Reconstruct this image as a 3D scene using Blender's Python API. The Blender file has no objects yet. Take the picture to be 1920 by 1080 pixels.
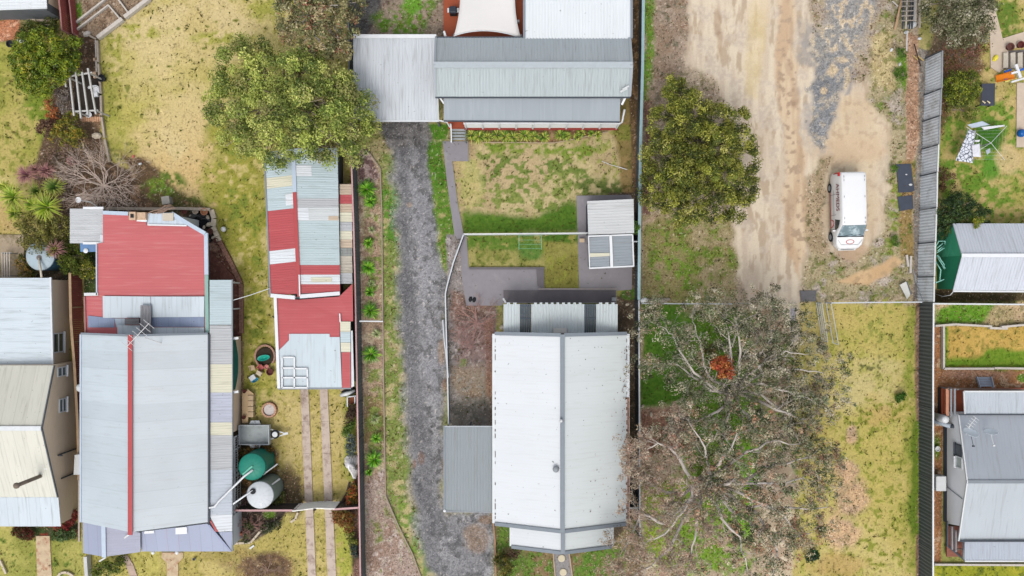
import bpy, math, random
import numpy as np
from mathutils import Vector, Matrix
random.seed(7)
R = math.radians
SC = bpy.context.scene
COL = SC.collection

# ---------------------------------------------------------------- camera, sky, sun, exposure
H = 56.0                      # height of the drone above the ground (m)
S = 26.0                      # photo pixels per metre on the ground
F = H * S
cam_d = bpy.data.cameras.new("camera")
cam = bpy.data.objects.new("camera", cam_d)
COL.objects.link(cam)
cam.location = (0, 0, H)
cam.rotation_euler = (0, 0, 0)
cam_d.sensor_width = 36
cam_d.lens = 36 * F / 1920
cam_d.clip_end = 3000
SC.camera = cam

W = bpy.data.worlds.new("World")
SC.world = W
W.use_nodes = True
nt = W.node_tree
bg = nt.nodes["Background"]
sky = nt.nodes.new("ShaderNodeTexSky")
sky.sky_type = 'NISHITA'
sky.sun_disc = False
sky.sun_elevation = R(62)
sky.sun_rotation = R(195)
sky.dust_density = 3.0
sky.air_density = 1.0
hs = nt.nodes.new("ShaderNodeHueSaturation")     # cloud cover: a paler sky
hs.inputs['Saturation'].default_value = 0.28
nt.links.new(sky.outputs[0], hs.inputs['Color'])
nt.links.new(hs.outputs[0], bg.inputs[0])
bg.inputs[1].default_value = 0.15

sun_d = bpy.data.lights.new("sun", 'SUN')
sun_d.energy = 0.7
sun_d.angle = R(24)
sun_d.color = (1.0, 0.96, 0.9)
sun = bpy.data.objects.new("sun", sun_d)
COL.objects.link(sun)
sun.location = (0, 0, 80)
# light from the bottom of the picture, a little from the left
sd = Vector((math.sin(R(195)) * math.cos(R(62)), math.cos(R(195)) * math.cos(R(62)), math.sin(R(62))))
sun.rotation_euler = sd.to_track_quat('Z', 'Y').to_euler()

SC.view_settings.view_transform = 'Standard'
SC.view_settings.look = 'None'
SC.view_settings.exposure = 0.85
SC.view_settings.gamma = 1
SC.view_settings.use_curve_mapping = False
SC.render.engine = 'CYCLES'
SC.cycles.max_bounces = 5
SC.cycles.diffuse_bounces = 1
SC.cycles.transparent_max_bounces = 8

ALB = 1.55     # how much brighter a lit flat surface shows than its albedo


def Q(px, py, z=0.0):
    s = F / (H - z)
    return Vector(((px - 960) / s, (540 - py) / s, z))


def lin(c):
    out = []
    for v in c[:3]:
        v = v / 255.0
        l = v / 12.92 if v <= 0.04045 else ((v + 0.055) / 1.055) ** 2.4
        out.append(min(0.8, l / ALB))
    return tuple(out)


# ---------------------------------------------------------------- materials
MATS = {}


def nmat(name):
    m = bpy.data.materials.new(name)
    m.use_nodes = True
    t = m.node_tree
    b = t.nodes["Principled BSDF"]
    return m, t, b


def mat(name, rgb, rough=0.75, var=0.12, scale=3.0, metal=0.0, bump=0.0, stretch=(1, 1, 1), dirt=None, dscale=1.2, dth=0.6, spec=0.25):
    """base colour with two octaves of real wear / stain variation"""
    if name in MATS:
        return MATS[name]
    m, t, b = nmat(name)
    b.inputs['Roughness'].default_value = rough
    b.inputs['Metallic'].default_value = metal
    b.inputs['Specular IOR Level'].default_value = spec
    c = lin(rgb)
    tc = t.nodes.new('ShaderNodeTexCoord')
    mp = t.nodes.new('ShaderNodeMapping')
    mp.inputs['Scale'].default_value = stretch
    t.links.new(tc.outputs['Object'], mp.inputs[0])
    n = t.nodes.new('ShaderNodeTexNoise')
    n.inputs['Scale'].default_value = scale
    n.inputs['Detail'].default_value = 7
    n.inputs['Roughness'].default_value = 0.65
    t.links.new(mp.outputs[0], n.inputs['Vector'])
    rp = t.nodes.new('ShaderNodeValToRGB')
    rp.color_ramp.elements[0].position = 0.3
    rp.color_ramp.elements[1].position = 0.7
    rp.color_ramp.elements[0].color = (*[x * (1 - var) for x in c], 1)
    rp.color_ramp.elements[1].color = (*[min(.85, x * (1 + var)) for x in c], 1)
    t.links.new(n.outputs['Fac'], rp.inputs[0])
    last = rp.outputs[0]
    if dirt:
        n2 = t.nodes.new('ShaderNodeTexNoise')
        n2.inputs['Scale'].default_value = dscale
        n2.inputs['Detail'].default_value = 8
        n2.inputs['Roughness'].default_value = 0.75
        t.links.new(mp.outputs[0], n2.inputs['Vector'])
        r2 = t.nodes.new('ShaderNodeValToRGB')
        r2.color_ramp.elements[0].position = dth
        r2.color_ramp.elements[1].position = min(1, dth + 0.14)
        t.links.new(n2.outputs['Fac'], r2.inputs[0])
        mx = t.nodes.new('ShaderNodeMixRGB')
        t.links.new(r2.outputs[0], mx.inputs[0])
        t.links.new(last, mx.inputs[1])
        mx.inputs[2].default_value = (*lin(dirt), 1)
        last = mx.outputs[0]
    t.links.new(last, b.inputs['Base Color'])
    if bump:
        bp = t.nodes.new('ShaderNodeBump')
        bp.inputs['Strength'].default_value = bump
        bp.inputs['Distance'].default_value = 0.03
        n3 = t.nodes.new('ShaderNodeTexNoise')
        n3.inputs['Scale'].default_value = 25
        n3.inputs['Detail'].default_value = 4
        t.links.new(tc.outputs['Object'], n3.inputs['Vector'])
        t.links.new(n3.outputs['Fac'], bp.inputs['Height'])
        t.links.new(bp.outputs[0], b.inputs['Normal'])
    MATS[name] = m
    return m


def roof(name, rgb, ax='x', sheet=0.82, sv=0.05, rib=0.0, rough=0.5, dirt=(120, 118, 110), damt=0.25, spots=0.25, var=0.04, lap=0.18, ribk=0.10):
    """metal sheeting: sheets laid side by side along `ax`, each weathered a little differently,
    streaks running down the sheet, lap lines, specks of dirt and rust"""
    if name in MATS:
        return MATS[name]
    m, t, b = nmat(name)
    b.inputs['Roughness'].default_value = rough
    b.inputs['Specular IOR Level'].default_value = 0.3
    N, L = t.nodes, t.links
    c = lin(rgb)
    tc = N.new('ShaderNodeTexCoord')
    sp = N.new('ShaderNodeSeparateXYZ')
    L.new(tc.outputs['Object'], sp.inputs[0])
    u = sp.outputs['X' if ax == 'x' else 'Y']

    def mth(op, a, bb=None):
        n = N.new('ShaderNodeMath')
        n.operation = op
        for i, v in enumerate((a, bb)):
            if v is None:
                continue
            if isinstance(v, (int, float)):
                n.inputs[i].default_value = v
            else:
                L.new(v, n.inputs[i])
        return n.outputs[0]
    us = mth('DIVIDE', u, sheet)
    fl = mth('FLOOR', us)
    wn = N.new('ShaderNodeTexWhiteNoise')
    wn.noise_dimensions = '1D'
    L.new(fl, wn.inputs['W'])
    mp = N.new('ShaderNodeMapping')
    mp.inputs['Scale'].default_value = (6, 0.5, 1) if ax == 'x' else (0.5, 6, 1)
    L.new(tc.outputs['Object'], mp.inputs[0])
    n1 = N.new('ShaderNodeTexNoise')
    n1.inputs['Scale'].default_value = 1.0
    n1.inputs['Detail'].default_value = 6
    L.new(mp.outputs[0], n1.inputs['Vector'])
    n2 = N.new('ShaderNodeTexNoise')
    n2.inputs['Scale'].default_value = 0.45
    n2.inputs['Detail'].default_value = 5
    L.new(tc.outputs['Object'], n2.inputs['Vector'])
    v = mth('MULTIPLY', mth('SUBTRACT', wn.outputs['Value'], 0.5), 2 * sv)
    v = mth('ADD', v, mth('MULTIPLY', mth('SUBTRACT', n1.outputs['Fac'], 0.5), 2.2 * var))
    v = mth('ADD', v, mth('MULTIPLY', mth('SUBTRACT', n2.outputs['Fac'], 0.5), 3.0 * var))
    fr = mth('FRACT', us)
    if lap:
        lp = mth('LESS_THAN', fr, 0.045)
        v = mth('SUBTRACT', v, mth('MULTIPLY', lp, lap))
    if rib:
        fr2 = mth('FRACT', mth('DIVIDE', u, rib))
        v = mth('SUBTRACT', v, mth('MULTIPLY', mth('LESS_THAN', fr2, 0.3), ribk))  # shading of the rib relief put into the colour as darker stripes
    v = mth('ADD', v, 1.0)
    vm = N.new('ShaderNodeVectorMath')
    vm.operation = 'SCALE'
    vm.inputs[0].default_value = c
    L.new(v, vm.inputs['Scale'])
    # dirt in soft streaks
    r1 = N.new('ShaderNodeValToRGB')
    r1.color_ramp.elements[0].position = 0.52
    r1.color_ramp.elements[1].position = 0.85
    r1.color_ramp.elements[1].color = (damt * 2, damt * 2, damt * 2, 1)
    L.new(n1.outputs['Fac'], r1.inputs[0])
    mx = N.new('ShaderNodeMixRGB')
    L.new(r1.outputs[0], mx.inputs[0])
    L.new(vm.outputs[0], mx.inputs[1])
    mx.inputs[2].default_value = (*lin(dirt), 1)
    # specks
    n3 = N.new('ShaderNodeTexNoise')
    n3.inputs['Scale'].default_value = 5.0
    n3.inputs['Detail'].default_value = 3
    L.new(tc.outputs['Object'], n3.inputs['Vector'])
    r3 = N.new('ShaderNodeValToRGB')
    r3.color_ramp.elements[0].position = 0.70
    r3.color_ramp.elements[1].position = 0.74
    r3.color_ramp.elements[1].color = (spots * 2, spots * 2, spots * 2, 1)
    L.new(n3.outputs['Fac'], r3.inputs[0])
    mx2 = N.new('ShaderNodeMixRGB')
    L.new(r3.outputs[0], mx2.inputs[0])
    L.new(mx.outputs[0], mx2.inputs[1])
    mx2.inputs[2].default_value = (*lin((95, 90, 80)), 1)
    L.new(mx2.outputs[0], b.inputs['Base Color'])
    MATS[name] = m
    return m


def vcol_mat(name, rough=0.9, fine=0.25, fscale=14.0, trans=0.0, bump=0.3, vor=0.0, spec=0.15):
    """colour comes from the mesh colour attribute, broken up by fine procedural grain"""
    m, t, b = nmat(name)
    N, L = t.nodes, t.links
    b.inputs['Roughness'].default_value = rough
    b.inputs['Specular IOR Level'].default_value = spec
    at = N.new('ShaderNodeAttribute')
    at.attribute_name = 'Col'
    last = at.outputs['Color']
    if fine:
        tc = N.new('ShaderNodeTexCoord')
        n = N.new('ShaderNodeTexNoise')
        n.inputs['Scale'].default_value = fscale
        n.inputs['Detail'].default_value = 5
        n.inputs['Roughness'].default_value = 0.8
        L.new(tc.outputs['Object'], n.inputs['Vector'])
        mr = N.new('ShaderNodeMapRange')
        mr.inputs['From Min'].default_value = 0.3
        mr.inputs['From Max'].default_value = 0.7
        mr.inputs['To Min'].default_value = 1 - fine
        mr.inputs['To Max'].default_value = 1 + fine
        L.new(n.outputs['Fac'], mr.inputs['Value'])
        vm = N.new('ShaderNodeVectorMath')
        vm.operation = 'SCALE'
        L.new(last, vm.inputs[0])
        L.new(mr.outputs[0], vm.inputs['Scale'])
        last = vm.outputs[0]
        if vor:
            v = N.new('ShaderNodeTexVoronoi')
            v.inputs['Scale'].default_value = 11
            L.new(tc.outputs['Object'], v.inputs['Vector'])
            bw = N.new('ShaderNodeSeparateXYZ')
            L.new(v.outputs['Color'], bw.inputs[0])
            mr2 = N.new('ShaderNodeMapRange')
            mr2.inputs['To Min'].default_value = 1 - vor
            mr2.inputs['To Max'].default_value = 1 + vor
            L.new(bw.outputs[0], mr2.inputs['Value'])
            v2 = N.new('ShaderNodeVectorMath')
            v2.operation = 'SCALE'
            L.new(last, v2.inputs[0])
            L.new(mr2.outputs[0], v2.inputs['Scale'])
            last = v2.outputs[0]
        if bump:
            bp = N.new('ShaderNodeBump')
            bp.inputs['Strength'].default_value = bump
            bp.inputs['Distance'].default_value = 0.05
            L.new(n.outputs['Fac'], bp.inputs['Height'])
            L.new(bp.outputs[0], b.inputs['Normal'])
    L.new(last, b.inputs['Base Color'])
    if trans:
        tr = N.new('ShaderNodeBsdfTranslucent')
        L.new(last, tr.inputs['Color'])
        ms = N.new('ShaderNodeMixShader')
        ms.inputs[0].default_value = trans
        L.new(b.outputs[0], ms.inputs[1])
        L.new(tr.outputs[0], ms.inputs[2])
        L.new(ms.outputs[0], N['Material Output'].inputs['Surface'])
    return m


# ---------------------------------------------------------------- things and parts
ORG = {}


def thing(name, label, cat, loc, group=None):
    o = bpy.data.objects.new(name, None)
    o.empty_display_size = 0.5
    COL.objects.link(o)
    o.location = loc
    o['label'] = label
    o['category'] = cat
    if group:
        o['group'] = group
    ORG[o] = Vector(loc)
    return o


def link_mesh(name, me, m, parent=None):
    o = bpy.data.objects.new(name, me)
    COL.objects.link(o)
    if m:
        me.materials.append(m)
    if parent is not None:
        o.parent = parent
        ORG[o] = ORG.get(parent, Vector((0, 0, 0)))
    return o


def tag(o, label, cat, group=None):
    o['label'] = label
    o['category'] = cat
    if group:
        o['group'] = group
    return o


class MB:
    def __init__(s):
        s.v = []
        s.f = []
        s.sm = False

    def add(s, vs, fs):
        k = len(s.v)
        s.v += [Vector(v) for v in vs]
        s.f += [tuple(i + k for i in f) for f in fs]
        return s

    def box(s, c, d, rz=0.0, M=None):
        x, y, z = d[0] / 2, d[1] / 2, d[2] / 2
        vs = [Vector((a * x, b * y, e * z)) for a in (-1, 1) for b in (-1, 1) for e in (-1, 1)]
        rot = Matrix.Rotation(rz, 3, 'Z') if M is None else M
        vs = [rot @ v + Vector(c) for v in vs]
        return s.add(vs, [(0, 1, 3, 2), (4, 6, 7, 5), (0, 4, 5, 1), (2, 3, 7, 6), (0, 2, 6, 4), (1, 5, 7, 3)])

    def bar(s, a, b, w, h):
        """rectangular bar from a to b, w across (horizontal), h up"""
        a, b = Vector(a), Vector(b)
        d = (b - a)
        L = d.length
        d.normalize()
        side = Vector((-d.y, d.x, 0))
        side = Vector((1, 0, 0)) if side.length < 1e-4 else side.normalized()
        up = d.cross(side)
        if up.z < 0:
            up = -up
        vs = []
        for p in (a, b):
            for i, j in ((-1, -1), (1, -1), (1, 1), (-1, 1)):
                vs.append(p + side * (i * w / 2) + up * (j * h / 2))
        return s.add(vs, [(0, 1, 2, 3), (7, 6, 5, 4), (0, 4, 5, 1), (1, 5, 6, 2), (2, 6, 7, 3), (3, 7, 4, 0)])

    def prism(s, pts, z0, z1):
        n = len(pts)
        vs = [Vector((p[0], p[1], z0)) for p in pts] + [Vector((p[0], p[1], z1)) for p in pts]
        fs = [tuple(range(n - 1, -1, -1)), tuple(range(n, 2 * n))]
        fs += [(i, (i + 1) % n, n + (i + 1) % n, n + i) for i in range(n)]
        return s.add(vs, fs)

    def slab(s, pts, th=0.05):
        """sheet following 3D corners, with thickness downwards"""
        n = len(pts)
        vs = [Vector(p) for p in pts] + [Vector(p) - Vector((0, 0, th)) for p in pts]
        fs = [tuple(range(n)), tuple(range(2 * n - 1, n - 1, -1))]
        fs += [(i, n + i, n + (i + 1) % n, (i + 1) % n) for i in range(n)]
        return s.add(vs, fs)

    def tube(s, pts, r, n=6, cap=True):
        pts = [Vector(p) for p in pts]
        rs = r if isinstance(r, (list, tuple)) else [r] * len(pts)
        k = len(s.v)
        for i, p in enumerate(pts):
            d = (pts[min(i + 1, len(pts) - 1)] - pts[max(i - 1, 0)])
            if d.length < 1e-6:
                d = Vector((0, 0, 1))
            d.normalize()
            a = d.orthogonal().normalized() if abs(d.z) > 0.9 else Vector((0, 0, 1)).cross(d).normalized()
            b = d.cross(a)
            for j in range(n):
                t = 2 * math.pi * j / n
                s.v.append(p + (a * math.cos(t) + b * math.sin(t)) * rs[i])
        for i in range(len(pts) - 1):
            for j in range(n):
                j2 = (j + 1) % n
                s.f.append((k + i * n + j, k + i * n + j2, k + (i + 1) * n + j2, k + (i + 1) * n + j))
        if cap:
            s.f.append(tuple(k + j for j in range(n - 1, -1, -1)))
            s.f.append(tuple(k + (len(pts) - 1) * n + j for j in range(n)))
        return s

    def lathe(s, c, prof, n=24, M=None):
        k = len(s.v)
        c = Vector(c)
        for (r, z) in prof:
            for j in range(n):
                t = 2 * math.pi * j / n
                v = Vector((r * math.cos(t), r * math.sin(t), z))
                if M is not None:
                    v = M @ v
                s.v.append(c + v)
        for i in range(len(prof) - 1):
            for j in range(n):
                j2 = (j + 1) % n
                s.f.append((k + i * n + j, k + i * n + j2, k + (i + 1) * n + j2, k + (i + 1) * n + j))
        s.f.append(tuple(k + j for j in range(n - 1, -1, -1)))
        s.f.append(tuple(k + (len(prof) - 1) * n + j for j in range(n)))
        return s

    def ribs(s, a, b, c, d, pitch=0.2, amp=0.02, th=0.05):
        """ribbed sheet: ribs run a->d (b->c); repeated along a->b"""
        a, b, c, d = map(Vector, (a, b, c, d))
        L = max((b - a).length, (c - d).length)
        n = max(1, int(round(L / pitch)))
        nrm = (b - a).cross(d - a).normalized()
        if nrm.z < 0:
            nrm = -nrm
        prof = [(0.0, 0), (0.12, 1), (0.38, 1), (0.5, 0)]
        us = []
        for i in range(n):
            for (f, h) in prof:
                us.append(((i + f) / n, h * amp))
        us.append((1.0, 0))
        k = len(s.v)
        m = len(us)
        for (u, h) in us:
            s.v.append(a.lerp(b, u) + nrm * h)
        for (u, h) in us:
            s.v.append(d.lerp(c, u) + nrm * h)
        for (u, h) in us:
            s.v.append(a.lerp(b, u) - nrm * th)
        for (u, h) in us:
            s.v.append(d.lerp(c, u) - nrm * th)
        for i in range(m - 1):
            s.f.append((k + i, k + i + 1, k + m + i + 1, k + m + i))
            s.f.append((k + 2 * m + i, k + 3 * m + i, k + 3 * m + i + 1, k + 2 * m + i + 1))
            s.f.append((k + i, k + 2 * m + i, k + 2 * m + i + 1, k + i + 1))
            s.f.append((k + m + i, k + m + i + 1, k + 3 * m + i + 1, k + 3 * m + i))
        s.f.append((k, k + m, k + 3 * m, k + 2 * m))
        s.f.append((k + m - 1, k + 3 * m - 1, k + 4 * m - 1, k + 2 * m - 1))
        return s

    def build(s, name, m, parent=None, smooth=False, bevel=0.0):
        off = ORG.get(parent, Vector((0, 0, 0))) if parent is not None else Vector((0, 0, 0))
        me = bpy.data.meshes.new(name)
        me.from_pydata([tuple(v - off) for v in s.v], [], s.f)
        me.update()
        if smooth:
            me.polygons.foreach_set('use_smooth', [True] * len(me.polygons))
        o = link_mesh(name, me, m, parent)
        if bevel:
            bm = o.modifiers.new('bevel', 'BEVEL')
            bm.width = bevel
            bm.segments = 2
            bm.limit_method = 'ANGLE'
        return o


def lone(mb, name, m, label, cat, group=None, **k):
    """a thing that is one mesh, origin moved to its own base"""
    xs = [v.x for v in mb.v]; ys = [v.y for v in mb.v]; zs = [v.z for v in mb.v]
    c = Vector(((min(xs) + max(xs)) / 2, (min(ys) + max(ys)) / 2, min(zs)))
    for v in mb.v:
        v -= c
    o = mb.build(name, m, None, **k)
    o.location = c
    return tag(o, label, cat, group)


def struct(o):
    o['kind'] = 'structure'
    return o


# fast mesh from numpy arrays (faces all the same size) with a colour attribute
def np_mesh(name, V, Fc, C, m, parent=None, percorner=False):
    off = ORG.get(parent, Vector((0, 0, 0))) if parent is not None else Vector((0, 0, 0))
    V = np.asarray(V, dtype=np.float32) - np.array(off, dtype=np.float32)
    Fc = np.asarray(Fc, dtype=np.int32)
    me = bpy.data.meshes.new(name)
    me.vertices.add(len(V))
    me.vertices.foreach_set('co', V.ravel())
    me.loops.add(Fc.size)
    me.loops.foreach_set('vertex_index', Fc.ravel())
    me.polygons.add(len(Fc))
    me.polygons.foreach_set('loop_start', np.arange(0, Fc.size, Fc.shape[1], dtype=np.int32))
    me.polygons.foreach_set('loop_total', np.full(len(Fc), Fc.shape[1], dtype=np.int32))
    ca = me.color_attributes.new('Col', 'FLOAT_COLOR', 'POINT')
    C4 = np.ones((len(V), 4), dtype=np.float32)
    C4[:, :3] = C
    ca.data.foreach_set('color', C4.ravel())
    me.update(calc_edges=True)
    return link_mesh(name, me, m, parent)


def nlin(c):
    return np.array(lin(c), dtype=np.float32)

# ================================================================ THE GROUND
rng = np.random.default_rng(11)


def vnoise(X, Y, sc, seed):
    """smooth value noise, feature size sc metres, 0..1"""
    x = X / sc; y = Y / sc
    xi = np.floor(x).astype(np.int64); yi = np.floor(y).astype(np.int64)
    fx = x - xi; fy = y - yi
    fx = fx * fx * (3 - 2 * fx); fy = fy * fy * (3 - 2 * fy)

    def h(a, b):
        n = (a * 374761393 + b * 668265263 + seed * 1442695041) & 0x7fffffff
        n = ((n ^ (n >> 13)) * 1274126177) & 0x7fffffff
        n = (n ^ (n >> 16)) & 0xffff
        return n / 65535.0
    return ((h(xi, yi) * (1 - fx) + h(xi + 1, yi) * fx) * (1 - fy) + (h(xi, yi + 1) * (1 - fx) + h(xi + 1, yi + 1) * fx) * fy)


def fbm(X, Y, sc, seed, o=4, g=0.55):
    t = 0; a = 1; s = 0
    for i in range(o):
        t = t + a * vnoise(X, Y, sc / 2 ** i, seed + i * 17)
        s += a
        a *= g
    return t / s


def sm(x, a, b):
    t = np.clip((x - a) / (b - a), 0, 1)
    return t * t * (3 - 2 * t)


GX0, GX1, GY0, GY1, GD = -44.0, 44.0, -28.0, 28.0, 0.075
gx = np.arange(GX0, GX1 + .001, GD); gy = np.arange(GY0, GY1 + .001, GD)
NX, NY = len(gx), len(gy)
X, Y = np.meshgrid(gx, gy)
PX = X * S + 960; PY = 540 - Y * S          # photo pixel of each ground point
wx = (fbm(X, Y, 1.6, 5, 4) - .5); wy = (fbm(X, Y, 1.6, 55, 4) - .5)
nA = fbm(X, Y, 3.5, 1); nB = fbm(X, Y, 1.1, 2); nC = fbm(X, Y, .35, 3, 3); nD = vnoise(X, Y, .16, 4); nE = vnoise(X, Y, .11, 9)
nF = fbm(X, Y, 7, 77, 3)
COLR = np.zeros((NY, NX, 3), dtype=np.float32)
ZONE = np.zeros((NY, NX), dtype=np.int8)
ZN = ['ground', 'lawn', 'gravel_driveway', 'dirt_track', 'garden_soil', 'weedy_ground']


def pmask(poly, soft=6, warp=14):
    """soft mask of a photo-pixel polygon with ragged edge"""
    poly = np.array(poly, float)
    x0, y0 = poly.min(0) - 40; x1, y1 = poly.max(0) + 40
    i0 = max(0, int((x0 - 960) / S / GD - GX0 / GD)); i1 = min(NX, int((x1 - 960) / S / GD - GX0 / GD) + 2)
    j0 = max(0, int((540 - y1) / S / GD - GY0 / GD)); j1 = min(NY, int((540 - y0) / S / GD - GY0 / GD) + 2)
    M = np.zeros((NY, NX), dtype=np.float32)
    if i1 <= i0 or j1 <= j0:
        return M
    sl = (slice(j0, j1), slice(i0, i1))
    x = PX[sl] + wx[sl] * warp * 2; y = PY[sl] + wy[sl] * warp * 2
    ins = np.zeros(x.shape, bool); dist = np.full(x.shape, 1e9)
    n = len(poly)
    for k in range(n):
        ax, ay = poly[k]; bx, by = poly[(k + 1) % n]
        dx, dy = bx - ax, by - ay
        t = np.clip(((x - ax) * dx + (y - ay) * dy) / (dx * dx + dy * dy + 1e-9), 0, 1)
        dist = np.minimum(dist, np.hypot(x - ax - t * dx, y - ay - t * dy))
        if ay != by:
            c = ((ay > y) != (by > y)) & (x < (bx - ax) * (y - ay) / (by - ay) + ax)
            ins ^= c
    sd_ = np.where(ins, dist, -dist)
    M[sl] = sm(sd_, -soft, soft)
    return M


def emask(cx, cy, rx, ry, warp=.5, soft=.35):
    d = np.hypot((PX - cx) / rx, (PY - cy) / ry) + (nB - .5) * 2 * warp
    return 1 - sm(d, 1 - soft, 1 + soft)


def paint(M, cA, cB=None, cC=None, zone=None, th=.5, w=.12, cth=.62, n1=None, n2=None, amt=1.0):
    if isinstance(cC, str):
        cC, zone = None, cC
    n1 = nA * .55 + nB * .45 if n1 is None else n1
    n2 = nC if n2 is None else n2
    c = np.broadcast_to(nlin(cA), COLR.shape).copy()
    if cB is not None:
        c += (nlin(cB) - c) * sm(n1, th - w, th + w)[..., None]
    if cC is not None:
        c += (nlin(cC) - c) * sm(n2, cth - .05, cth + .07)[..., None]
    COLR[...] = COLR * (1 - M[..., None] * amt) + c * (M[..., None] * amt)
    if zone is not None:
        ZONE[M > .5] = ZN.index(zone)


def green(M, dens=.5, c1=(95, 125, 45), c2=(140, 155, 65), sz=None, w=.08):
    """speckled green growth, denser where dens is higher"""
    n = (nC * .6 + nB * .4) if sz is None else sz
    k = sm(n, 1 - dens - w, 1 - dens + w) * M
    c = nlin(c1) + (nlin(c2) - nlin(c1)) * nD[..., None]
    COLR[...] = COLR * (1 - k[..., None]) + c * k[..., None]


ones = np.ones((NY, NX), dtype=np.float32)
TAN, TAN2, YEL, GRN, SAND = (206, 184, 136), (190, 165, 120), (200, 186, 98), (150, 158, 70), (217, 198, 168)
paint(ones, (196, 180, 120), (165, 162, 88), (140, 145, 75), 'lawn')
# -- left yards
L = pmask([(-80, -80), (672, -80), (682, 1160), (-80, 1160)], 3, 0)
paint(L, (216, 196, 128), (199, 186, 100), (184, 172, 88), 'lawn', n1=nF * .5 + nA * .5, cth=.6)
paint(emask(350, 55, 130, 70, .5), (226, 202, 150), (214, 190, 128), amt=.75)
paint(emask(345, 290, 85, 130, .6), (226, 198, 140), (230, 206, 152), amt=.9)
paint(emask(350, 350, 60, 70, .6), (226, 190, 128), (218, 186, 128), amt=.7)
paint(emask(320, 130, 90, 90, .7), (222, 200, 140), (212, 190, 124), amt=.6)
for e in ((205, 130, 22, 90), (212, 240, 20, 60), (250, 60, 60, 14), (420, 70, 60, 14), (400, 380, 30, 80), (500, 20, 40, 20)):
    green(emask(*e, .5), .55, (160, 160, 70), (190, 182, 88))
green(pmask([(395, 200), (495, 300), (500, 560), (520, 740), (450, 740), (455, 540), (400, 420)], 18, 26), .62, (152, 152, 58), (182, 172, 76))
green(pmask([(395, 240), (480, 300), (500, 520), (450, 480), (420, 360)], 14, 26), .42, (120, 138, 50), (150, 158, 64))
green(emask(480, 600, 22, 60, .6), .5, (110, 122, 48), (140, 145, 55))
paint(pmask([(455, 735), (660, 735), (664, 950), (560, 950), (480, 840)], 12, 14), (210, 188, 124), (198, 178, 106), (182, 166, 90))
green(pmask([(640, 735), (668, 735), (668, 900), (650, 900)], 8, 10), .6, (150, 160, 66), (178, 176, 82))
green(emask(470, 740, 60, 30, .6), .5, (140, 145, 60), (165, 160, 70))
paint(pmask([(440, 1000), (675, 950), (678, 1160), (300, 1160), (300, 1035)], 12, 10), (206, 186, 116), (194, 176, 100), (178, 164, 86), 'lawn')
green(emask(650, 1030, 22, 60, .4), .6, (165, 170, 70), (190, 186, 84))
paint(emask(495, 1065, 62, 30, .6), (128, 102, 76), (108, 86, 66), (150, 125, 90), 'garden_soil')
paint(emask(420, 1040, 40, 14, .8), (168, 150, 84), None, amt=.6)
paint(emask(545, 925, 26, 42, .6), (104, 90, 62), (82, 70, 52), None, 'garden_soil')
for k in range(46):                          # small worn and weedy spots of the big lawn
    x, y = rng.uniform(200, 470), rng.uniform(30, 330)
    green(emask(x, y, rng.uniform(2, 6), rng.uniform(2, 5), .9), .62, (126, 130, 58), (150, 146, 70))
# far left yard
paint(pmask([(-80, 85), (40, 88), (95, 180), (90, 300), (60, 330), (-80, 330)], 8, 10), (196, 178, 104), (170, 166, 76), (150, 150, 66), 'lawn')
green(pmask([(60, 130), (98, 190), (80, 270), (40, 200)], 10, 12), .6, (110, 135, 40), (145, 155, 55))
paint(pmask([(-80, 360), (60, 380), (60, 435), (-80, 440)], 8, 8), (206, 176, 116), (188, 166, 96), None, 'lawn')
paint(pmask([(-80, 985), (155, 1005), (155, 1160), (-80, 1160)], 4, 6), (186, 178, 96), (158, 158, 74), (114, 132, 52), 'lawn', cth=.66)
paint(pmask([(20, 985), (150, 975), (150, 1010), (95, 1012), (30, 1008)], 6, 10), (80, 74, 52), (60, 80, 40), (140, 60, 50), 'garden_soil')
paint(pmask([(-80, 22), (45, 22), (110, 40), (110, 60), (40, 80), (-80, 85)], 6, 8), (96, 104, 52), (70, 84, 40), (130, 120, 80), 'garden_soil')
paint(pmask([(-10, 35), (40, 30), (42, 72), (-10, 80)], 3, 8), (206, 142, 106), (180, 118, 86), (225, 172, 140))
# garden beds, top left
paint(pmask([(132, -80), (300, -80), (283, 0), (182, 74), (135, 62)], 2, 0), (158, 136, 114), (140, 120, 98), (122, 100, 80), 'garden_soil')
green(emask(143, 25, 10, 26, .4), .7, (80, 125, 35), (120, 150, 50))
paint(pmask([(134, 60), (181, 74), (190, 230), (202, 300), (285, 340), (395, 395), (395, 450), (120, 450), (60, 330), (95, 200), (100, 120)], 4, 6), (92, 74, 58), (112, 92, 72), (140, 112, 88), 'garden_soil')
green(emask(305, 345, 34, 22, .6), .6, (90, 115, 42), (120, 135, 50))
green(emask(355, 378, 30, 12, .8), .6, (90, 110, 42), (120, 135, 50))
paint(pmask([(225, 288), (270, 295), (320, 345), (395, 395), (300, 395), (250, 340)], 8, 16), (104, 84, 62), (88, 90, 48), (150, 124, 90), 'garden_soil')
green(emask(300, 352, 30, 22, .6), .55, (90, 120, 42), (120, 140, 50))
paint(pmask([(385, 385), (408, 430), (455, 525), (455, 640), (435, 640), (380, 440)], 2, 4), (96, 62, 54), (118, 80, 68), (150, 118, 100), 'garden_soil')
paint(pmask([(355, 393), (398, 395), (412, 455), (390, 455), (372, 430)], 2, 3), (44, 42, 40), (70, 62, 54), (160, 140, 118), 'garden_soil')
paint(pmask([(0, 440), (70, 440), (150, 470), (156, 600), (125, 600), (100, 525), (0, 525)], 3, 4), (80, 74, 58), (60, 66, 42), (120, 104, 84), 'garden_soil')
paint(pmask([(156, 468), (185, 465), (185, 560), (156, 560)], 2, 4), (60, 76, 40), (80, 96, 46), (44, 44, 34), 'garden_soil')
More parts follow.
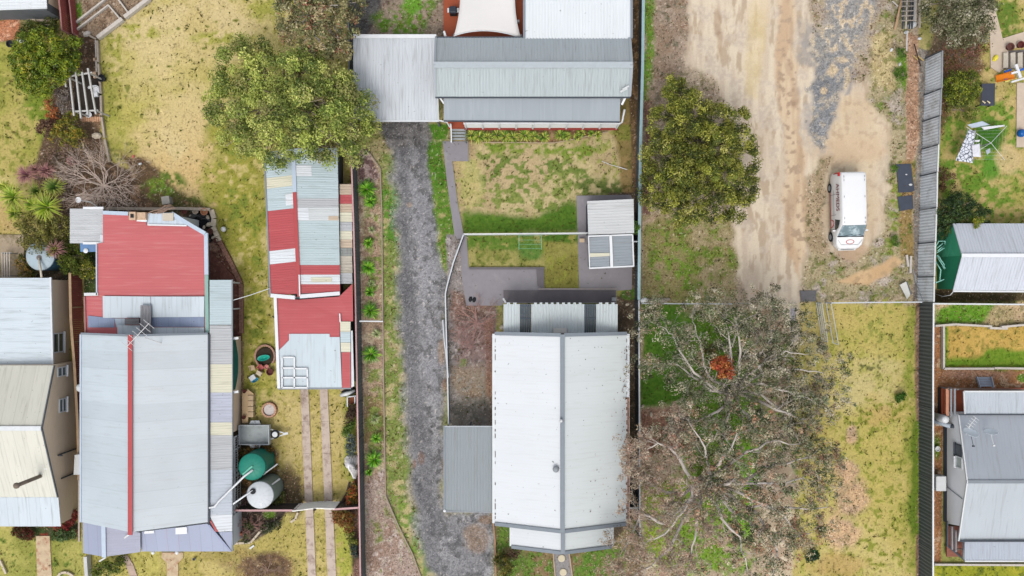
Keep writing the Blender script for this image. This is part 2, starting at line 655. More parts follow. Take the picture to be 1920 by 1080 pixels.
paint(pmask([(436, 640), (456, 640), (456, 830), (436, 830)], 2, 2), (140, 118, 94), (126, 106, 84), None, 'garden_soil')
paint(pmask([(438, 828), (508, 830), (524, 850), (520, 950), (440, 950)], 3, 8), (96, 82, 52), (62, 56, 42), (140, 105, 60), 'garden_soil')
paint(pmask([(448, 955), (545, 955), (520, 985), (480, 1010), (448, 1018)], 3, 6), (96, 82, 72), (74, 64, 56), (140, 124, 112), 'garden_soil')
green(emask(505, 965, 14, 10, .4), .6, (90, 120, 40), (110, 140, 50))
paint(pmask([(640, 940), (672, 885), (676, 960), (650, 960)], 2, 4), (72, 54, 46), (96, 70, 54), None, 'garden_soil')
paint(pmask([(655, 955), (680, 955), (684, 1160), (662, 1160)], 3, 5), (120, 90, 78), (140, 110, 96), (80, 70, 50), 'garden_soil')
# -- strip between shed fence and driveway
paint(pmask([(678, 270), (845, 230), (845, 700), (770, 1160), (684, 1160)], 2, 3), (184, 172, 122), (164, 152, 112), (140, 140, 80), 'weedy_ground')
green(pmask([(716, 290), (756, 290), (765, 700), (765, 960), (800, 1080), (745, 1080), (720, 900)], 6, 14), .56, (112, 130, 62), (140, 152, 80))
green(pmask([(680, 350), (716, 350), (718, 720), (682, 720)], 8, 14), .46, (110, 126, 60), (146, 150, 84))
green(pmask([(682, 740), (718, 740), (718, 905), (684, 905)], 8, 14), .5, (104, 118, 56), (140, 146, 78))
green(pmask([(716, 350), (750, 360), (752, 460), (716, 450)], 6, 14), .6, (84, 128, 40), (105, 145, 55))
green(pmask([(740, 930), (785, 960), (822, 1080), (800, 1080), (745, 980)], 6, 12), .55, (110, 140, 58), (140, 160, 75))
paint(pmask([(668, 276), (690, 280), (712, 315), (718, 600), (721, 910), (678, 910)], 2, 3), (182, 158, 132), (160, 134, 114), (206, 186, 162), 'garden_soil', cth=.52)
paint(pmask([(672, 280), (690, 280), (714, 330), (700, 345), (672, 345)], 3, 5), (112, 88, 86), (130, 106, 102), (176, 154, 148), 'garden_soil', cth=.55)
paint(pmask([(680, 740), (720, 740), (720, 830), (680, 830)], 5, 8), (168, 150, 106), (136, 116, 82), None, 'garden_soil')
green(pmask([(684, 360), (716, 360), (718, 900), (684, 900)], 8, 14), .47, (104, 124, 56), (146, 152, 82))
paint(pmask([(682, 905), (722, 880), (722, 920), (745, 985), (800, 1100), (684, 1100)], 4, 6), (156, 130, 114), (170, 150, 138), (192, 176, 166), 'garden_soil', cth=.6)
green(pmask([(686, 930), (722, 920), (745, 985), (790, 1100), (700, 1100)], 10, 18), .36, (112, 122, 66), (146, 146, 90))
# gravel
GRV = pmask([(735, 215), (800, 215), (814, 300), (822, 380), (830, 440), (846, 470), (836, 556), (842, 720), (833, 800), (836, 960), (928, 955), (936, 1160), (842, 1160), (800, 1060), (775, 960), (765, 900), (762, 800), (755, 660), (748, 560), (745, 440), (738, 330)], 13, 16)
paint(GRV, (146, 146, 152), (168, 168, 174), (118, 118, 122), 'gravel_driveway', n1=nB * .5 + nA * .5, cth=.56)
paint(pmask([(746, 240), (765, 240), (776, 560), (800, 800), (830, 1100), (800, 1060), (775, 900), (752, 560)], 8, 10) * GRV, (98, 98, 104), (126, 126, 132), (150, 150, 156), amt=.75)
paint(pmask([(786, 240), (802, 240), (806, 400), (822, 560), (800, 560), (790, 380)], 8, 10) * GRV, (104, 104, 110), (130, 130, 136), None, amt=.6)
paint(pmask([(765, 320), (790, 320), (815, 480), (832, 700), (832, 780), (800, 700), (780, 480)], 12, 12) * GRV, (176, 176, 184), (156, 156, 164), (126, 126, 130), amt=.8)
paint(pmask([(700, 228), (800, 226), (795, 275), (730, 280)], 6, 10), (122, 120, 122), (150, 148, 150), (100, 98, 100), 'gravel_driveway')
for e in ((790, 860, 6, 12, (150, 118, 104)), (777, 870, 4, 10, (150, 110, 92)), (768, 384, 6, 5, (196, 172, 150)), (833, 878, 5, 22, (166, 142, 104)), (828, 660, 8, 22, (178, 152, 128)), (835, 720, 8, 12, (150, 112, 92)), (896, 1010, 22, 26, (168, 142, 120)), (910, 975, 14, 8, (160, 128, 100))):
    paint(emask(*e[:4], .6), e[4], None, amt=.6)
green(pmask([(802, 232), (842, 232), (836, 262), (812, 262)], 3, 4), .8, (70, 118, 30), (100, 140, 45))
paint(pmask([(806, 262), (830, 265), (838, 330), (860, 445), (840, 520), (826, 500), (815, 400)], 5, 8), (170, 160, 110), (140, 145, 80), None, 'weedy_ground')
green(pmask([(802, 262), (830, 265), (836, 330), (852, 440), (845, 520), (826, 500), (812, 400)], 5, 10), .62, (76, 118, 36), (110, 140, 52))
green(pmask([(802, 262), (830, 265), (834, 350), (812, 350)], 5, 8), .8, (66, 112, 30), (96, 132, 42))
# top strip above carport
paint(pmask([(655, -80), (850, -80), (850, 70), (655, 70)], 2, 2), (168, 150, 132), (148, 132, 116), (124, 108, 98), 'weedy_ground')
paint(pmask([(655, -80), (712, -80), (712, 20), (690, 70), (655, 70)], 6, 10), (120, 118, 118), (140, 138, 138), (98, 92, 90), 'gravel_driveway')
green(pmask([(700, 30), (750, 5), (790, -20), (830, 0), (800, 35), (795, 70), (720, 70)], 8, 16), .52, (80, 125, 36), (120, 150, 55))
green(emask(773, 8, 16, 18, .4), .8, (96, 150, 40), (120, 165, 60))
# front lawn of the grey house
paint(pmask([(850, 235), (1198, 235), (1198, 372), (1085, 372), (1085, 445), (868, 445), (848, 300)], 2, 2), (203, 184, 134), (184, 160, 118), (170, 168, 92), 'lawn', cth=.6)
paint(emask(980, 318, 70, 40, .6), (196, 168, 130), (208, 180, 142), amt=.6)
green(pmask([(870, 262), (960, 262), (1060, 275), (1150, 262), (1100, 300), (1000, 292), (900, 292)], 6, 14), .5, (112, 140, 46), (150, 162, 66))
green(pmask([(868, 290), (1080, 300), (1120, 340), (1080, 400), (868, 400)], 6, 14), .46, (104, 128, 54), (136, 146, 70), w=.07, sz=nC)
green(pmask([(900, 340), (1080, 330), (1083, 400), (868, 400)], 10, 20), .45, (120, 138, 60), (156, 160, 84))
paint(pmask([(862, 300), (900, 300), (905, 360), (880, 400), (868, 380)], 8, 14), (216, 202, 140), (204, 188, 120), None, amt=.7)
green(pmask([(868, 398), (940, 405), (1000, 412), (1083, 375), (1083, 442), (868, 442)], 10, 14), .88, (74, 112, 30), (100, 132, 40), w=.2)
green(pmask([(1080, 340), (1190, 335), (1190, 366), (1085, 366)], 8, 10), .55, (90, 110, 50), (120, 130, 64))
paint(pmask([(872, 238), (1130, 240), (1120, 256), (1030, 268), (872, 266)], 3, 4), (150, 112, 84), (120, 86, 62), (170, 140, 104), 'garden_soil')
paint(pmask([(1163, 75), (1197, 75), (1197, 372), (1170, 372), (1150, 240)], 4, 8), (160, 134, 86), (140, 124, 70), (120, 110, 60), 'lawn')
green(emask(1170, 250, 20, 22, .6), .5, (130, 130, 56), (150, 148, 70))
paint(pmask([(1184, -80), (1200, -80), (1199, 420), (1188, 420), (1180, 180)], 2, 4), (104, 84, 58), (84, 66, 46), (130, 104, 74), 'garden_soil')
# yard with the terrace
paint(pmask([(866, 436), (1086, 436), (1086, 545), (1010, 545), (1010, 505), (876, 505)], 2, 0), (176, 164, 100), (150, 146, 76), (128, 134, 60), 'lawn')
green(pmask([(870, 438), (1000, 438), (1000, 466), (870, 466)], 6, 12), .64, (84, 120, 38), (120, 142, 54))
green(emask(995, 470, 24, 16, .4), .68, (84, 126, 50), (110, 140, 60))
paint(pmask([(1018, 440), (1084, 440), (1084, 541), (1022, 541)], 6, 8), (150, 146, 66), (132, 126, 54), (160, 158, 66), 'lawn', amt=.7)
green(emask(1052, 445, 40, 10, .4), .6, (70, 110, 34), (100, 130, 40))
paint(pmask([(1140, 360), (1200, 360), (1200, 1160), (1150, 1160), (1150, 560), (1182, 545)], 2, 3), (98, 86, 70), (84, 72, 58), (120, 104, 84), 'garden_soil')  # shade of the narrow gap by the fence put into the soil colour
green(emask(1180, 552, 18, 10, .5), .6, (66, 100, 34), (90, 120, 44))
# beside the white house
paint(pmask([(836, 440), (876, 440), (872, 500), (880, 575), (930, 575), (930, 800), (844, 800), (838, 560)], 2, 3), (150, 142, 138), (130, 124, 120), (172, 164, 160), 'weedy_ground', cth=.58)
paint(pmask([(843, 545), (928, 575), (928, 640), (900, 650), (860, 620), (845, 600)], 6, 10), (138, 112, 100), (120, 98, 88), (164, 146, 136), 'garden_soil')
paint(pmask([(848, 590), (925, 600), (925, 670), (860, 680)], 10, 14), (158, 132, 126), (140, 116, 110), (180, 158, 152), amt=.7)
paint(pmask([(846, 690), (905, 680), (926, 700), (926, 745), (880, 745), (846, 730)], 10, 14), (150, 134, 108), (160, 134, 100), (128, 120, 98), amt=.6)
paint(pmask([(908, 600), (928, 600), (928, 800), (914, 800)], 4, 6), (132, 92, 74), (150, 114, 94), None, 'garden_soil', amt=.75)
green(emask(868, 680, 8, 8, .7), .6, (110, 130, 70), (130, 150, 84))
paint(pmask([(850, 745), (925, 745), (925, 800), (848, 800)], 8, 10), (138, 132, 122), (120, 116, 102), (156, 148, 136), amt=.8)
paint(pmask([(928, 960), (962, 960), (962, 1020), (1150, 1020), (1200, 960), (1205, 1160), (928, 1160)], 2, 3), (140, 118, 86), (112, 116, 64), (160, 136, 106), 'weedy_ground')
green(pmask([(928, 985), (960, 985), (1035, 1040), (1035, 1100), (945, 1100)], 5, 10), .55, (84, 116, 42), (116, 140, 60))
green(pmask([(1072, 1035), (1170, 1030), (1180, 1100), (1076, 1100)], 5, 10), .55, (80, 118, 40), (112, 142, 56))
# -- the vacant lot
LOT = pmask([(1201, -80), (1722, -80), (1726, 1160), (1203, 1160)], 2, 0)
paint(LOT, (190, 172, 148), (172, 154, 132), (150, 138, 108), 'weedy_ground')
green(pmask([(1205, -80), (1235, -80), (1228, 120), (1222, 200), (1206, 210)], 4, 12), .66, (88, 135, 42), (130, 150, 62))
paint(pmask([(1225, -60), (1300, -60), (1290, 120), (1240, 200), (1215, 190), (1232, 100)], 8, 14), (170, 152, 134), (154, 132, 112), (128, 120, 100), 'weedy_ground')
paint(pmask([(1206, 190), (1222, 190), (1220, 420), (1206, 420)], 3, 5), (120, 90, 80), (140, 110, 96), (160, 136, 120), 'garden_soil')
TRK = pmask([(1288, -80), (1505, -80), (1520, 60), (1580, 160), (1690, 130), (1700, 240), (1680, 400), (1640, 470), (1560, 480), (1530, 430), (1500, 540), (1500, 600), (1485, 650), (1440, 620), (1400, 560), (1362, 480), (1372, 420), (1390, 300), (1340, 150), (1288, 120)], 9, 12)
TRK = np.maximum(TRK, pmask([(1420, 560), (1496, 560), (1490, 640), (1480, 700), (1455, 720), (1440, 640)], 8, 10))
ns = fbm(X * 4.0, Y * .45, 1.6, 31)
paint(TRK, (222, 206, 182), (208, 190, 168), (190, 170, 146), 'dirt_track', n1=ns, cth=.58, n2=fbm(X * 3, Y * .8, 1.2, 41))
paint(TRK * sm(fbm(X, Y, .9, 61, 4), .52, .62), (196, 182, 166), (214, 200, 180), None, n1=nD, amt=.6)
paint(pmask([(1405, -80), (1440, -80), (1436, 60), (1425, 180), (1400, 180), (1400, 40)], 8, 12) * TRK, (206, 184, 128), (226, 206, 170), None, amt=.6)
paint(pmask([(1452, -80), (1492, -80), (1488, 100), (1500, 200), (1520, 420), (1500, 520), (1470, 460), (1472, 300), (1460, 170)], 6, 12) * TRK, (196, 164, 130), (216, 192, 160), (170, 144, 118), n1=ns, amt=.8)
for (x, y, a) in ((1478, -20, 2), (1484, 60, 3), (1478, 130, 7), (1492, 175, 8), (1502, 300, 4), (1482, 380, 6), (1476, 440, 4), (1350, 90, 4), (1345, 40, 4)):
    paint(emask(x, y, a + 2, 26, .8), (160, 132, 108), (184, 158, 130), None, amt=.65)
paint(pmask([(1560, 170), (1650, 170), (1660, 260), (1650, 420), (1600, 470), (1540, 430), (1545, 320), (1520, 290)], 26, 20), (218, 198, 166), (208, 184, 152), (190, 166, 136), 'dirt_track', amt=.8)
paint(emask(1590, 280, 70, 26, .5), (204, 174, 142), (214, 188, 156), None, 'dirt_track', amt=.6)
paint(emask(1610, 475, 40, 14, .5), (200, 166, 136), (188, 156, 124), None, 'dirt_track', amt=.6)
paint(pmask([(1560, 300), (1545, 340), (1545, 420), (1560, 470), (1530, 500), (1505, 440), (1512, 360), (1535, 300)], 8, 12), (150, 132, 98), (176, 154, 122), (112, 108, 66), 'weedy_ground', amt=.85)
# blue metal spilt over the track
BM = pmask([(1500, -80), (1660, -80), (1650, 20), (1625, 60), (1600, 110), (1590, 150), (1566, 170), (1558, 220), (1545, 280), (1540, 300), (1522, 280), (1518, 240), (1524, 150), (1540, 120), (1525, 80), (1545, 40)], 22, 34)
paint(BM, (150, 150, 152), (170, 168, 166), (206, 188, 164), n1=nC, cth=.56, amt=.95)
ZONE[BM > .5] = 2
paint(pmask([(1518, 100), (1560, 90), (1580, 150), (1560, 230), (1540, 280), (1516, 250), (1524, 170)], 7, 14), (120, 124, 132), (140, 143, 150), (168, 162, 154), 'gravel_driveway', cth=.6, amt=.85)
paint(emask(1535, 75, 40, 46, .8), (150, 148, 146), (196, 184, 166), None, n1=nC, amt=.6)
paint(pmask([(1595, 150), (1603, 134), (1592, 175), (1584, 178)], 4, 6), (122, 126, 136), None, amt=.7)
paint(emask(1562, 130, 12, 14, .8), (214, 192, 160), None, amt=.8)
paint(emask(1545, 170, 6, 6, .6), (214, 192, 160), None, amt=.8)
# weeds right of the track
WD = pmask([(1640, 60), (1705, -80), (1705, 560), (1530, 566), (1505, 530), (1520, 470), (1600, 500), (1650, 440), (1672, 360), (1668, 240), (1630, 180)], 8, 16)
paint(WD, (176, 162, 128), (156, 148, 108), (128, 124, 84), 'weedy_ground', n1=nB)
green(WD, .36, (104, 128, 52), (140, 150, 70))
paint(WD * sm(nB, .58, .68), (196, 182, 172), (170, 156, 142), None, n1=nC, amt=.8)
green(pmask([(1672, 110), (1702, 100), (1702, 170), (1674, 160)], 6, 10), .62, (88, 130, 40), (120, 150, 56))
green(pmask([(1680, 300), (1702, 300), (1702, 480), (1660, 480)], 6, 10), .5, (104, 132, 48), (150, 156, 72))
paint(pmask([(1628, 70), (1680, 60), (1676, 170), (1640, 160)], 8, 14), (206, 188, 138), (188, 168, 118), (150, 140, 90), amt=.8, n1=nB)
paint(pmask([(1700, 60), (1724, 70), (1724, 260), (1712, 306), (1700, 306)], 3, 5), (184, 148, 120), (168, 132, 106), (200, 168, 142), 'garden_soil')
paint(pmask([(1690, 300), (1716, 300), (1712, 400), (1716, 490), (1686, 480)], 4, 6), (150, 128, 78), (170, 140, 96), (110, 118, 54), 'weedy_ground')
paint(pmask([(1722, 90), (1745, 95), (1738, 400), (1732, 562), (1712, 562), (1714, 340), (1724, 260)], 2, 3), (138, 132, 124), (120, 112, 104), (156, 148, 138), 'garden_soil')
paint(pmask([(1565, 528), (1600, 514), (1650, 500), (1678, 480), (1692, 490), (1668, 514), (1626, 532), (1580, 530)], 5, 6), (214, 182, 140), (202, 168, 126), (184, 156, 120), 'dirt_track')
# green and litter west of the track
paint(pmask([(1205, 400), (1372, 405), (1385, 500), (1370, 566), (1205, 566)], 6, 12), (172, 156, 120), (150, 140, 92), (190, 166, 140), 'weedy_ground')
green(pmask([(1215, 420), (1360, 420), (1385, 500), (1360, 562), (1212, 562)], 8, 18), .46, (96, 126, 46), (140, 150, 68))
green(emask(1268, 505, 42, 40, .5), .5, (104, 140, 46), (140, 160, 66))
paint(pmask([(1205, 568), (1300, 568), (1330, 700), (1300, 770), (1205, 770)], 3, 4), (140, 150, 70), (110, 130, 50), (164, 156, 96), 'lawn')
green(pmask([(1205, 575), (1290, 575), (1300, 765), (1205, 770)], 6, 10), .8, (72, 116, 28), (104, 145, 44), w=.15)
BT = pmask([(1290, 570), (1440, 575), (1500, 650), (1500, 1160), (1205, 1160), (1205, 770), (1290, 760)], 8, 14)
paint(BT, (186, 166, 142), (164, 142, 120), (200, 184, 160), 'weedy_ground')
green(BT, .42, (116, 140, 60), (150, 166, 80))
green(pmask([(1290, 575), (1400, 575), (1440, 830), (1290, 860)], 20, 30), .8, (84, 128, 36), (120, 156, 50))
green(pmask([(1290, 850), (1400, 830), (1400, 1080), (1270, 1080)], 20, 30), .55, (96, 134, 40), (134, 164, 56))
paint(pmask([(1205, 772), (1290, 765), (1290, 850), (1205, 850)], 6, 8), (150, 112, 94), (128, 90, 74), (190, 160, 138), 'garden_soil')
green(pmask([(1205, 905), (1290, 900), (1270, 1060), (1205, 1060)], 8, 14), .68, (112, 142, 44), (156, 172, 64))
green(pmask([(1350, 830), (1425, 840), (1415, 1010), (1380, 1000), (1400, 900)], 7, 10), .85, (112, 170, 40), (140, 190, 60))
paint(pmask([(1425, 860), (1480, 860), (1495, 1160), (1425, 1160), (1430, 950)], 8, 14), (200, 182, 154), (180, 156, 130), (220, 204, 178), 'dirt_track')
# lower right lawn
RL = pmask([(1500, 570), (1722, 568), (1726, 1160), (1480, 1160), (1496, 900), (1490, 700)], 6, 10)
paint(RL, (210, 190, 120), (198, 180, 100), (182, 168, 80), 'lawn', n1=nF * .4 + nA * .6)
paint(emask(1640, 720, 60, 60, .6), (212, 196, 140), (200, 184, 122), None, n1=nB, amt=.5)
paint(RL * sm(fbm(X, Y, 2.6, 71, 3), .52, .72), (202, 176, 98), (210, 190, 112), None, amt=.45)
green(RL * .6, .42, (168, 172, 74), (186, 184, 88), w=.2)
paint(emask(1560, 600, 50, 26, .6), (212, 186, 112), None, amt=.6)
paint(emask(1650, 780, 34, 22, .6), (200, 166, 100), None, amt=.6)
green(pmask([(1702, 568), (1722, 568), (1724, 1160), (1704, 1160), (1696, 800)], 10, 16), .6, (134, 146, 54), (172, 172, 76), w=.14)
paint(pmask([(1716, 566), (1728, 566), (1730, 1160), (1718, 1160)], 2, 3), (128, 100, 82), (150, 122, 100), (96, 78, 62), 'garden_soil')
green(pmask([(1710, 790), (1724, 790), (1724, 1000), (1706, 1000)], 4, 6), .8, (98, 122, 34), (120, 140, 44))
green(emask(1685, 746, 9, 7, .3), .95, (66, 108, 26), (90, 130, 36))
green(emask(1620, 670, 40, 44, .8), .36, (112, 112, 60), (130, 126, 74), w=.04, sz=nD * .5 + nC * .5)
green(emask(1650, 610, 60, 50, .8), .34, (150, 152, 70), (160, 156, 80), w=.04, sz=nC)
green(pmask([(1560, 780), (1690, 700), (1700, 1080), (1560, 1080)], 20, 30), .36, (140, 146, 56), (160, 158, 66), w=.05, sz=nC)
for e in ((1598, 812, 12, 20), (1590, 880, 24, 18), (1595, 935, 30, 44), (1580, 1000, 30, 30)):
    paint(emask(*e, .5), (208, 172, 136), (190, 160, 134), (176, 150, 118), 'weedy_ground', n1=nB, amt=.9)
paint(emask(1570, 1060, 60, 20, .6), (196, 162, 100), None, amt=.7)
paint(pmask([(1482, 575), (1492, 575), (1488, 640), (1482, 640)], 2, 3), (170, 168, 176), None, 'gravel_driveway')
# -- right-hand yards
RY = pmask([(1752, -80), (2200, -80), (2200, 566), (1740, 566)], 2, 0)
paint(RY, (206, 180, 118), (176, 166, 86), (140, 150, 60), 'lawn')
green(pmask([(1760, 200), (1905, 190), (1910, 420), (1760, 400)], 12, 24), .52, (96, 140, 40), (140, 160, 58))
green(pmask([(1860, 0), (1905, 0), (1905, 90), (1870, 95)], 5, 8), .66, (88, 125, 38), (130, 140, 56))
paint(pmask([(1750, 95), (1820, 85), (1850, 120), (1790, 200), (1760, 260), (1752, 240)], 6, 8), (110, 86, 60), (136, 108, 76), (96, 90, 50), 'garden_soil')
paint(pmask([(1770, -80), (1850, -80), (1850, 60), (1830, 120), (1745, 110)], 6, 8), (104, 92, 74), (124, 106, 84), None, 'garden_soil')
green(emask(1855, 255, 26, 30, .3), .9, (60, 110, 30), (76, 124, 36))
green(emask(1860, 310, 20, 24, .6), .75, (88, 140, 40), (110, 155, 50))
paint(emask(1890, 300, 22, 26, .5), (218, 190, 136), None, amt=.8)
paint(pmask([(1752, 540), (2000, 545), (2000, 566), (1752, 566)], 3, 4), (84, 74, 50), (100, 88, 60), None, 'garden_soil')
paint(pmask([(1752, 568), (2200, 568), (2200, 612), (1752, 612)], 2, 2), (206, 178, 142), (176, 158, 116), (150, 140, 96), 'weedy_ground')
green(pmask([(1755, 572), (1860, 572), (1840, 608), (1755, 606)], 5, 12), .68, (90, 140, 36), (120, 160, 50))
paint(pmask([(1750, 610), (1770, 610), (1770, 690), (2200, 690), (2200, 740), (1770, 745), (1765, 1060), (1750, 1060)], 2, 3), (176, 126, 84), (160, 112, 76), (190, 156, 124), 'garden_soil')
paint(emask(1830, 700, 70, 12, .5), (190, 150, 126), None, amt=.6)
green(emask(1757, 840, 9, 26, .5), .8, (88, 110, 34), (104, 124, 40))
green(emask(1918, 708, 10, 7, .5), .8, (80, 120, 34), (104, 140, 40))
paint(pmask([(1768, 612), (2200, 612), (2200, 690), (1768, 690)], 1, 0), (218, 178, 96), (204, 168, 84), (170, 150, 70), 'lawn')
green(pmask([(1820, 672), (1850, 655), (1880, 655), (2200, 670), (2200, 692), (1768, 692), (1768, 675)], 6, 12), .84, (98, 134, 28), (130, 156, 44))
green(pmask([(1766, 612), (1778, 612), (1778, 690), (1766, 690)], 3, 4), .7, (98, 134, 28), (130, 156, 44))
paint(pmask([(1752, 1056), (2200, 1056), (2200, 1160), (1752, 1160)], 2, 2), (190, 178, 52), (160, 162, 44), (120, 130, 40), 'lawn')
# small-scale life everywhere: weeds, bare specks, blades (real ground cover, not shade)
isg = ((ZONE == 1) | (ZONE == 5)).astype(np.float32)
k = sm(nD * .5 + nE * .5, .72, .80) * isg * sm(nB, .35, .6)
COLR *= (1 - .5 * k[..., None])
k = sm(1 - nD * .5 - vnoise(X, Y, .13, 19) * .5, .70, .85) * isg
COLR *= (1 + .16 * k[..., None])
k = sm(nE, .55, .95) * (ZONE == 2)
COLR *= (1 - .28 * k[..., None])
k = sm(vnoise(X, Y, .12, 23), .86, .97) * ((ZONE == 4) | (ZONE == 2) | (ZONE == 5))
COLR += k[..., None] * nlin((190, 180, 170)) * .55
# micro relief
Z = (nA - .5) * .05 + (nC - .5) * .03 + ((nD - .5) * .025) * isg
Z -= .03
flat = np.zeros_like(Z)
lw = (ZONE == 1)[..., None].astype(np.float32)
gy_ = COLR.mean(-1, keepdims=True)
COLR = COLR * (1 - .03 * lw) + gy_ * (.03 * lw)
COLR[..., 0] *= 1 - .02 * lw[..., 0]
COLR *= 1.03
COLR *= 1 - .09 * lw
COLR[..., 2] *= 1 - .06 * (ZONE == 2)
COLR[..., 0] *= 1 + .02 * (ZONE == 2)
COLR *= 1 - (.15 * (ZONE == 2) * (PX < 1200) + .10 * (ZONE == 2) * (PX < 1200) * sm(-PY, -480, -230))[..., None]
V = np.stack([X, Y, Z], -1).reshape(-1, 3)
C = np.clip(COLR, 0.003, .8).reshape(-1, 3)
idx = np.arange(NX * NY).reshape(NY, NX)
quads = np.stack([idx[:-1, :-1], idx[:-1, 1:], idx[1:, 1:], idx[1:, :-1]], -1).reshape(-1, 4)
fz = ZONE[:-1, :-1].reshape(-1)
GM = {'lawn': vcol_mat('grass_cover', fine=.2, fscale=9, bump=.4),
      'gravel_driveway': vcol_mat('gravel', fine=.22, fscale=16, bump=.5, vor=.25),
      'dirt_track': vcol_mat('packed_dirt', fine=.10, fscale=10, bump=.35),
      'garden_soil': vcol_mat('soil_and_litter', fine=.32, fscale=12, bump=.6, vor=.28),
      'weedy_ground': vcol_mat('weeds_and_earth', fine=.28, fscale=10, bump=.5, vor=.12)}
GM['ground'] = GM['lawn']
for zi, zn in enumerate(ZN):
    q = quads[fz == zi]
    if len(q) == 0:
        continue
    u, inv = np.unique(q, return_inverse=True)
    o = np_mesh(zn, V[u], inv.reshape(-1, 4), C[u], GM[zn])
    struct(o)
# the country beyond the picture
bgm = mat('outlying_grass', (190, 176, 112), 1.0, .35, .25, bump=.2, dirt=(140, 145, 72), dscale=.1, dth=.5)
g = MB()
g.add([(-900, -900, -.12), (900, -900, -.12), (900, 900, -.12), (-900, 900, -.12)], [(0, 1, 2, 3)])
struct(g.build('ground', bgm))

# ================================================================ BUILDINGS
ZINC = roof('zinc_pale_blue', (208, 219, 226), 'y', .76, .035)
ZINC_X = roof('zinc_pale_blue_down', (204, 214, 221), 'x', .76, .03)
CREAMR = roof('faded_cream_steel', (213, 211, 198), 'x', .8, .03)
CREAMR2 = roof('faded_cream_steel_light', (216, 214, 200), 'x', .8, .03)
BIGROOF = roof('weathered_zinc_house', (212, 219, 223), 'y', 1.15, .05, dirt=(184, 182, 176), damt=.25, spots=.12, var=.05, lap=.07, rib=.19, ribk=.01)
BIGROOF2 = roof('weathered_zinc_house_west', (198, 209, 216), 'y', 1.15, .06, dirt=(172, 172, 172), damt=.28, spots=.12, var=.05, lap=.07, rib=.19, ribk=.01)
RED = roof('faded_red_steel', (198, 102, 104), 'y', .76, .025, dirt=(206, 138, 136), damt=.35, spots=.12, var=.045, lap=.05, rib=.19, ribk=.06)
REDX = roof('brick_red_steel', (186, 82, 86), 'y', .76, .03, dirt=(196, 110, 108), damt=.3, spots=.12, var=.045, lap=.06, rib=.19, ribk=.07)
BLUEV = roof('lavender_blue_steel', (160, 168, 190), 'x', .76, .03, dirt=(172, 148, 160), damt=.3, spots=.05)
AQUA = roof('aqua_grey_steel', (192, 208, 212), 'y', .8, .03, rib=.16, lap=.1)
GREYP = roof('dull_grey_steel', (190, 192, 194), 'y', .8, .03, rib=.16)
WHITEP = roof('white_patch_steel', (226, 230, 234), 'y', .8, .02, rib=.2)
CREAMP = roof('cream_fibreglass', (222, 218, 194), 'y', .5, .04, rib=.16)
TANP = roof('tan_patch_steel', (202, 182, 160), 'y', .4, .05, rib=.2, dirt=(150, 130, 110), damt=.4)
SHEDZ = roof('shed_zinc', (200, 212, 218), 'x', .8, .03, lap=.1)
GREYN = roof('grey_house_shaded_slope', (168, 176, 180), 'x', .8, .03, spots=.2, lap=.05)  # slope turned from the sun, its shade put into the colour
GREYS = roof('grey_house_lit_slope', (176, 186, 188), 'x', .8, .02, spots=.2, lap=.05)  # same steel coloured lighter as the sunward slope
GREYV = roof('grey_veranda_roof', (158, 166, 172), 'x', 1.15, .03, dirt=(176, 182, 186), damt=.25, spots=.05, lap=.06)
CARP = roof('white_carport_sheet', (212, 217, 222), 'x', .8, .03, rib=.22, damt=.3, lap=.08)
WHT = roof('white_painted_steel', (226, 231, 234), 'x', .8, .01, dirt=(198, 200, 198), damt=.2, spots=.3, var=.025, lap=.05, rib=.2, ribk=.02)
WHT_L = roof('white_roof_west', (224, 228, 231), 'y', .8, .012, dirt=(196, 198, 196), damt=.2, spots=.4, var=.02, lap=.03, rib=.2, ribk=.01)
WHT_R = roof('white_roof_east', (219, 225, 225), 'y', .8, .012, dirt=(188, 190, 182), damt=.22, spots=.45, var=.02, lap=.03, rib=.2, ribk=.01)
PERG = roof('clear_pergola_sheet', (204, 213, 215), 'x', .3, .015, dirt=(180, 180, 170), damt=.3, lap=.1)
CPG = roof('slate_grey_carport', (144, 152, 156), 'x', .25, .01, spots=.15, lap=.05)
RHG = roof('grey_house_right_shaded', (164, 170, 178), 'x', .25, .01, spots=.1, lap=.05)  # upper slope, coloured darker as the side away from the sun
RHL = roof('grey_house_right_lit', (184, 191, 196), 'x', .25, .01, spots=.1, lap=.04)  # same roof, light on the sunward slope put into the colour
GZB = roof('garden_shelter_white', (206, 211, 220), 'x', 1.5, .02, rib=.2, spots=.1, lap=.1)
SHD1 = roof('small_shed_white', (204, 206, 206), 'y', .5, .03, dirt=(160, 158, 152), damt=.4, lap=.05)
SHD2 = roof('small_shed_grey', (150, 158, 164), 'y', .25, .03, lap=.1)
TANW = mat('tan_weatherboard', (236, 212, 184), .8, .06, 1.5, stretch=(1, 1, 6), dirt=(176, 152, 128), dth=.62)
WWALL = mat('white_weatherboard', (214, 219, 224), .7, .04, 1.5, dirt=(170, 174, 178), dth=.68)
GREYW = mat('grey_cladding', (104, 108, 112), .8, .1)
DARKW = mat('dark_plinth', (62, 64, 68), .85, .2)
REDW = mat('red_painted_timber', (160, 62, 60), .7, .1)
MAROON = mat('maroon_palings', (158, 80, 76), .85, .28, 4, stretch=(1, 6, 1), dirt=(140, 96, 84))
MAR_R = mat('dusty_maroon_rail', (168, 120, 116), .8, .15)
GUT = mat('grey_gutter', (138, 144, 150), .5, .08)
GUTW = mat('white_gutter', (222, 226, 228), .5, .06, dirt=(120, 110, 100), dth=.63)
GUTB = mat('pale_blue_gutter', (190, 204, 220), .5, .06)
GUTG = mat('pale_green_gutter', (140, 178, 168), .5, .06)
FLASH = mat('slate_flashing', (134, 142, 150), .5, .06)
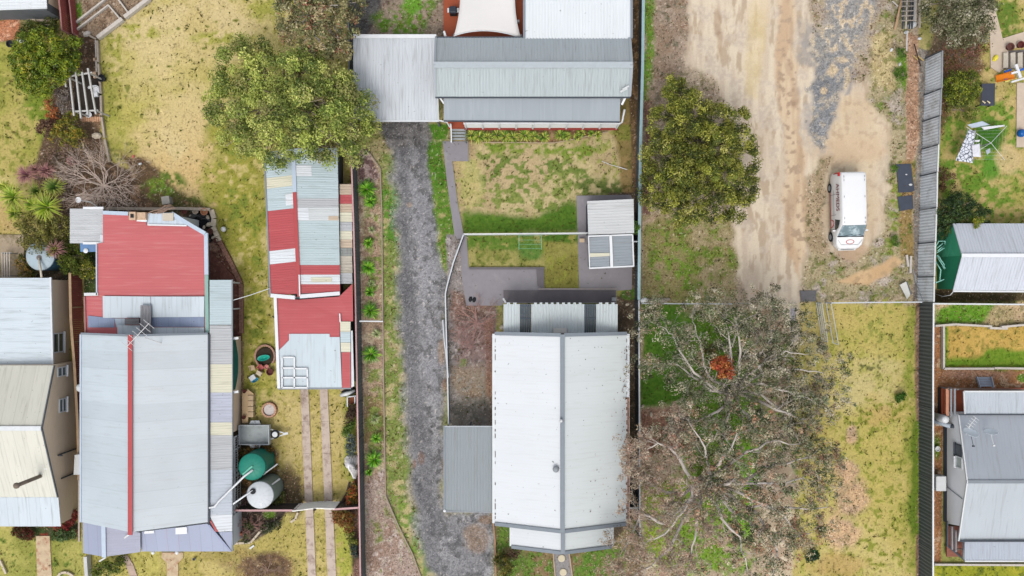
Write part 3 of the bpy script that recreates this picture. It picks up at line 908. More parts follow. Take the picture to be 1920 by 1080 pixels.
REDC = mat('red_ridge_metal', (180, 76, 78), .5, .08)
WHITE = mat('white_paint', (232, 234, 236), .5, .04)
OFFW = mat('off_white_plastic', (222, 224, 224), .45, .06, dirt=(170, 168, 160), dth=.66)
BLACK = mat('black_rubber', (38, 40, 44), .8, .2)
DKGREY = mat('dark_grey_metal', (74, 80, 88), .6, .15)
MIDGREY = mat('mid_grey_metal', (150, 155, 160), .5, .12)
GLASS = mat('window_glass', (110, 128, 136), .08, .15, 1.0, spec=.8)
GLASSD = mat('dark_glass', (58, 68, 74), .06, .2, 1.0, spec=.8)
TIMB = mat('weathered_timber', (186, 172, 156), .9, .2, 6, dirt=(130, 116, 100))
PALET = mat('pale_timber', (206, 198, 188), .9, .15, 6, dirt=(150, 140, 128))
DECK = mat('stained_decking', (168, 84, 54), .7, .14, 5, stretch=(1, 8, 1))
CONC = mat('weathered_concrete', (196, 178, 160), .9, .1, 2.5, dirt=(140, 120, 106), dscale=1.5, dth=.5, bump=.2)
CONCG = mat('dark_grey_concrete', (146, 142, 146), .9, .06, 2.0, dirt=(160, 156, 156), dscale=.9, dth=.56, bump=.15)
CONCD = mat('charcoal_concrete', (112, 107, 110), .9, .08, 2.0, dirt=(128, 120, 118), dscale=.9, dth=.6, bump=.15)
PAVE = mat('sandstone_paving', (206, 184, 152), .9, .14, 3.0, dirt=(176, 128, 100), dscale=2.0, dth=.5)
BRICKM = mat('clay_brick', (206, 176, 148), .9, .2, 8, dirt=(160, 110, 84))
STONE = mat('buff_stone', (208, 194, 172), .9, .18, 4)
RUST = mat('rusty_steel', (150, 92, 74), .85, .25, 8)


def wallbox(root, x0, y0, x1, y1, z1, m=WWALL, z0=-.1, name='wall'):
    b = MB()
    b.box(((x0 + x1) / 2, (y0 + y1) / 2, (z0 + z1) / 2), (abs(x1 - x0), abs(y1 - y0), z1 - z0))
    return b.build(name, m, root)


def part_slab(root, name, px, m, th=.05, label=None):
    """flat sheet from photo corners with heights [(px,py,z)..]"""
    b = MB().slab([Q(*p) for p in px], th)
    o = b.build(name, m, root)
    if label:
        o['label'] = label
    return o


def sheet(root, name, px, m, pitch=.2, amp=.018, label=None):
    """ribbed sheet, ribs run from corner 0 to corner 3"""
    o = MB().ribs(*[Q(*p) for p in px], pitch=pitch, amp=amp).build(name, m, root)
    if label:
        o['label'] = label
    return o


def rail(root, name, px, m, w=.12, h=.1):
    b = MB()
    p = [Q(*a) for a in px]
    for i in range(len(p) - 1):
        b.bar(p[i], p[i + 1], w, h)
    return b.build(name, m, root)


# ---- house on the far left, tan walls
t = thing('house', 'tan weatherboard house with cream and pale blue metal roofs at the left edge', 'house', (-34, -9, 0))
xw = -31.27
b = MB()
ya, yb_, yr = Q(0, 685, 3.1).y, Q(0, 932, 2.7).y, Q(0, 803, 4.5).y
b.add([(xw, ya, -.1), (xw, yb_ - 2.0, -.1), (xw, yb_ - 2.0, 2.3), (xw, yb_, 2.6), (xw, yr, 4.4), (xw, ya, 3.0),
       (-38, ya, -.1), (-38, yb_ - 2.0, -.1), (-38, yb_ - 2.0, 2.3), (-38, yb_, 2.6), (-38, yr, 4.4), (-38, ya, 3.0)],
      [(0, 1, 2, 3, 4, 5), (11, 10, 9, 8, 7, 6), (0, 6, 7, 1), (1, 7, 8, 2), (0, 5, 11, 6)])
b.build('wall', TANW, t)
wallbox(t, -38, Q(0, 522, 2.4).y - .1, -31.9, ya + .004, 2.3, TANW)
sheet(t, 'roof', [(-60, 521, 2.7), (-60, 685, 2.7), (98, 683, 2.42), (94, 521, 2.42)], ZINC, .15, .005, 'pale blue ribbed roof')
b = MB().ribs((-38, ya, 3.1), (xw + .05, ya, 3.1), (xw + .05, yr, 4.5), (-38, yr, 4.5), .8, .012)
b.build('roof', CREAMR, t)['label'] = 'dull cream upper roof slope'
b = MB().ribs((-38, yb_, 2.7), (xw + .05, yb_, 2.7), (xw + .05, yr, 4.5), (-38, yr, 4.5), .8, .012)
b.build('roof', CREAMR2, t)['label'] = 'pale cream lower roof slope'
b = MB().ribs((-38, yb_ - 2.12, 2.35), (xw + .1, yb_ - 2.12, 2.35), (xw + .1, yb_ - .02, 2.66), (-38, yb_ - .02, 2.66), .8, .012)
b.build('veranda_roof', ZINC_X, t)
MB().bar((-38, yr, 4.55), (xw + .06, yr, 4.55), .3, .05).build('ridge_cap', GUTW, t)
MB().bar((xw + .1, ya, 3.12), (xw + .1, yr, 4.52), .06, .14).bar((xw + .1, yr, 4.52), (xw + .1, yb_, 2.72), .06, .14).build('barge_board', GREYW, t)
b = MB().bar(Q(95, 520, 2.4), Q(99, 684, 2.4), .12, .12)
b.build('gutter', GUTW, t)


def window(root, face_x, y0, y1, z0, z1, d=1, glass=GLASSD, frame=WHITE, rail_=True):
    """window on a wall facing d along x"""
    f = MB()
    w = .07
    x = face_x + d * .03
    for (a, bb) in (((y0, z0), (y1, z0)), ((y0, z1), (y1, z1)), ((y0, z0), (y0, z1)), ((y1, z0), (y1, z1))) + ((((y0, (z0 + z1) / 2), (y1, (z0 + z1) / 2)),) if rail_ else ()):
        f.bar((x, a[0], a[1]), (x, bb[0], bb[1] + (1e-5)), .08, w)
    fo = f.build('window', frame, root)
    g_ = MB().box((face_x + d * .02, (y0 + y1) / 2, (z0 + z1) / 2), (.03, abs(y1 - y0), z1 - z0))
    g_.build('pane', glass, fo)
    sb = MB().box((face_x + d * .07, (y0 + y1) / 2, z0 - .08), (.16, abs(y1 - y0) + .2, .06))
    sb.build('sill', frame, fo)
    return fo


window(t, -31.9, -3.18, -4.5, .85, 2.05)
window(t, xw, -5.5, -6.1, 1.6, 2.6, glass=GLASS)
window(t, xw, -7.7, -8.6, 1.6, 2.4, glass=GLASS)
pb = Q(75, 893, 3.3)
MB().tube([(pb.x, pb.y, 3.2), (pb.x, pb.y, 5.7)], .13, 12).lathe((pb.x, pb.y, 5.7), [(.13, 0), (.2, .05), (.2, .15), (.05, .22)], 12).build('flue', mat('brown_flue', (122, 108, 96), .6, .15), t, True)
part_slab(t, 'flue_flashing', [(74, 865, 3.55), (88, 866, 3.55), (89, 880, 3.45), (76, 880, 3.45)], WHITE, .03)
MB().tube([(xw + .06, -11.5, .2), (xw + .06, -11.5, 2.6), (xw + .4, -11.5, 2.7)], .05, 6).build('downpipe', DKGREY, t)
MB().tube([(xw + .06, -13.2, .2), (xw + .06, -13.2, 2.2)], .05, 6).build('downpipe', DKGREY, t)

# ---- corner shed top left
t = thing('garden_shed', 'grey shed with a white ribbed roof in the top left corner', 'shed', (-35, 20.5, 0))
p1 = Q(86, 17, 2.0)
wallbox(t, -39, Q(0, 18, 2.).y, p1.x, 24, 1.9, GREYW)
b = MB().ribs((-39, Q(0, 22, 2).y, 2.0), (-39, 24.5, 2.5), (p1.x + .08, 24.5, 2.5), (p1.x + .08, Q(0, 16, 2).y, 2.0), .2, .03)
b.build('roof', WHT, t)
part_slab(t, 'footing', [(50, 36, .1), (107, 30, .1), (107, 38, .1), (54, 40, .1)], CONC, .12)
b = MB().box((Q(97, 10, .9).x, 21.5, .85), (.5, 3.2, 1.7))
b.build('side_store', TANW, t)

# ---- large house with red and zinc roofs
t = thing('house', 'long house with pale zinc gable roof, red ridge and flat red back roof', 'house', (-26, -10, 0))
ze, zr = 3.0, 5.2
xl, xr = Q(153, 0, ze).x, Q(390, 0, ze).x
yt, yb_ = Q(0, 627, ze).y, Q(0, 979, ze).y
xm = Q(245, 0, zr).x
b = MB()
i = .3
b.add([(xl + i, yt - .05, -.1), (xr - .05, yt - .05, -.1), (xr - .05, yt - .05, ze - .1), (xm, yt - .05, zr - .15), (xl + i, yt - .05, ze - .1),
       (xl + i, yb_ + .05, -.1), (xr - .05, yb_ + .05, -.1), (xr - .05, yb_ + .05, ze - .1), (xm, yb_ + .05, zr - .15), (xl + i, yb_ + .05, ze - .1)],
      [(0, 1, 2, 3, 4), (9, 8, 7, 6, 5), (0, 4, 9, 5), (1, 6, 7, 2)])
b.build('wall', WWALL, t)
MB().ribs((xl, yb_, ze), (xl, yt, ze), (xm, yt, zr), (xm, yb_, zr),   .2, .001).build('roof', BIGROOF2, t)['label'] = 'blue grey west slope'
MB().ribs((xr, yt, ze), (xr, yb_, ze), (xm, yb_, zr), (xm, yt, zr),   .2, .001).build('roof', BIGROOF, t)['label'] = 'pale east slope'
MB().bar((xm, yt + .1, zr + .06), (xm, yb_ - .15, zr + .06), .30, .06).build('ridge_cap', REDC, t)
MB().bar((xl, yt + .06, ze + .04), (xm, yt + .06, zr + .04), .14, .1).bar((xm, yt + .06, zr + .04), (xr, yt + .06, ze + .04), .14, .1).build('barge_board', FLASH, t)
MB().bar((xl - .06, yt, ze - .02), (xl - .06, yb_, ze - .02), .12, .12).build('gutter', GUTB, t)
MB().bar((xr + .06, yt, ze - .02), (xr + .06, yb_, ze - .02), .12, .12).build('gutter', DKGREY, t)  # gutter coloured dark to carry the shadow line of the roof edge
# front verandas
zf = 2.5
part_slab(t, 'veranda_roof', [(155, 976, 2.85), (193, 984, 3.25), (195, 1044, 3.05), (156, 1037, 2.6)], BLUEV, .05, 'lavender blue west slope of the small front gable')
part_slab(t, 'veranda_roof', [(194, 984, 3.25), (263, 999, 2.95), (263, 1035, 2.6), (196, 1044, 3.05)], roof('violet_grey_steel', (164, 166, 184), 'y', .2, .02), .05, 'violet grey east slope of the small front gable')
rail(t, 'ridge_cap', [(194, 985, 3.3), (195, 1045, 3.1)], GUTB, .28, .05)
part_slab(t, 'veranda_roof', [(265, 997, 2.75), (389, 982, 2.75), (432, 1034, 2.35), (265, 1034, 2.35)], BLUEV, .05, 'lavender blue front veranda roof stained pink')
rail(t, 'hip_cap', [(391, 984, 2.8), (433, 1034, 2.4)], mat('lavender_flashing', (150, 158, 186), .5, .06), .12, .05)
part_slab(t, 'roof_patch', [(271, 996, 2.79), (289, 995, 2.79), (289, 1000, 2.76), (270, 1001, 2.76)], WHITE, .02)
part_slab(t, 'roof_patch', [(329, 990, 2.80), (350, 988, 2.80), (351, 1001, 2.72), (329, 1002, 2.72)], WHITE, .02)
# side veranda made of odd sheets
segs = [(525, 608, AQUA), (610, 682, GREYP), (683, 735, CREAMP), (736, 791, roof('lilac_grey_steel', (186, 190, 204), 'y', .8, .03)), (792, 815, CREAMP), (816, 880, GREYP), (881, 964, roof('blue_grey_side_steel', (192, 199, 208), 'y', .8, .03))]
for (y0, y1, m_) in segs:
    sheet(t, 'side_roof_panel', [(393, y0, 2.9), (393, y1 + .9, 2.9), (435, y1 + .9, 2.5), (435, y0, 2.5)], m_, .2, .005)
part_slab(t, 'side_roof_panel', [(392, 965, 2.9), (435, 965, 2.5), (435, 996, 2.5), (409, 997, 2.75)], WHITEP)
part_slab(t, 'side_roof_panel', [(410, 998, 2.72), (435, 997, 2.49), (435, 1033, 2.35)], BLUEV)
part_slab(t, 'hip_flashing', [(391, 973, 2.93), (393, 972, 2.93), (409, 997, 2.78), (404, 997, 2.78)], REDC, .04)
rail(t, 'gutter', [(435.5, 524, 2.48), (436, 1033, 2.38)], GUT, .08, .1)
wx_ = -19.55
wallbox(t, xr - .04, Q(0, 632, 1.).y, wx_, Q(0, 808, 1.).y, 2.32, TANW)
for yy in (530, 580, 850, 900, 950, 1000):
    MB().box((wx_ - .05, Q(0, yy, 2.3).y, 1.2), (.09, .09, 2.3)).build('veranda_post', WHITE, t)
wallbox(t, xl + .3, Q(0, 1030, 2.4).y, Q(430, 0, 2.4).x, yb_ + .04, 2.28, WWALL)
# green roll-down blind and its brackets on the side wall
b = MB()
pts = []
y0, y1 = Q(0, 637, 2).y, Q(0, 732, 2).y
for k in range(13):
    u = k / 12
    pts.append((wx_ + .06, y0 + (y1 - y0) * u, 2.25))
for k in range(13):
    u = 1 - k / 12
    pts.append((wx_ + .14 + .22 * math.sin(math.pi * u), y0 + (y1 - y0) * u, 1.55))
b.slab(pts, .03)
b.build('blind', mat('dark_green_canvas', (38, 98, 84), .8, .1), t)
MB().box((wx_ + .3, y0 + .1, 2.2), (.62, .16, .1), .12).box((wx_ + .3, y1 - .1, 2.2), (.62, .16, .1), .16).build('blind_bracket', WHITE, t)
# flat red back roof
zb = 2.75
part_slab(t, 'flat_roof', [(193, 400, zb), (240, 404, zb), (256, 411, zb), (275, 417, zb), (275, 422, zb), (352, 422, zb), (384, 440, zb), (386, 555, zb - .03), (159, 555, zb - .03), (181, 553, zb), (181, 457, zb), (193, 455, zb)], RED, .08)
part_slab(t, 'flat_roof', [(158, 555.5, zb - .03), (386, 555.5, zb - .03), (388, 626, zb - .1), (160, 626, zb - .1)], RED, .08)
wallbox(t, Q(186, 0, 2.7).x, Q(0, 440, 2.6).y, -22.1, Q(0, 552, 2.6).y + .0, 2.6, WWALL)
wallbox(t, Q(200, 0, 2.7).x, Q(0, 407, 2.6).y, Q(345, 0, 2.6).x, Q(0, 440, 2.6).y - .004, 2.6, WWALL)
wallbox(t, Q(163, 0, 2.7).x, Q(0, 557, 2.6).y, Q(380, 0, 2.6).x, yt - .002, 2.55, WWALL)
part_slab(t, 'parapet', [(193, 395, zb + .06), (240, 397, zb + .06), (240, 404, zb + .06), (193, 402, zb + .06)], GUTB, .14)
part_slab(t, 'parapet', [(276, 400, zb + .06), (324, 398, zb + .06), (352, 422, zb + .06), (276, 421, zb + .06)], roof('pale_blue_upstand', (208, 220, 232), 'x', 1, .02), .14)
rail(t, 'parapet', [(322, 400, zb + .1), (351, 418, zb + .1), (385, 438, zb + .1)], GUTB, .26, .16)
rail(t, 'box_gutter', [(386.5, 437, zb + .06), (387.5, 515, zb + .06)], GUTB, .26, .14)
rail(t, 'box_gutter', [(387.5, 515.5, zb + .06), (389, 624, zb + .02)], GUTG, .24, .14)
rail(t, 'flashing', [(277, 421.5, zb + .12), (350, 423, zb + .12)], WHITE, .1, .06)
rail(t, 'flashing', [(181, 458, zb + .04), (181.5, 553, zb + .04)], GUTB, .08, .08)
rail(t, 'flashing', [(158, 552, zb + .04), (184, 551.5, zb + .04)], OFFW, .2, .08)
rail(t, 'flashing', [(158.5, 556, zb + .02), (160.5, 624, zb - .04)], MAR_R, .1, .08)
part_slab(t, 'roof_panel', [(192.5, 555, zb + .1), (282, 556, zb + .1), (283, 596, zb + .02), (193, 596, zb + .02)], ZINC_X, .03, 'pale steel sheet left of the duct')
part_slab(t, 'roof_panel', [(283, 556, zb + .13), (383, 556, zb + .13), (383, 594, zb + .05), (284, 595, zb + .05)], ZINC_X, .03, 'pale steel sheet right of the duct')
BLS = roof('dusky_blue_steel', (128, 142, 170), 'x', .8, .03, dirt=(150, 160, 182), damt=.3)
part_slab(t, 'roof_panel', [(165, 592, zb), (215, 597, zb), (215, 614, zb - .06), (165, 614, zb - .06)], BLS, .03)
part_slab(t, 'roof_panel', [(215, 597, zb), (236, 597, zb), (234, 610, zb - .04), (218, 614, zb - .04)], roof('grey_blue_patch', (165, 178, 192), 'x', .8, .03), .03)
part_slab(t, 'roof_panel', [(284, 595, zb - .0), (383, 594, zb - .0), (383, 613, zb - .05), (284, 613, zb - .05)], BLS, .03)
part_slab(t, 'roof_panel', [(220, 610, zb), (262, 610, zb), (262, 627, zb - .02), (220, 627, zb - .02)], ZINC_X, .03)
part_slab(t, 'roof_panel', [(284, 614, zb), (383, 614, zb), (383, 624, zb - .02), (284, 626, zb - .02)], ZINC_X, .03)
sheet(t, 'duct_cover', [(263, 627, zb + .34), (283, 627, zb + .34), (282.5, 573, zb + .34), (263.5, 572, zb + .34)], mat('streaked_grey_sheet', (150, 150, 154), .6, .35, 2, stretch=(8, .6, 1)), .1, .04)
MB().bar(Q(235, 603, zb + .2), Q(262, 603, zb + .2), .42, .2).build('duct', mat('dark_duct', (96, 96, 100), .6, .3, 2, stretch=(.6, 6, 1)), t)
sheet(t, 'annex_roof', [(131, 391, 2.6), (131, 456, 2.5), (194, 456, 2.5), (193, 391, 2.6)], roof('pale_grey_annex', (200, 202, 204), 'y', .8, .02, rib=.16), .16, .02)
rail(t, 'annex_flashing', [(156, 390, 2.68), (194, 390, 2.68)], WHITE, .16, .06)
rail(t, 'annex_flashing', [(156, 456, 2.58), (195, 456, 2.58)], WHITE, .16, .06)
wallbox(t, Q(136, 0, 2.5).x, Q(0, 396, 2.5).y, Q(190, 0, 2.5).x, Q(0, 452, 2.5).y, 2.46, GREYW)
part_slab(t, 'lean_to_roof', [(150, 456, 2.2), (182, 456, 2.2), (182, 472, 2.1), (151, 472, 2.1)], roof('bright_blue_steel', (92, 134, 184), 'x', .2, .03), .05)
c_ = Q(159, 470, 2.3)
MB().lathe((c_.x, c_.y, 2.13), [(.16, 0), (.17, .06), (.05, .1)], 14).build('vent_cap', WHITE, t)
# chimney of pale brick
ch = MB()
c_ = Q(258, 405, 3.1)
ch.box((c_.x, c_.y, 1.5), (1.1, .52, 3.1))
ch.box((c_.x - .33, c_.y, 3.1), (.46, .56, .18))
ch.box((c_.x + .3, c_.y + .05, 3.08), (.5, .4, .12))
co = ch.build('chimney', BRICKM, t, bevel=.02)
MB().box((c_.x - .33, c_.y, 3.2), (.22, .26, .03)).build('flue_opening', BLACK, co)
part_slab(t, 'roof_board', [(304, 400, 3.0), (325, 399, 3.0), (325, 414, 2.95), (305, 414, 2.95)], mat('beige_board', (204, 192, 174), .8, .1), .05)
part_slab(t, 'ledge', [(258, 411, 2.95), (275, 412, 2.95), (275, 416, 2.92), (256, 415, 2.92)], WHITE, .05)
# television aerial on the ridge
c_ = Q(300, 645, 4.6)
tp = Vector((c_.x - .3, c_.y + .55, 6.2))
an = MB().tube([(c_.x, c_.y, 4.2), tp], .025, 5)
an.tube([tp + Vector((-1.1, -.6, 0)), tp + Vector((.35, .9, .05))], .022, 5)
for k in range(7):
    u = k / 6
    p_ = tp + Vector((-1.1 + 1.4 * u, -.6 + 1.45 * u, 0))
    an.tube([p_ + Vector((-.35, .28, 0)), p_ + Vector((.35, -.28, 0))], .016, 4)
an.build('aerial', mat('aerial_alloy', (222, 222, 220), .4, .05), t)
# small pieces on the walls
MB().slab([Q(140, 853, 1.9), Q(150, 852, 2.2), Q(150, 890, 2.2), Q(138, 890, 1.9)], .05).build('window_awning', OFFW, t)
c_ = Q(148, 727, 2.2)
MB().lathe((c_.x + .1, c_.y, 2.2), [(.25, 0), (.27, .1), (.1, .16)], 16).build('vent_cap', OFFW, t, True)
MB().bar(Q(149, 900, 1.6), Q(149, 1015, 1.6), .12, .14).build('wall_ledge', TIMB, t)
MB().tube([Q(247, 998, 5.1), Q(234, 1008, 3.2)], .06, 6).build('finial_pipe', WHITE, t)
MB().tube([Q(198, 1045, 3.0), Q(187, 1052, 2.2)], .06, 6).build('finial_pipe', WHITE, t)
for (x_, y_) in ((287, 1036), (332, 1036)):
    c_ = Q(x_, y_, 2.2)
    MB().lathe((c_.x, c_.y, 2.15), [(.12, 0), (.13, .1), (.04, .14)], 12).build('light_fitting', WHITE, t, True)
# downpipes into the water tanks
MB().tube([Q(392, 952, 3.0), Q(402, 950, 2.95), Q(410, 940, 2.9), Q(458, 893, 2.5), Q(474, 881, 2.45)], .07, 8).build('overflow_pipe', WHITE, t, True)
MB().tube([Q(437, 945, 2.6), Q(474, 919, 2.6)], .06, 8).build('overflow_pipe', WHITE, t, True)

# ---- patchwork shed
t = thing('shed', 'long patchwork shed of red, zinc and white metal sheets beside the dark fence', 'shed', (-14.5, 2, 0))
z0, zr = 2.3, 2.95
ridge = lambda y: 550 + (y - 290) / 265 * 11
lft = lambda y: 497 + (y - 290) / 265 * 11
rgt = lambda y: 633 + (y - 290) / 265 * 5


def lp(y0, y1, m_, x0=None, x1=None, zz=0):
    f0 = 0 if x0 is None else x0
    f1 = 1 if x1 is None else x1
    def pt(y, f):
        return (lft(y) + (ridge(y) - lft(y)) * f, y - 6 * f + 3, z0 + (zr - z0) * f + zz)
    return sheet(t, 'roof_sheet', [pt(y0, f0), pt(y1, f0), pt(y1, f1), pt(y0, f1)], m_, .16, .006)


def rp_(y0, y1, m_, x0=0, x1=1, zz=0):
    def pt(y, f):
        return (ridge(y) + (rgt(y) - ridge(y)) * f, y, zr + (z0 - zr) * f + zz)
    return sheet(t, 'roof_sheet', [pt(y0, x1), pt(y1, x1), pt(y1, x0), pt(y0, x0)], m_, .16, .006)


for a in ((282, 330, AQUA), (331, 350, CREAMP), (351, 392, AQUA), (393, 467, REDX), (468, 492, WHITEP), (493, 552, REDX)):
    lp(a[0], a[1] + .9, a[2])
lp(365, 386, WHITEP, .66, .98, .02)
for a in ((278, 308, AQUA), (309, 331, AQUA), (332, 371, AQUA), (372, 388, GREYP), (389, 413, roof('chalky_steel', (206, 210, 210), 'y', .2, .05, spots=.5)), (414, 496, roof('wide_aqua_steel', (188, 204, 206), 'y', .8, .02, lap=.1)), (497, 514, REDX), (515, 532, WHITEP), (533, 549, REDX)):
    rp_(a[0], a[1] + .9, a[2])
rp_(310, 330, WHITEP, .02, .4, .02)
rp_(389, 413, WHITEP, .0, .3, .02)
rp_(405, 413, TANP, .76, .99, .02)
rp_(520, 529, CREAMP, .3, .8, .02)
rail(t, 'ridge_cap', [(550, 290, zr + .04), (552.5, 360, zr + .04)], GUTB, .26, .05)
rail(t, 'ridge_cap', [(552.5, 360.5, zr + .04), (561, 556, zr + .04)], REDC, .26, .05)
rail(t, 'gutter', [(496, 290, z0), (507, 556, z0)], GUT, .1, .1)
rail(t, 'barge_board', [(508, 554, z0 + .05), (553, 558, zr + .05)], WHITE, .26, .08)
rail(t, 'barge_board', [(562, 556, zr + .05), (637, 550, z0 + .05)], WHITE, .26, .08)
rail(t, 'barge_board', [(561, 515, zr + .09), (562, 555, zr + .09)], WHITE, .08, .05)
# lean-to strip
lt = [(345, 364, TANP), (365, 381, REDX), (382, 397, TANP), (398, 415, CREAMP), (416, 432, GREYP), (433, 448, CREAMP), (449, 464, TANP), (465, 479, roof('lichen_sheet', (150, 154, 150), 'x', .3, .06, damt=.5)), (480, 511, roof('grimy_cream', (196, 188, 172), 'y', .3, .05, dirt=(130, 120, 104), damt=.5)), (512, 531, GREYP)]
for (y0, y1, m_) in lt:
    sheet(t, 'lean_to_sheet', [(637, y0, 2.0), (637, y1 + .9, 2.0), (661, y1 + .9, 1.85), (660, y0, 1.85)], m_, .2, .014)
# lower block
part_slab(t, 'flat_roof', [(517, 558, 2.35), (560, 562, 2.35), (636, 556, 2.35), (661, 532, 2.3), (662, 602, 2.3), (657, 603, 2.3), (637, 603, 2.32), (637, 632, 2.32), (618, 632, 2.32), (618, 627, 2.32), (542, 627, 2.32), (542, 637, 2.32), (524, 656, 2.32), (522, 656, 2.32)], REDX, .06)
part_slab(t, 'flat_roof', [(523.5, 656.5, 2.36), (542, 638, 2.36), (542, 626, 2.36), (618, 626, 2.36), (618, 632, 2.36), (637, 632, 2.36), (641, 727, 2.3), (524, 727, 2.3)], SHEDZ, .05)
part_slab(t, 'roof_strip', [(637.5, 603, 2.38), (657, 603, 2.38), (657, 622, 2.38), (638, 622, 2.38)], CREAMP, .04)
part_slab(t, 'roof_strip', [(638, 622.5, 2.38), (657, 622.5, 2.38), (657, 642, 2.38), (638.5, 642, 2.38)], AQUA, .04)
part_slab(t, 'roof_strip', [(638.5, 642.5, 2.38), (657, 642.5, 2.38), (657, 660, 2.38), (639.5, 660, 2.38)], CREAMP, .04)
part_slab(t, 'roof_strip', [(640, 661, 2.38), (657, 660, 2.38), (657.5, 727, 2.34), (641.5, 727, 2.34)], REDX, .04)
part_slab(t, 'roof_strip', [(658, 620, 2.3), (661, 620, 2.3), (664, 724, 2.25), (658.5, 727, 2.25)], GUTW, .04)
rail(t, 'barge_board', [(516, 556, 2.4), (523, 728, 2.38)], WHITE, .2, .1)
rail(t, 'flashing', [(637, 588, 2.45), (638, 604, 2.45)], WHITE, .08, .05)
rail(t, 'gutter', [(521, 729, 2.28), (658, 728, 2.28)], GUT, .1, .1)
f_ = MB()
zz = 2.44
for a in (((529, 670), (551, 670)), ((529, 690), (551, 690)), ((529, 708), (577, 708)), ((529, 727), (577, 727)), ((529, 670), (529, 727)), ((552, 670), (552, 727)), ((552, 691), (577, 691)), ((576, 691), (577, 727))):
    f_.bar(Q(*a[0], zz), Q(*a[1], zz), .1, .05)
f_.build('skylight_frame', WHITE, t)
wallbox(t, Q(503, 0, 2.2).x, Q(0, 284, 2.2).y, Q(630, 0, 2.2).x, Q(0, 552, 2.2).y, 2.2, GREYW)
wallbox(t, Q(528, 0, 2.2).x, Q(0, 556, 2.2).y, Q(655, 0, 2.2).x, Q(0, 722, 2.2).y, 2.2, GREYW)
wallbox(t, Q(632, 0, 2.2).x, Q(0, 350, 2.2).y, Q(655, 0, 2.2).x, Q(0, 530, 2.2).y, 1.75, GREYW)

# ---- grey ribbed house at the top
t = thing('house', 'grey ribbed metal gable house with red decking and white front screens, top centre', 'house', (3, 15, 0))
ze, zr = 3.0, 3.9
xl, xr = Q(816, 0, ze).x, Q(1182, 0, ze).x
yt, yb_ = Q(0, 71, ze).y, Q(0, 181, ze).y
ym = Q(0, 122, zr).y
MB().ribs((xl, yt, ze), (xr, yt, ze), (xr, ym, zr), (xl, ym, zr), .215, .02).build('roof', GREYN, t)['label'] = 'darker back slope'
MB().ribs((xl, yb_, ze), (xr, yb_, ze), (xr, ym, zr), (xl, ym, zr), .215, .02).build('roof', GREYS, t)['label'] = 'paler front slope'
MB().bar((xl, ym, zr + .05), (xr, ym, zr + .05), .42, .05).build('ridge_cap', mat('pale_grey_ridge', (182, 190, 194), .5, .05), t)
MB().bar((xl + .05, yt, ze + .06), (xl + .05, ym, zr + .06), .14, .06).bar((xl + .05, ym, zr + .06), (xl + .05, yb_, ze + .06), .14, .06).build('barge_board', GREYV, t)
MB().bar((xr - .06, yt, ze + .06), (xr - .06, ym, zr + .06), .2, .06).bar((xr - .06, ym, zr + .06), (xr - .06, yb_, ze + .06), .2, .06).build('barge_board', GREYV, t)
MB().bar((xl, yb_ - .05, ze - .06), (xr, yb_ - .05, ze - .06), .1, .1).build('gutter', DKGREY, t)  # dark colour stands in for the shadow gap below the front eave
MB().bar((xl, yt + .05, ze - .06), (xr, yt + .05, ze - .06), .1, .1).build('gutter', DKGREY, t)  # likewise, shadow gap at the back eave put into the colour
wallbox(t, xl + .4, yt - .35, xr - .3, yb_ + .15, 2.85, WWALL)
part_slab(t, 'veranda_roof', [(832, 183, 2.75), (1163, 183, 2.75), (1162, 228, 2.5), (832, 226, 2.5)], GREYV, .05)
rail(t, 'gutter', [(832, 227, 2.5), (1162, 229, 2.5)], DKGREY, .08, .1)
rail(t, 'bracket', [(824, 182, 2.9), (832, 194, 2.6)], WHITE, .1, .1)
rail(t, 'bracket', [(1173, 182, 2.9), (1166, 196, 2.6)], WHITE, .14, .1)
sheet(t, 'carport_roof', [(663, 226, 2.6), (823, 226, 2.6), (819, 67, 2.7), (662, 67, 2.7)], CARP, .215, .02)
rail(t, 'carport_flashing', [(662, 68, 2.75), (818, 68, 2.75)], WHITE, .26, .04)
rail(t, 'carport_gutter', [(664, 227, 2.58), (823, 227, 2.58)], GUTW, .1, .1)
rail(t, 'carport_gutter', [(823, 226, 2.5), (838, 229, 2.3), (843, 238, 1.6)], WHITE, .08, .08)
for (x_, y_) in ((675, 72), (812, 72), (675, 222), (818, 222)):
    c_ = Q(x_, y_, 2.5)
    MB().box((c_.x, c_.y, 1.25), (.12, .12, 2.55)).build('carport_post', GREYW, t)
# deck floor, railing, edge board
xa, xb = Q(874, 0, .6).x, Q(1155, 0, .6).x
yd = Q(0, 241, .6).y
MB().box(((xa - 1.3 + xb) / 2, (yd + yb_) / 2, .5), (xb - xa + 1.3, abs(yb_ - yd), .16)).build('veranda_floor', DECK, t)
yp = yd + .04
pn = MB()
n_ = 9
for k in range(n_):
    x0_ = xa + (xb - xa) * k / n_ + .06
    x1_ = xa + (xb - xa) * (k + 1) / n_ - .06
    pn.box(((x0_ + x1_) / 2, yp, 1.42), (x1_ - x0_, .04, 1.36))
pn.build('railing_panel', mat('white_screen', (250, 250, 250), .8, .02), t)
for k in range(n_ + 1):
    MB().box((xa + (xb - xa) * k / n_, yp - .04, 1.4), (.1, .1, 1.7)).build('railing_post', WHITE, t)
MB().box(((xa + xb) / 2, yp, 2.14), (xb - xa + .2, .12, .08)).build('handrail', WHITE, t)
MB().box(((xa + xb) / 2, yp - .08, .5), (xb - xa + .3, .08, .2)).build('edge_board', REDW, t)
MB().tube([(xb, yp, 1.75), (xb + .25, yp + .15, 1.85), (xb + .35, yp + .9, 2.4)], .07, 8).build('downpipe', WHITE, t, True)
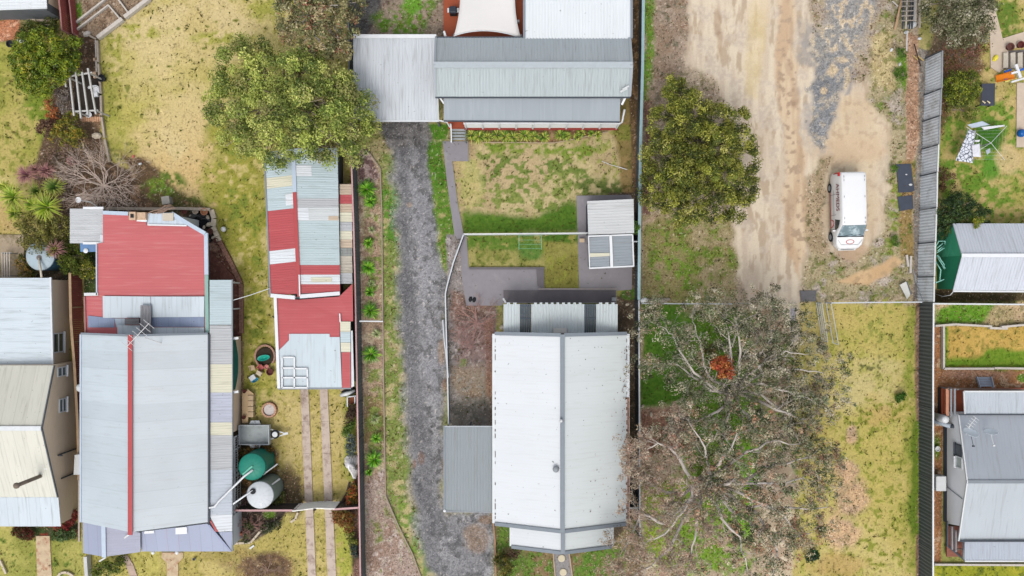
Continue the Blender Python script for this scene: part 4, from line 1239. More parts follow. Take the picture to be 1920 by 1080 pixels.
# front steps
st = MB()
for k in range(5):
    c_ = Q(859, 238 + k * 5.6, .6 - k * .12)
    st.box((c_.x, c_.y, .56 - k * .12), (1.0, .15, .04))
st.build('steps', mat('grey_step', (164, 170, 172), .8, .1), t)
c_ = Q(858, 233, .62)
MB().box((c_.x, c_.y, .62), (1.05, .5, .08)).build('landing', mat('red_brown_landing', (172, 84, 58), .8, .1), t)
for (xx) in (845.5, 873):
    b = MB()
    b.bar(Q(xx, 232, 1.2), Q(xx + 1, 266, .6), .07, .1)
    b.bar(Q(xx, 236, .45), Q(xx + 1, 266, .1), .06, .18)
    b.box((Q(xx, 236, .6).x, Q(xx, 236, .6).y, .6), (.09, .09, 1.2))
    b.box((Q(xx + 1, 266, .3).x, Q(xx + 1, 266, .3).y, .3), (.09, .09, .6))
    b.build('stair_rail', GREYW if xx > 850 else WHITE, t)
# rear wing and deck
sheet(t, 'rear_roof', [(985, 72.5, 3.02), (1183, 72.5, 3.02), (1183, -50, 3.3), (985, -50, 3.3)], WHT, .215, .02)
rail(t, 'rear_gutter', [(983, 71, 3.0), (983, -50, 3.28)], FLASH, .16, .12)
rail(t, 'rear_gutter', [(1184, 72, 3.0), (1184, -50, 3.28)], FLASH, .16, .12)
wallbox(t, Q(988, 0, 3).x, yt - .4, Q(1180, 0, 3).x, 22.5, 2.9, WWALL)
MB().box((Q(910, 0, .4).x, Q(0, 35, .4).y + 1.5, .35), (6.0, 6.4, .12)).build('rear_deck', DECK, t)
c_ = Q(830, 66, 2.7)
MB().tube([c_ + Vector((.1, .25, 0)), c_ + Vector((.2, -.1, .1))], .08, 6).build('pipe_elbow', WHITE, t)
b = MB()
c_ = Q(1169, 170, 3.3)
b.box((c_.x, c_.y, 3.45), (.5, .12, .03), .5).box((c_.x + .12, c_.y + .15, 3.5), (.5, .1, .03), .5).tube([(c_.x, c_.y, 3.0), (c_.x, c_.y, 3.5)], .03, 5)
b.build('aerial', OFFW, t)

# shade sail stretched over the rear deck
t = thing('shade_sail', 'white fabric shade sail with curved edges over the red-brown deck', 'shade sail', (-1.8, 19, 0))
n = 14
cs = [Q(851, 69, 2.8), Q(977, 70, 2.8), Q(972, -60, 3.1), Q(856, -60, 3.1)]
mid = sum(cs, Vector()) / 4
V_ = []
for j in range(n + 1):
    for i_ in range(n + 1):
        u, v = i_ / n, j / n
        p = cs[0].lerp(cs[1], u).lerp(cs[3].lerp(cs[2], u), v)
        # edges bow inward
        bu = .42 * 4 * u * (1 - u)
        bv = .40 * 4 * v * (1 - v)
        p.y += bu * (1 - 2 * v) if v < .5 else bu * (1 - 2 * v)
        p.x += bv * (1 - 2 * u) * .8
        edge = min(1, 6 * u * (1 - u) + .0) * 1.0
        p.z += .15 * math.cos(math.pi * u) * math.cos(math.pi * v)
        V_.append(p)
b = MB()
F_ = [(j * (n + 1) + i_, j * (n + 1) + i_ + 1, (j + 1) * (n + 1) + i_ + 1, (j + 1) * (n + 1) + i_) for j in range(n) for i_ in range(n)]
b.add(V_, F_)
so = b.build('sail', mat('white_sail_cloth', (226, 223, 220), .9, .02, 1), t, True)
so.modifiers.new('thickness', 'SOLIDIFY').thickness = .01
MB().tube([c + Vector((0, 0, .02)) for c in [V_[i_] for i_ in range(n + 1)]], .03, 5).build('hem', GUTW, t)
for c_ in cs[:2]:
    MB().tube([(c_.x, c_.y + .1, .4), (c_.x, c_.y + .1, 3.0)], .05, 8).build('post', GREYW, t)

# ---- small twin shed in the middle yard
t = thing('garden_shed', 'small shed with a stained white ribbed roof, upper of the twin sheds', 'shed', (7.1, 4.9, 0))
sheet(t, 'roof', [(1101, 377, 2.2), (1103, 440, 2.2), (1189, 437, 2.35), (1188, 373, 2.35)], SHD1, .2, .01)
wallbox(t, Q(1104, 0, 2.1).x, Q(0, 380, 2.1).y, Q(1186, 0, 2.1).x, Q(0, 438, 2.1).y, 2.1, DKGREY)
t = thing('garden_shed', 'small shed with slate grey roof panels in a white frame, lower of the twin sheds', 'shed', (7.1, 2.4, 0))
sheet(t, 'roof', [(1105, 445, 2.2), (1106, 502, 2.2), (1143, 501, 2.3), (1142, 443, 2.3)], SHD2, .2, .012)
sheet(t, 'roof', [(1149, 443, 2.3), (1150, 500, 2.3), (1186, 498, 2.2), (1185, 441, 2.2)], SHD2, .2, .012)
part_slab(t, 'roof_strip', [(1105, 475, 2.27), (1143, 474, 2.36), (1143, 480, 2.36), (1105, 482, 2.27)], CREAMP, .03)
f_ = MB()
f_.bar(Q(1103, 443, 2.28), Q(1186, 440, 2.28), .1, .06).bar(Q(1105, 503, 2.28), Q(1188, 499, 2.28), .1, .06).bar(Q(1103.5, 442, 2.26), Q(1105.5, 504, 2.26), .07, .06).bar(Q(1186, 440, 2.26), Q(1188, 500, 2.26), .09, .06)
f_.build('roof_frame', WHITE, t)
rail(t, 'ridge_cap', [(1145, 441, 2.36), (1147, 501, 2.36)], WHITE, .2, .05)
wallbox(t, Q(1108, 0, 2.1).x, Q(0, 446, 2.1).y, Q(1185, 0, 2.1).x, Q(0, 499, 2.1).y, 2.1, GREYW)

# ---- white house in the middle
t = thing('house', 'bright white gabled house with grey ridge and flashings in the lower middle', 'house', (3.3, -9.5, 0))
ze, zr = 2.8, 4.5
xl, xr = Q(928, 0, ze).x, Q(1175, 0, ze).x
yt, yb_ = Q(0, 626, ze).y, Q(0, 981, ze).y
xm = (xl + xr) / 2


def gable(root, xl, xr, yt, yb, ze, zr, mL, mR, wall, inset, names='roof'):
    xm = (xl + xr) / 2
    MB().ribs((xl, yb, ze), (xl, yt, ze), (xm, yt, zr), (xm, yb, zr), .2, .001).build(names, mL, root)['label'] = 'left slope'
    MB().ribs((xr, yt, ze), (xr, yb, ze), (xm, yb, zr), (xm, yt, zr), .2, .001).build(names, mR, root)['label'] = 'right slope'
    b = MB()
    a, c = xl + inset, xr - inset
    t_, b_ = yt - .08, yb + .08
    dz = (zr - ze) * inset / (xm - xl)
    b.add([(a, t_, -.1), (c, t_, -.1), (c, t_, ze + dz - .1), (xm, t_, zr - .12), (a, t_, ze + dz - .1), (a, b_, -.1), (c, b_, -.1), (c, b_, ze + dz - .1), (xm, b_, zr - .12), (a, b_, ze + dz - .1)],
          [(0, 1, 2, 3, 4), (9, 8, 7, 6, 5), (0, 4, 9, 5), (1, 6, 7, 2)])
    b.build('wall', wall, root)


gable(t, xl, xr, yt, yb_, ze, zr, WHT_L, WHT_R, WWALL, .45)
MB().bar((xm, yt + .06, zr + .05), (xm, yb_ - .08, zr + .05), .30, .06).build('ridge_cap', FLASH, t)
MB().bar((xl, yt + .03, ze + .05), (xm - .1, yt + .03, zr + .02), .24, .08).bar((xm + .1, yt + .03, zr + .02), (xr, yt + .03, ze + .05), .24, .08).build('barge_board', FLASH, t)
MB().bar((xl, yb_ - .03, ze + .05), (xm - .1, yb_ - .03, zr + .02), .24, .08).bar((xm + .1, yb_ - .03, zr + .02), (xr, yb_ - .03, ze + .05), .24, .08).build('barge_board', FLASH, t)
LITT = mat('gutter_litter', (170, 120, 96), .95, .35, 9, dirt=(96, 76, 60), dscale=6, dth=.5)
for sgn, xx in ((1, xl - .08), (-1, xr + .1)):
    g_ = MB().bar((xx, yt, ze - .04), (xx, yb_, ze - .04), .2, .08)
    go = g_.build('gutter', GUTW, t)
    ll = MB()
    rr = random.Random(4)
    ylo, yhi = (yb_, yt)
    y_ = yb_ + .3
    while y_ < yt - .3:
        L_ = rr.uniform(.1, .5)
        if rr.random() < .6:
            ll.box((xx + sgn * .1, y_ + L_ / 2, ze + .02), (rr.uniform(.03, .07), L_, .03))
        y_ += L_ + rr.uniform(.05, .3)
    ll.build('leaf_litter', mat('dark_litter', (80, 72, 62), .95, .3), go)
MB().bar((xr + .1, Q(0, 985, 2.8).y, ze + .01), (xr + .1, Q(0, 745, 2.8).y, ze + .01), .13, .03).build('leaf_litter', LITT, t)
# front wing of the same house
ze2, zr2 = 2.5, 3.75
xl2, xr2 = Q(959, 0, ze2).x, Q(1147, 0, ze2).x
yb2 = Q(0, 1024, ze2).y
gable(t, xl2, xr2, yb_ - .1, yb2, ze2, zr2, WHT_L, WHT_R, WWALL, .4, 'front_roof')
xm2 = (xl2 + xr2) / 2
MB().bar((xm2, yb_ - .15, zr2 + .05), (xm2, yb2 - .1, zr2 + .05), .28, .06).build('ridge_cap', FLASH, t)
MB().bar((xl2, yb2 - .03, ze2 + .05), (xm2 - .1, yb2 - .03, zr2 + .02), .22, .08).bar((xm2 + .1, yb2 - .03, zr2 + .02), (xr2, yb2 - .03, ze2 + .05), .22, .08).build('barge_board', FLASH, t)
MB().bar((xl2 - .06, yb_ - .1, ze2 - .03), (xl2 - .06, yb2, ze2 - .03), .14, .08).build('gutter', GUTW, t)
MB().bar((xr2 + .06, yb_ - .1, ze2 - .03), (xr2 + .06, yb2, ze2 - .03), .14, .08).build('gutter', GUTW, t)
c_ = Q(1042, 879, 4.4)
MB().lathe((c_.x, c_.y, 4.2), [(.14, 0), (.14, .3), (.22, .34), (.2, .42), (.03, .46)], 14).build('roof_vent', MIDGREY, t, True)
c_ = Q(1052, 788, 4.6)
MB().lathe((c_.x, c_.y, 4.5), [(.07, 0), (.07, .25), (.12, .28), (.02, .34)], 10).build('roof_vent', OFFW, t, True)
# pergola roof behind
for (x0_, x1_, m_, nm) in ((944, 974.5, PERG, None), (975, 995.5, None, 1), (996, 1095.5, PERG, None), (1096, 1117, None, 1), (1117.5, 1158, PERG, None)):
    if nm:
        b = MB()
        for k in range(5):
            xx0 = x0_ + (x1_ - x0_) * k / 5
            xx1 = x0_ + (x1_ - x0_) * (k + .78) / 5
            b.slab([Q(xx0, 570, 2.55), Q(xx1, 570, 2.55), Q(xx1, 624, 2.5), Q(xx0, 624, 2.5)], .05)
        b.bar(Q(x0_, 597, 2.58), Q(x1_, 597, 2.58), .06, .05)
        b.build('dark_roof_panel', mat('dark_polycarbonate', (70, 82, 94), .35, .1), t)
    else:
        n_ = int((x1_ - x0_) / 5.2)
        b = MB()
        for k in range(n_):
            xx0 = x0_ + (x1_ - x0_) * k / n_
            xx1 = x0_ + (x1_ - x0_) * (k + 1) / n_
            dy = -1.8 if k % 2 else 1.2
            b.ribs(Q(xx0, 569 + dy, 2.5), Q(xx1, 569 + dy, 2.5), Q(xx1, 625, 2.5), Q(xx0, 625, 2.5), .2, .05)
        b.build('pergola_roof', m_, t)
for x_ in (948, 1000, 1100, 1154):
    c_ = Q(x_, 573, 2.4)
    MB().box((c_.x, c_.y, 1.2), (.1, .1, 2.4)).build('pergola_post', WHITE, t)
rail(t, 'pergola_beam', [(945, 573, 2.38), (1157, 573, 2.38)], GREYW, .1, .12)
part_slab(t, 'roof_hatch', [(1038, 615, 2.72), (1062, 615, 2.72), (1063, 624, 2.72), (1037, 624, 2.72)], mat('beige_hatch', (206, 204, 198), .7, .05), .12)
# carport at its left
sheet(t, 'carport_roof', [(834, 958, 2.4), (925, 959, 2.55), (925, 799, 2.55), (834, 799, 2.4)], CPG, .2, .015)
rail(t, 'carport_gutter', [(833, 798, 2.42), (833, 959, 2.42)], FLASH, .12, .1)
rail(t, 'carport_gutter', [(833, 959, 2.4), (925, 960, 2.5)], MIDGREY, .08, .1)
rail(t, 'carport_flashing', [(834, 799.5, 2.47), (925, 799.5, 2.6)], mat('light_grey_flashing', (176, 182, 186), .5, .04), .08, .05)
for (x_, y_) in ((838, 803), (838, 955), (880, 955), (880, 803)):
    c_ = Q(x_, y_, 2.3)
    MB().box((c_.x, c_.y, 1.15), (.1, .1, 2.35)).build('carport_post', DKGREY, t)
c_ = Q(833.5, 958, 2.5)
MB().lathe((c_.x, c_.y, 2.4), [(.1, 0), (.1, .1), (.02, .14)], 8).build('gutter_cap', WHITE, t)

# ---- garden shelter on the right
t = thing('shed', 'white ribbed gable roof shed with a green end wall at the right edge', 'shed', (35, 2.3, 0))
ze, zr = 2.1, 3.2
xw = Q(1788, 0, ze).x
yt, yb_ = Q(0, 419, ze).y, Q(0, 545, ze).y
ym = Q(0, 479, zr).y
MB().ribs((xw - .05, yt, ze), (40, yt, ze), (40, ym, zr), (xw - .05, ym, zr), .2, .015).build('roof', GZB, t)
MB().ribs((xw - .05, yb_, ze), (40, yb_, ze), (40, ym, zr), (xw - .05, ym, zr), .2, .015).build('roof', GZB, t)
GRW = mat('green_wall_sheet', (64, 160, 122), .7, .08, 1.5, dirt=(90, 184, 146), dscale=.6, dth=.55)
GRW2 = mat('green_wall_sheet_dark', (40, 134, 98), .7, .08, 1.5)
b = MB()
b.add([(xw, yt - .1, -.1), (xw, ym, -.1), (xw, ym, zr - .06), (xw, yt - .1, ze - .02), (xw + .2, yt - .1, -.1), (xw + .2, ym, -.1), (xw + .2, ym, zr - .06), (xw + .2, yt - .1, ze - .02)], [(0, 1, 2, 3), (7, 6, 5, 4), (0, 3, 7, 4), (1, 5, 6, 2)])
b.build('wall', GRW, t)
b = MB()
b.add([(xw, yb_ + .1, -.1), (xw, ym - .003, -.1), (xw, ym - .003, zr - .06), (xw, yb_ + .1, ze - .02), (xw + .2, yb_ + .1, -.1), (xw + .2, ym - .003, -.1), (xw + .2, ym - .003, zr - .06), (xw + .2, yb_ + .1, ze - .02)], [(3, 2, 1, 0), (4, 5, 6, 7), (4, 7, 3, 0), (2, 6, 5, 1)])
b.build('wall', GRW2, t)
wallbox(t, xw + .25, yt - .15, 39.5, yb_ + .15, 2.0, GREYW)
MB().bar((xw - .1, ym, zr + .05), (40, ym, zr + .05), .25, .04).build('ridge_cap', WHITE, t)
rail(t, 'gutter', [(1787, 546, 2.1), (1930, 547, 2.1)], WHITE, .1, .08)
MB().tube([Q(1788, 546, 2.0), Q(1782, 553, 1.4), Q(1768, 556, .6), Q(1756, 552, .2)], .03, 6).build('hose', OFFW, t, True)

# ---- house lower right
t = thing('house', 'white weatherboard house with grey roofs and two satellite dishes, lower right', 'house', (34, -13, 0))
ze, zr = 2.0, 3.02
xw = 31.0
xg = 31.06
Y_ = lambda py, z: Q(0, py, z).y
yt, ym, yb_ = Y_(778, ze), Y_(903, zr), Y_(1014, ze)
xo = 31.0
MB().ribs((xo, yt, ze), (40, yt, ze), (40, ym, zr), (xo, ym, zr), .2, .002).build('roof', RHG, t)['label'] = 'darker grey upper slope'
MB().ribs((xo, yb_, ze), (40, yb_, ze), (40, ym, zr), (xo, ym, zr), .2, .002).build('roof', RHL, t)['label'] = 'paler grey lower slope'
MB().bar((xo - .02, ym, zr + .04), (40, ym, zr + .04), .22, .04).build('ridge_cap', GUT, t)
MB().bar((xo + .03, yt, ze + .05), (xo + .03, ym, zr + .05), .08, .06).bar((xo + .03, ym, zr + .05), (xo + .03, yb_, ze + .05), .08, .06).build('barge_board', OFFW, t)
b = MB()
yw0, yw1 = yt + .0, Y_(985, 1.0)
b.add([(xg, yw0, .55), (xg, yw1, .55), (xg, yw1 + .3, ze + .12), (xg, ym, zr - .06), (xg, yw0, ze - .03),
       (39, yw0, .55), (39, yw1, .55), (39, yw1 + .3, ze + .15), (39, ym, zr - .06), (39, yw0, ze - .03)],
      [(0, 1, 2, 3, 4), (9, 8, 7, 6, 5), (0, 4, 9, 5), (1, 6, 7, 2), (0, 5, 6, 1)])
b.build('wall', mat('bright_white_boards', (252, 253, 255), .7, .02), t)
wallbox(t, xw + .1, yw0, 39, yw1, .56, mat('blue_grey_plinth', (86, 98, 110), .8, .1), name='plinth')
window(t, xg, Y_(834, 2.1), Y_(855, 2.1), 1.72, 2.4, -1, GREYW, DKGREY, False)
window(t, xg, Y_(857, 2.1), Y_(877, 2.1), 1.72, 2.45, -1, mat('pale_pane', (188, 198, 198), .15, .08, spec=.7), WHITE, False)
MB().tube([(xg - .03, Y_(913, .6), .6), (xg - .03, Y_(932, 2.0), 2.5)], .03, 5).build('wall_trim', GREYV, t)
sheet(t, 'veranda_roof', [(1808, 735, 2.3), (1930, 735, 2.3), (1930, 776, 2.2), (1810, 776, 2.2)], roof('pale_grey_rear_roof', (186, 193, 200), 'x', .25, .01, lap=.06), .2, .012, 'rear veranda roof')
rail(t, 'veranda_gutter', [(1807, 734, 2.3), (1930, 734, 2.3)], OFFW, .1, .08)
rail(t, 'veranda_gutter', [(1807, 734, 2.3), (1809, 776, 2.3)], OFFW, .08, .08)
rail(t, 'gutter', [(1798, 777, 2.2), (1930, 777, 2.2)], DKGREY, .1, .08)
rail(t, 'gutter', [(1800, 1014.5, 2.15), (1930, 1014.5, 2.15)], DKGREY, .1, .08)
sheet(t, 'veranda_roof', [(1809, 1051, 2.0), (1930, 1051, 2.0), (1930, 1016, 2.1), (1809, 1016, 2.1)], roof('blue_grey_front_roof', (176, 183, 194), 'x', .25, .01, lap=.06), .2, .012, 'front veranda roof')
rail(t, 'veranda_gutter', [(1809, 1052, 2.0), (1930, 1052, 2.0)], OFFW, .1, .08)
# back deck at its upper left corner
dx0, dx1, dy0, dy1 = (1767 - 960) / 26.3, (1812 - 960) / 26.3, (540 - 728) / 26.3, (540 - 783) / 26.3
MB().box(((dx0 + 38) / 2, (dy0 + dy1) / 2, .45), (38 - dx0, abs(dy1 - dy0), .14)).build('deck_floor', DECK, t)
MB().box((dx0 + .1, (dy0 + dy1) / 2, .25), (.2, abs(dy1 - dy0), .36)).build('deck_skirt', DARKW, t)
for k, (xx, m_) in enumerate(((1776, mat('salmon_board', (206, 148, 118), .8, .1)), (1783, MIDGREY), (1790, MIDGREY))):
    rail(t, 'deck_rail', [(xx, 729, 1.3 + .2 * k), (xx, 780, 1.3 + .2 * k)], m_, .12 if k else .2, .08)
for (xx, yy) in ((1776, 729), (1790, 729), (1776, 779)):
    c_ = Q(xx, yy, 1.0)
    MB().box((c_.x, c_.y, .8), (.1, .1, 1.2)).build('deck_post', MIDGREY, t)
rail(t, 'deck_beam', [(1776, 729, 1.3), (1925, 731, 1.3)], mat('brown_beam', (130, 108, 96), .8, .15), .16, .1)
b = MB()
for k in range(4):
    c_ = Q(1845, 709 + k * 4.6, .15 + k * .1)
    b.box((c_.x + k * .05, c_.y, .12 + k * .1), (.9 - .02 * k, .155, .04))
b.bar(Q(1831, 707, .25), Q(1838, 727, .6), .05, .2).bar(Q(1858, 707, .25), Q(1863, 727, .6), .05, .2)
b.build('rear_steps', mat('slate_blue_step', (168, 176, 190), .6, .1), t)
# front posts
for k, (xx, yy) in enumerate(((1777, 1024), (1786, 1030), (1793, 1034), (1808, 1048))):
    b = MB().bar(Q(xx - 1, yy - 46 + k * 3, 1.2), Q(xx - 1, yy, .8), .1, .12)
    b.build('porch_rail', MIDGREY if k else DKGREY, t)
rail(t, 'porch_edge', [(1777, 1024, .5), (1808, 1050, .5)], DKGREY, .1, .1)
rail(t, 'porch_edge', [(1794, 1030, .9), (1808, 1030, .9)], mat('brown_beam', (130, 108, 96)), .1, .1)
xx0 = Q(1776, 0, .4).x
MB().box((xx0 + .8, Y_(1015, .35), .3), (1.6, 2.2, .12)).build('porch_floor', mat('red_brown_porch', (150, 96, 80), .8, .2, 3, stretch=(1, 6, 1)), t)
# dishes, aerial, flue
def dish(root, px, py, r, tilt, rz, name='satellite_dish'):
    c = Q(px, py, 3.3)
    M = Matrix.Rotation(rz, 3, 'Z') @ Matrix.Rotation(tilt, 3, 'X')
    pr = [(r * k / 7, .22 * r * (k / 7) ** 2) for k in range(1, 8)]
    pr = pr + [(r * .99, .22 * r + .01)] + [(r * k / 7, .22 * r * (k / 7) ** 2 + .015) for k in range(6, 0, -1)]
    b = MB().lathe((c.x, c.y, 3.1), pr, 28, M)
    b.build(name, mat('pale_blue_dish', (232, 242, 250), .4, .04), root, True)
    b = MB().tube([(c.x, c.y, 3.1), (c.x + .04, c.y - .75, 3.35)], .02, 5).box((c.x + .04, c.y - .8, 3.37), (.14, .1, .1)).tube([(c.x, c.y, 2.4), (c.x, c.y, 3.1)], .03, 5)
    b.build('dish_arm', OFFW if px > 1840 else DKGREY, root)
dish(t, 1823, 814, .52, R(-62), R(-8))
dish(t, 1861, 813, .44, R(-72), R(3))
c_ = Q(1812, 790, 2.8)
b = MB().tube([(c_.x + .2, c_.y - 1, 2.4), (c_.x, c_.y, 3.4)], .02, 5).tube([(c_.x - .25, c_.y - .35, 3.4), (c_.x + .3, c_.y + .35, 3.4)], .022, 5)
for k in range(5):
    u = k / 4
    p_ = Vector((c_.x - .2 + .5 * u, c_.y - .3 + .62 * u, 3.41))
    b.tube([p_ + Vector((-.2, .15, 0)), p_ + Vector((.2, -.15, 0))], .014, 4)
b.build('aerial', OFFW, t)
c_ = Q(1774, 787, 1.6)
MB().lathe((c_.x, c_.y, 0), [(.27, 0), (.27, 1.5), (.2, 1.62), (.03, 1.66)], 18).build('hot_water_tank', OFFW, t, True)
c_ = Q(1771, 797, .9)
MB().tube([(c_.x - .6, c_.y + .25, .5), (c_.x + .2, c_.y - .02, 1.3)], .16, 10).build('pipe', mat('ribbed_pipe', (176, 186, 196), .5, .2, 3, stretch=(8, 1, 1)), t, True)
MB().tube([(c_.x + .2, c_.y, 1.2), (c_.x + .75, c_.y - .02, 1.6)], .14, 10).build('pipe', DKGREY, t, True)
part_slab(t, 'tank_pad', [(1754, 776, .1), (1776, 778, .1), (1777, 799, .1), (1754, 799, .1)], CONC, .12)
ac = MB()
c_ = Q(1765, 907, .9)
ac.box((c_.x, c_.y, .6), (.72, 1.05, .62))
aco = ac.build('air_conditioner', OFFW, t, bevel=.03)
MB().box((c_.x - .37, c_.y, .6), (.03, .7, .5)).build('grille', MIDGREY, aco)

# ================================================================ PATHS, KERBS, FENCES
def path(name, px, m, z=.05, th=.12):
    o = MB().slab([Q(x, y, z) for x, y in px], th).build(name, m)
    return struct(o)


for i_, (x0, x1, x2, x3) in enumerate(((563, 578, 593, 578), (599, 614, 631, 615))):
    ys = [726, 790, 850, 915, 970, 1030, 1100]
    cols_ = []
    for k in range(6):
        a, b_ = (ys[k] - 726) / 374, (ys[k + 1] - 726) / 374
        px = [(x0 + (x3 - x0) * a, ys[k] + .3), (x1 + (x2 - x1) * a, ys[k] + .3), (x1 + (x2 - x1) * b_, ys[k + 1]), (x0 + (x3 - x0) * b_, ys[k + 1])]
        cols_.append(px)
    b = MB()
    for px in cols_:
        b.slab([Q(x, y, .06) for x, y in px], .12)
    struct(b.build('wheel_strip', mat('stained_strip_concrete', (204, 186, 172), .9, .08, 2.5, dirt=(150, 128, 116), dscale=1.1, dth=.5, bump=.2)))
path('concrete_path', [(830, 265), (878, 265), (879, 302), (848, 302), (858, 380), (869, 438), (866, 446), (858, 448), (852, 440), (838, 340)], CONCG)
path('terrace', [(862, 452), (870, 440.5), (874.5, 440.5), (879, 502), (1020, 503), (1021, 541), (1086, 541), (1081, 367), (1182, 365), (1186, 372), (1185, 543), (1156, 545), (1156, 568), (944, 568), (940, 573), (874, 573), (866, 520)], CONCG)
path('terrace_step', [(1006, 505), (1020, 505), (1020, 540), (1017, 540), (1012, 538), (1008, 536)], CONCD, .20, .18)
path('terrace_kerb', [(880, 501), (1021, 501), (1021, 505), (880, 505)], CONCD, .16, .2)
path('lower_terrace', [(944, 544), (1155, 544), (1155, 566), (944, 566)], CONCD, .085, .1)
path('terrace_kerb', [(1010, 540.5), (1156, 540.5), (1156, 543), (1010, 543)], mat('pale_kerb', (170, 160, 156), .9, .1), .17, .2)
path('garden_path', [(67, 1005), (93, 1005), (98, 1100), (70, 1100)], PAVE)
path('garden_path', [(303, 1036), (343, 1036), (343, 1046), (334, 1056), (334, 1100), (313, 1100), (313, 1056), (303, 1046)], PAVE)
b = MB()
pl = [(232, 1042), (243, 1060), (250, 1080), (254, 1100)]
for k in range(3):
    (xa_, ya_), (xb_, yb2_) = pl[k], pl[k + 1]
    b.slab([Q(xa_ - 7, ya_, .05), Q(xa_ + 7, ya_, .05), Q(xb_ + 7, yb2_ - .5, .05), Q(xb_ - 7, yb2_ - .5, .05)], .1)
struct(b.build('garden_path', mat('pinkish_paving', (196, 172, 156), .9, .1, 3)))
path('paved_yard', [(0, 440), (44, 440), (47, 522), (0, 522)], mat('tan_slabs', (178, 160, 136), .9, .15, 2, dirt=(120, 108, 76), dscale=.9, dth=.5), .05)
path('concrete_path', [(1838, 0), (1862, 0), (1880, 72), (1925, 58), (1925, 82), (1890, 95), (1890, 122), (1874, 136), (1858, 126), (1856, 60)], mat('pale_path', (206, 188, 168), .9, .08, 2, dirt=(176, 158, 140)), .05)
path('concrete_path', [(1838, -90), (1862, -90), (1862, -.5), (1838, -.5)], mat('pale_path', (206, 188, 168)), .05)
path('concrete_path', [(1907, 155), (1960, 155), (1960, 276), (1906, 276)], mat('pale_path', (206, 188, 168)), .05)
path('paving', [(388, 470), (394, 470), (440, 520), (452, 560), (452, 640), (436, 640), (436, 524), (392, 524)], mat('red_brown_pavers', (112, 72, 62), .9, .3, 5, dirt=(160, 122, 104), dscale=3, dth=.55), .04)
for k, (x_, y_) in enumerate(((1053, 1047), (1056, 1073))):
    c_ = Q(x_, y_, .08)
    lone(MB().lathe((c_.x, c_.y, .0), [(.26, 0), (.26, .09), (.22, .11)], 24), 'stepping_stone', mat('cream_stepping_stone', (214, 202, 174), .9, .08, 6),
         ('round cream stepping stone nearest the white house front' if k == 0 else 'round cream stepping stone further from the white house, at the bottom edge'), 'stepping stone', 'round stepping stones')
path('garden_path', [(1038, 1034), (1068, 1034), (1075, 1100), (1042, 1100)], mat('grey_mulch', (150, 146, 144), .95, .25, 8), .02)


def edging(px, m, label, cat='garden edging', w=.12, h=.14, z=.1, name='garden_edging', seg=None, curve=False, group=None):
    b = MB()
    p = [Q(x, y, z) for x, y in px]
    for i in range(len(p) - 1):
        if seg:
            n = max(1, int((p[i + 1] - p[i]).length / seg))
            for k in range(n):
                a = p[i].lerp(p[i + 1], (k + .04) / n)
                c = p[i].lerp(p[i + 1], (k + .96) / n)
                b.bar(a, c, w, h)
        else:
            d = (p[i + 1] - p[i]).normalized() * .002 * (i % 2)
            b.bar(p[i] + Vector((0, 0, .003 * (i % 2))), p[i + 1] + d + Vector((0, 0, .003 * (i % 2))), w, h)
    return lone(b, name, m, label, cat, group)


edging([(283, -4), (182, 73)], PALET, 'thick diagonal pale timber sleeper wall between the vegetable beds and the big lawn', w=.26, h=.35, z=.2, name='retaining_sleeper', cat='sleeper', seg=2.4)
edging([(183, 75), (185, 118), (190, 178), (191, 218), (197, 260), (206, 305)], TIMB, 'long timber board edging down the left side of the big lawn', w=.14, h=.22, seg=2.2, z=.12)
edging([(180, 76), (182, 135)], PALET, 'short inner timber board beside the bend of the lawn edging', w=.08, h=.2)
edging([(136, 48), (196, 1), (204, -10)], PALET, 'diagonal pale board edging the upper vegetable bed', w=.12, h=.24)
edging([(136, 62), (204, 10)], PALET, 'diagonal pale board edging the lower vegetable bed', w=.1, h=.22)
edging([(204, 10), (227, 37)], PALET, 'short pale board closing the right end of the lower vegetable bed', w=.1, h=.22)
edging([(220, -4), (241, 24)], PALET, 'short pale board closing the right end of the upper vegetable bed', w=.1, h=.22)
edging([(155, 60), (181, 74)], TIMB, 'thin weathered board at the lower corner of the vegetable beds', w=.12, h=.16)
edging([(196, 391), (300, 392), (340, 391), (395, 393)], TIMB, 'low weathered timber edging behind the red roof beside the bare shrub', w=.2, h=.3, z=.2)
edging([(397, 393), (402, 410), (400, 425), (412, 452)], STONE, 'buff stone edge around the dark pond corner behind the red roof', w=.34, h=.2, seg=.35, name='stone_edging', cat='stone edging')
edging([(412, 452), (436, 498), (452, 532), (453, 625)], mat('red_brick_edge', (150, 112, 96), .9, .3, 8), 'slanting brick edging between the red-brown paving and the grass', w=.3, h=.16, seg=.25, name='brick_edging')
edging([(655, 905), (650, 925), (640, 942), (625, 956)], mat('dark_timber', (86, 72, 64), .9, .2), 'dark slanting timber edge of the bed by the lattice gate', w=.12, h=.24)
edging([(676, 284), (692, 286), (713, 316), (716, 400), (717, 520), (719, 680), (721, 820), (723, 930), (748, 988), (774, 1040), (792, 1090)], mat('thin_kerb', (170, 152, 136), .9, .1), 'long thin kerb between the strappy plants and the grassy verge of the gravel drive', w=.08, h=.1, name='kerb', cat='kerb')
edging([(923, 962), (928, 1010), (930, 1090)], mat('orange_brown_edge', (176, 136, 108), .9, .15), 'orange-brown timber edging right of the gravel drive below the grey carport', w=.1, h=.14)
edging([(923, 640), (923, 796)], mat('orange_brown_edge', (176, 136, 108)), 'thin orange-brown board along the left wall of the white house', w=.06, h=.12)
edging([(1037, 1036), (1042, 1095)], mat('buff_edge', (190, 168, 144), .9, .1), 'left buff board of the front path of the white house', w=.08, h=.12)
edging([(1067, 1036), (1075, 1095)], mat('buff_edge', (190, 168, 144)), 'right buff board of the front path of the white house', w=.08, h=.12)
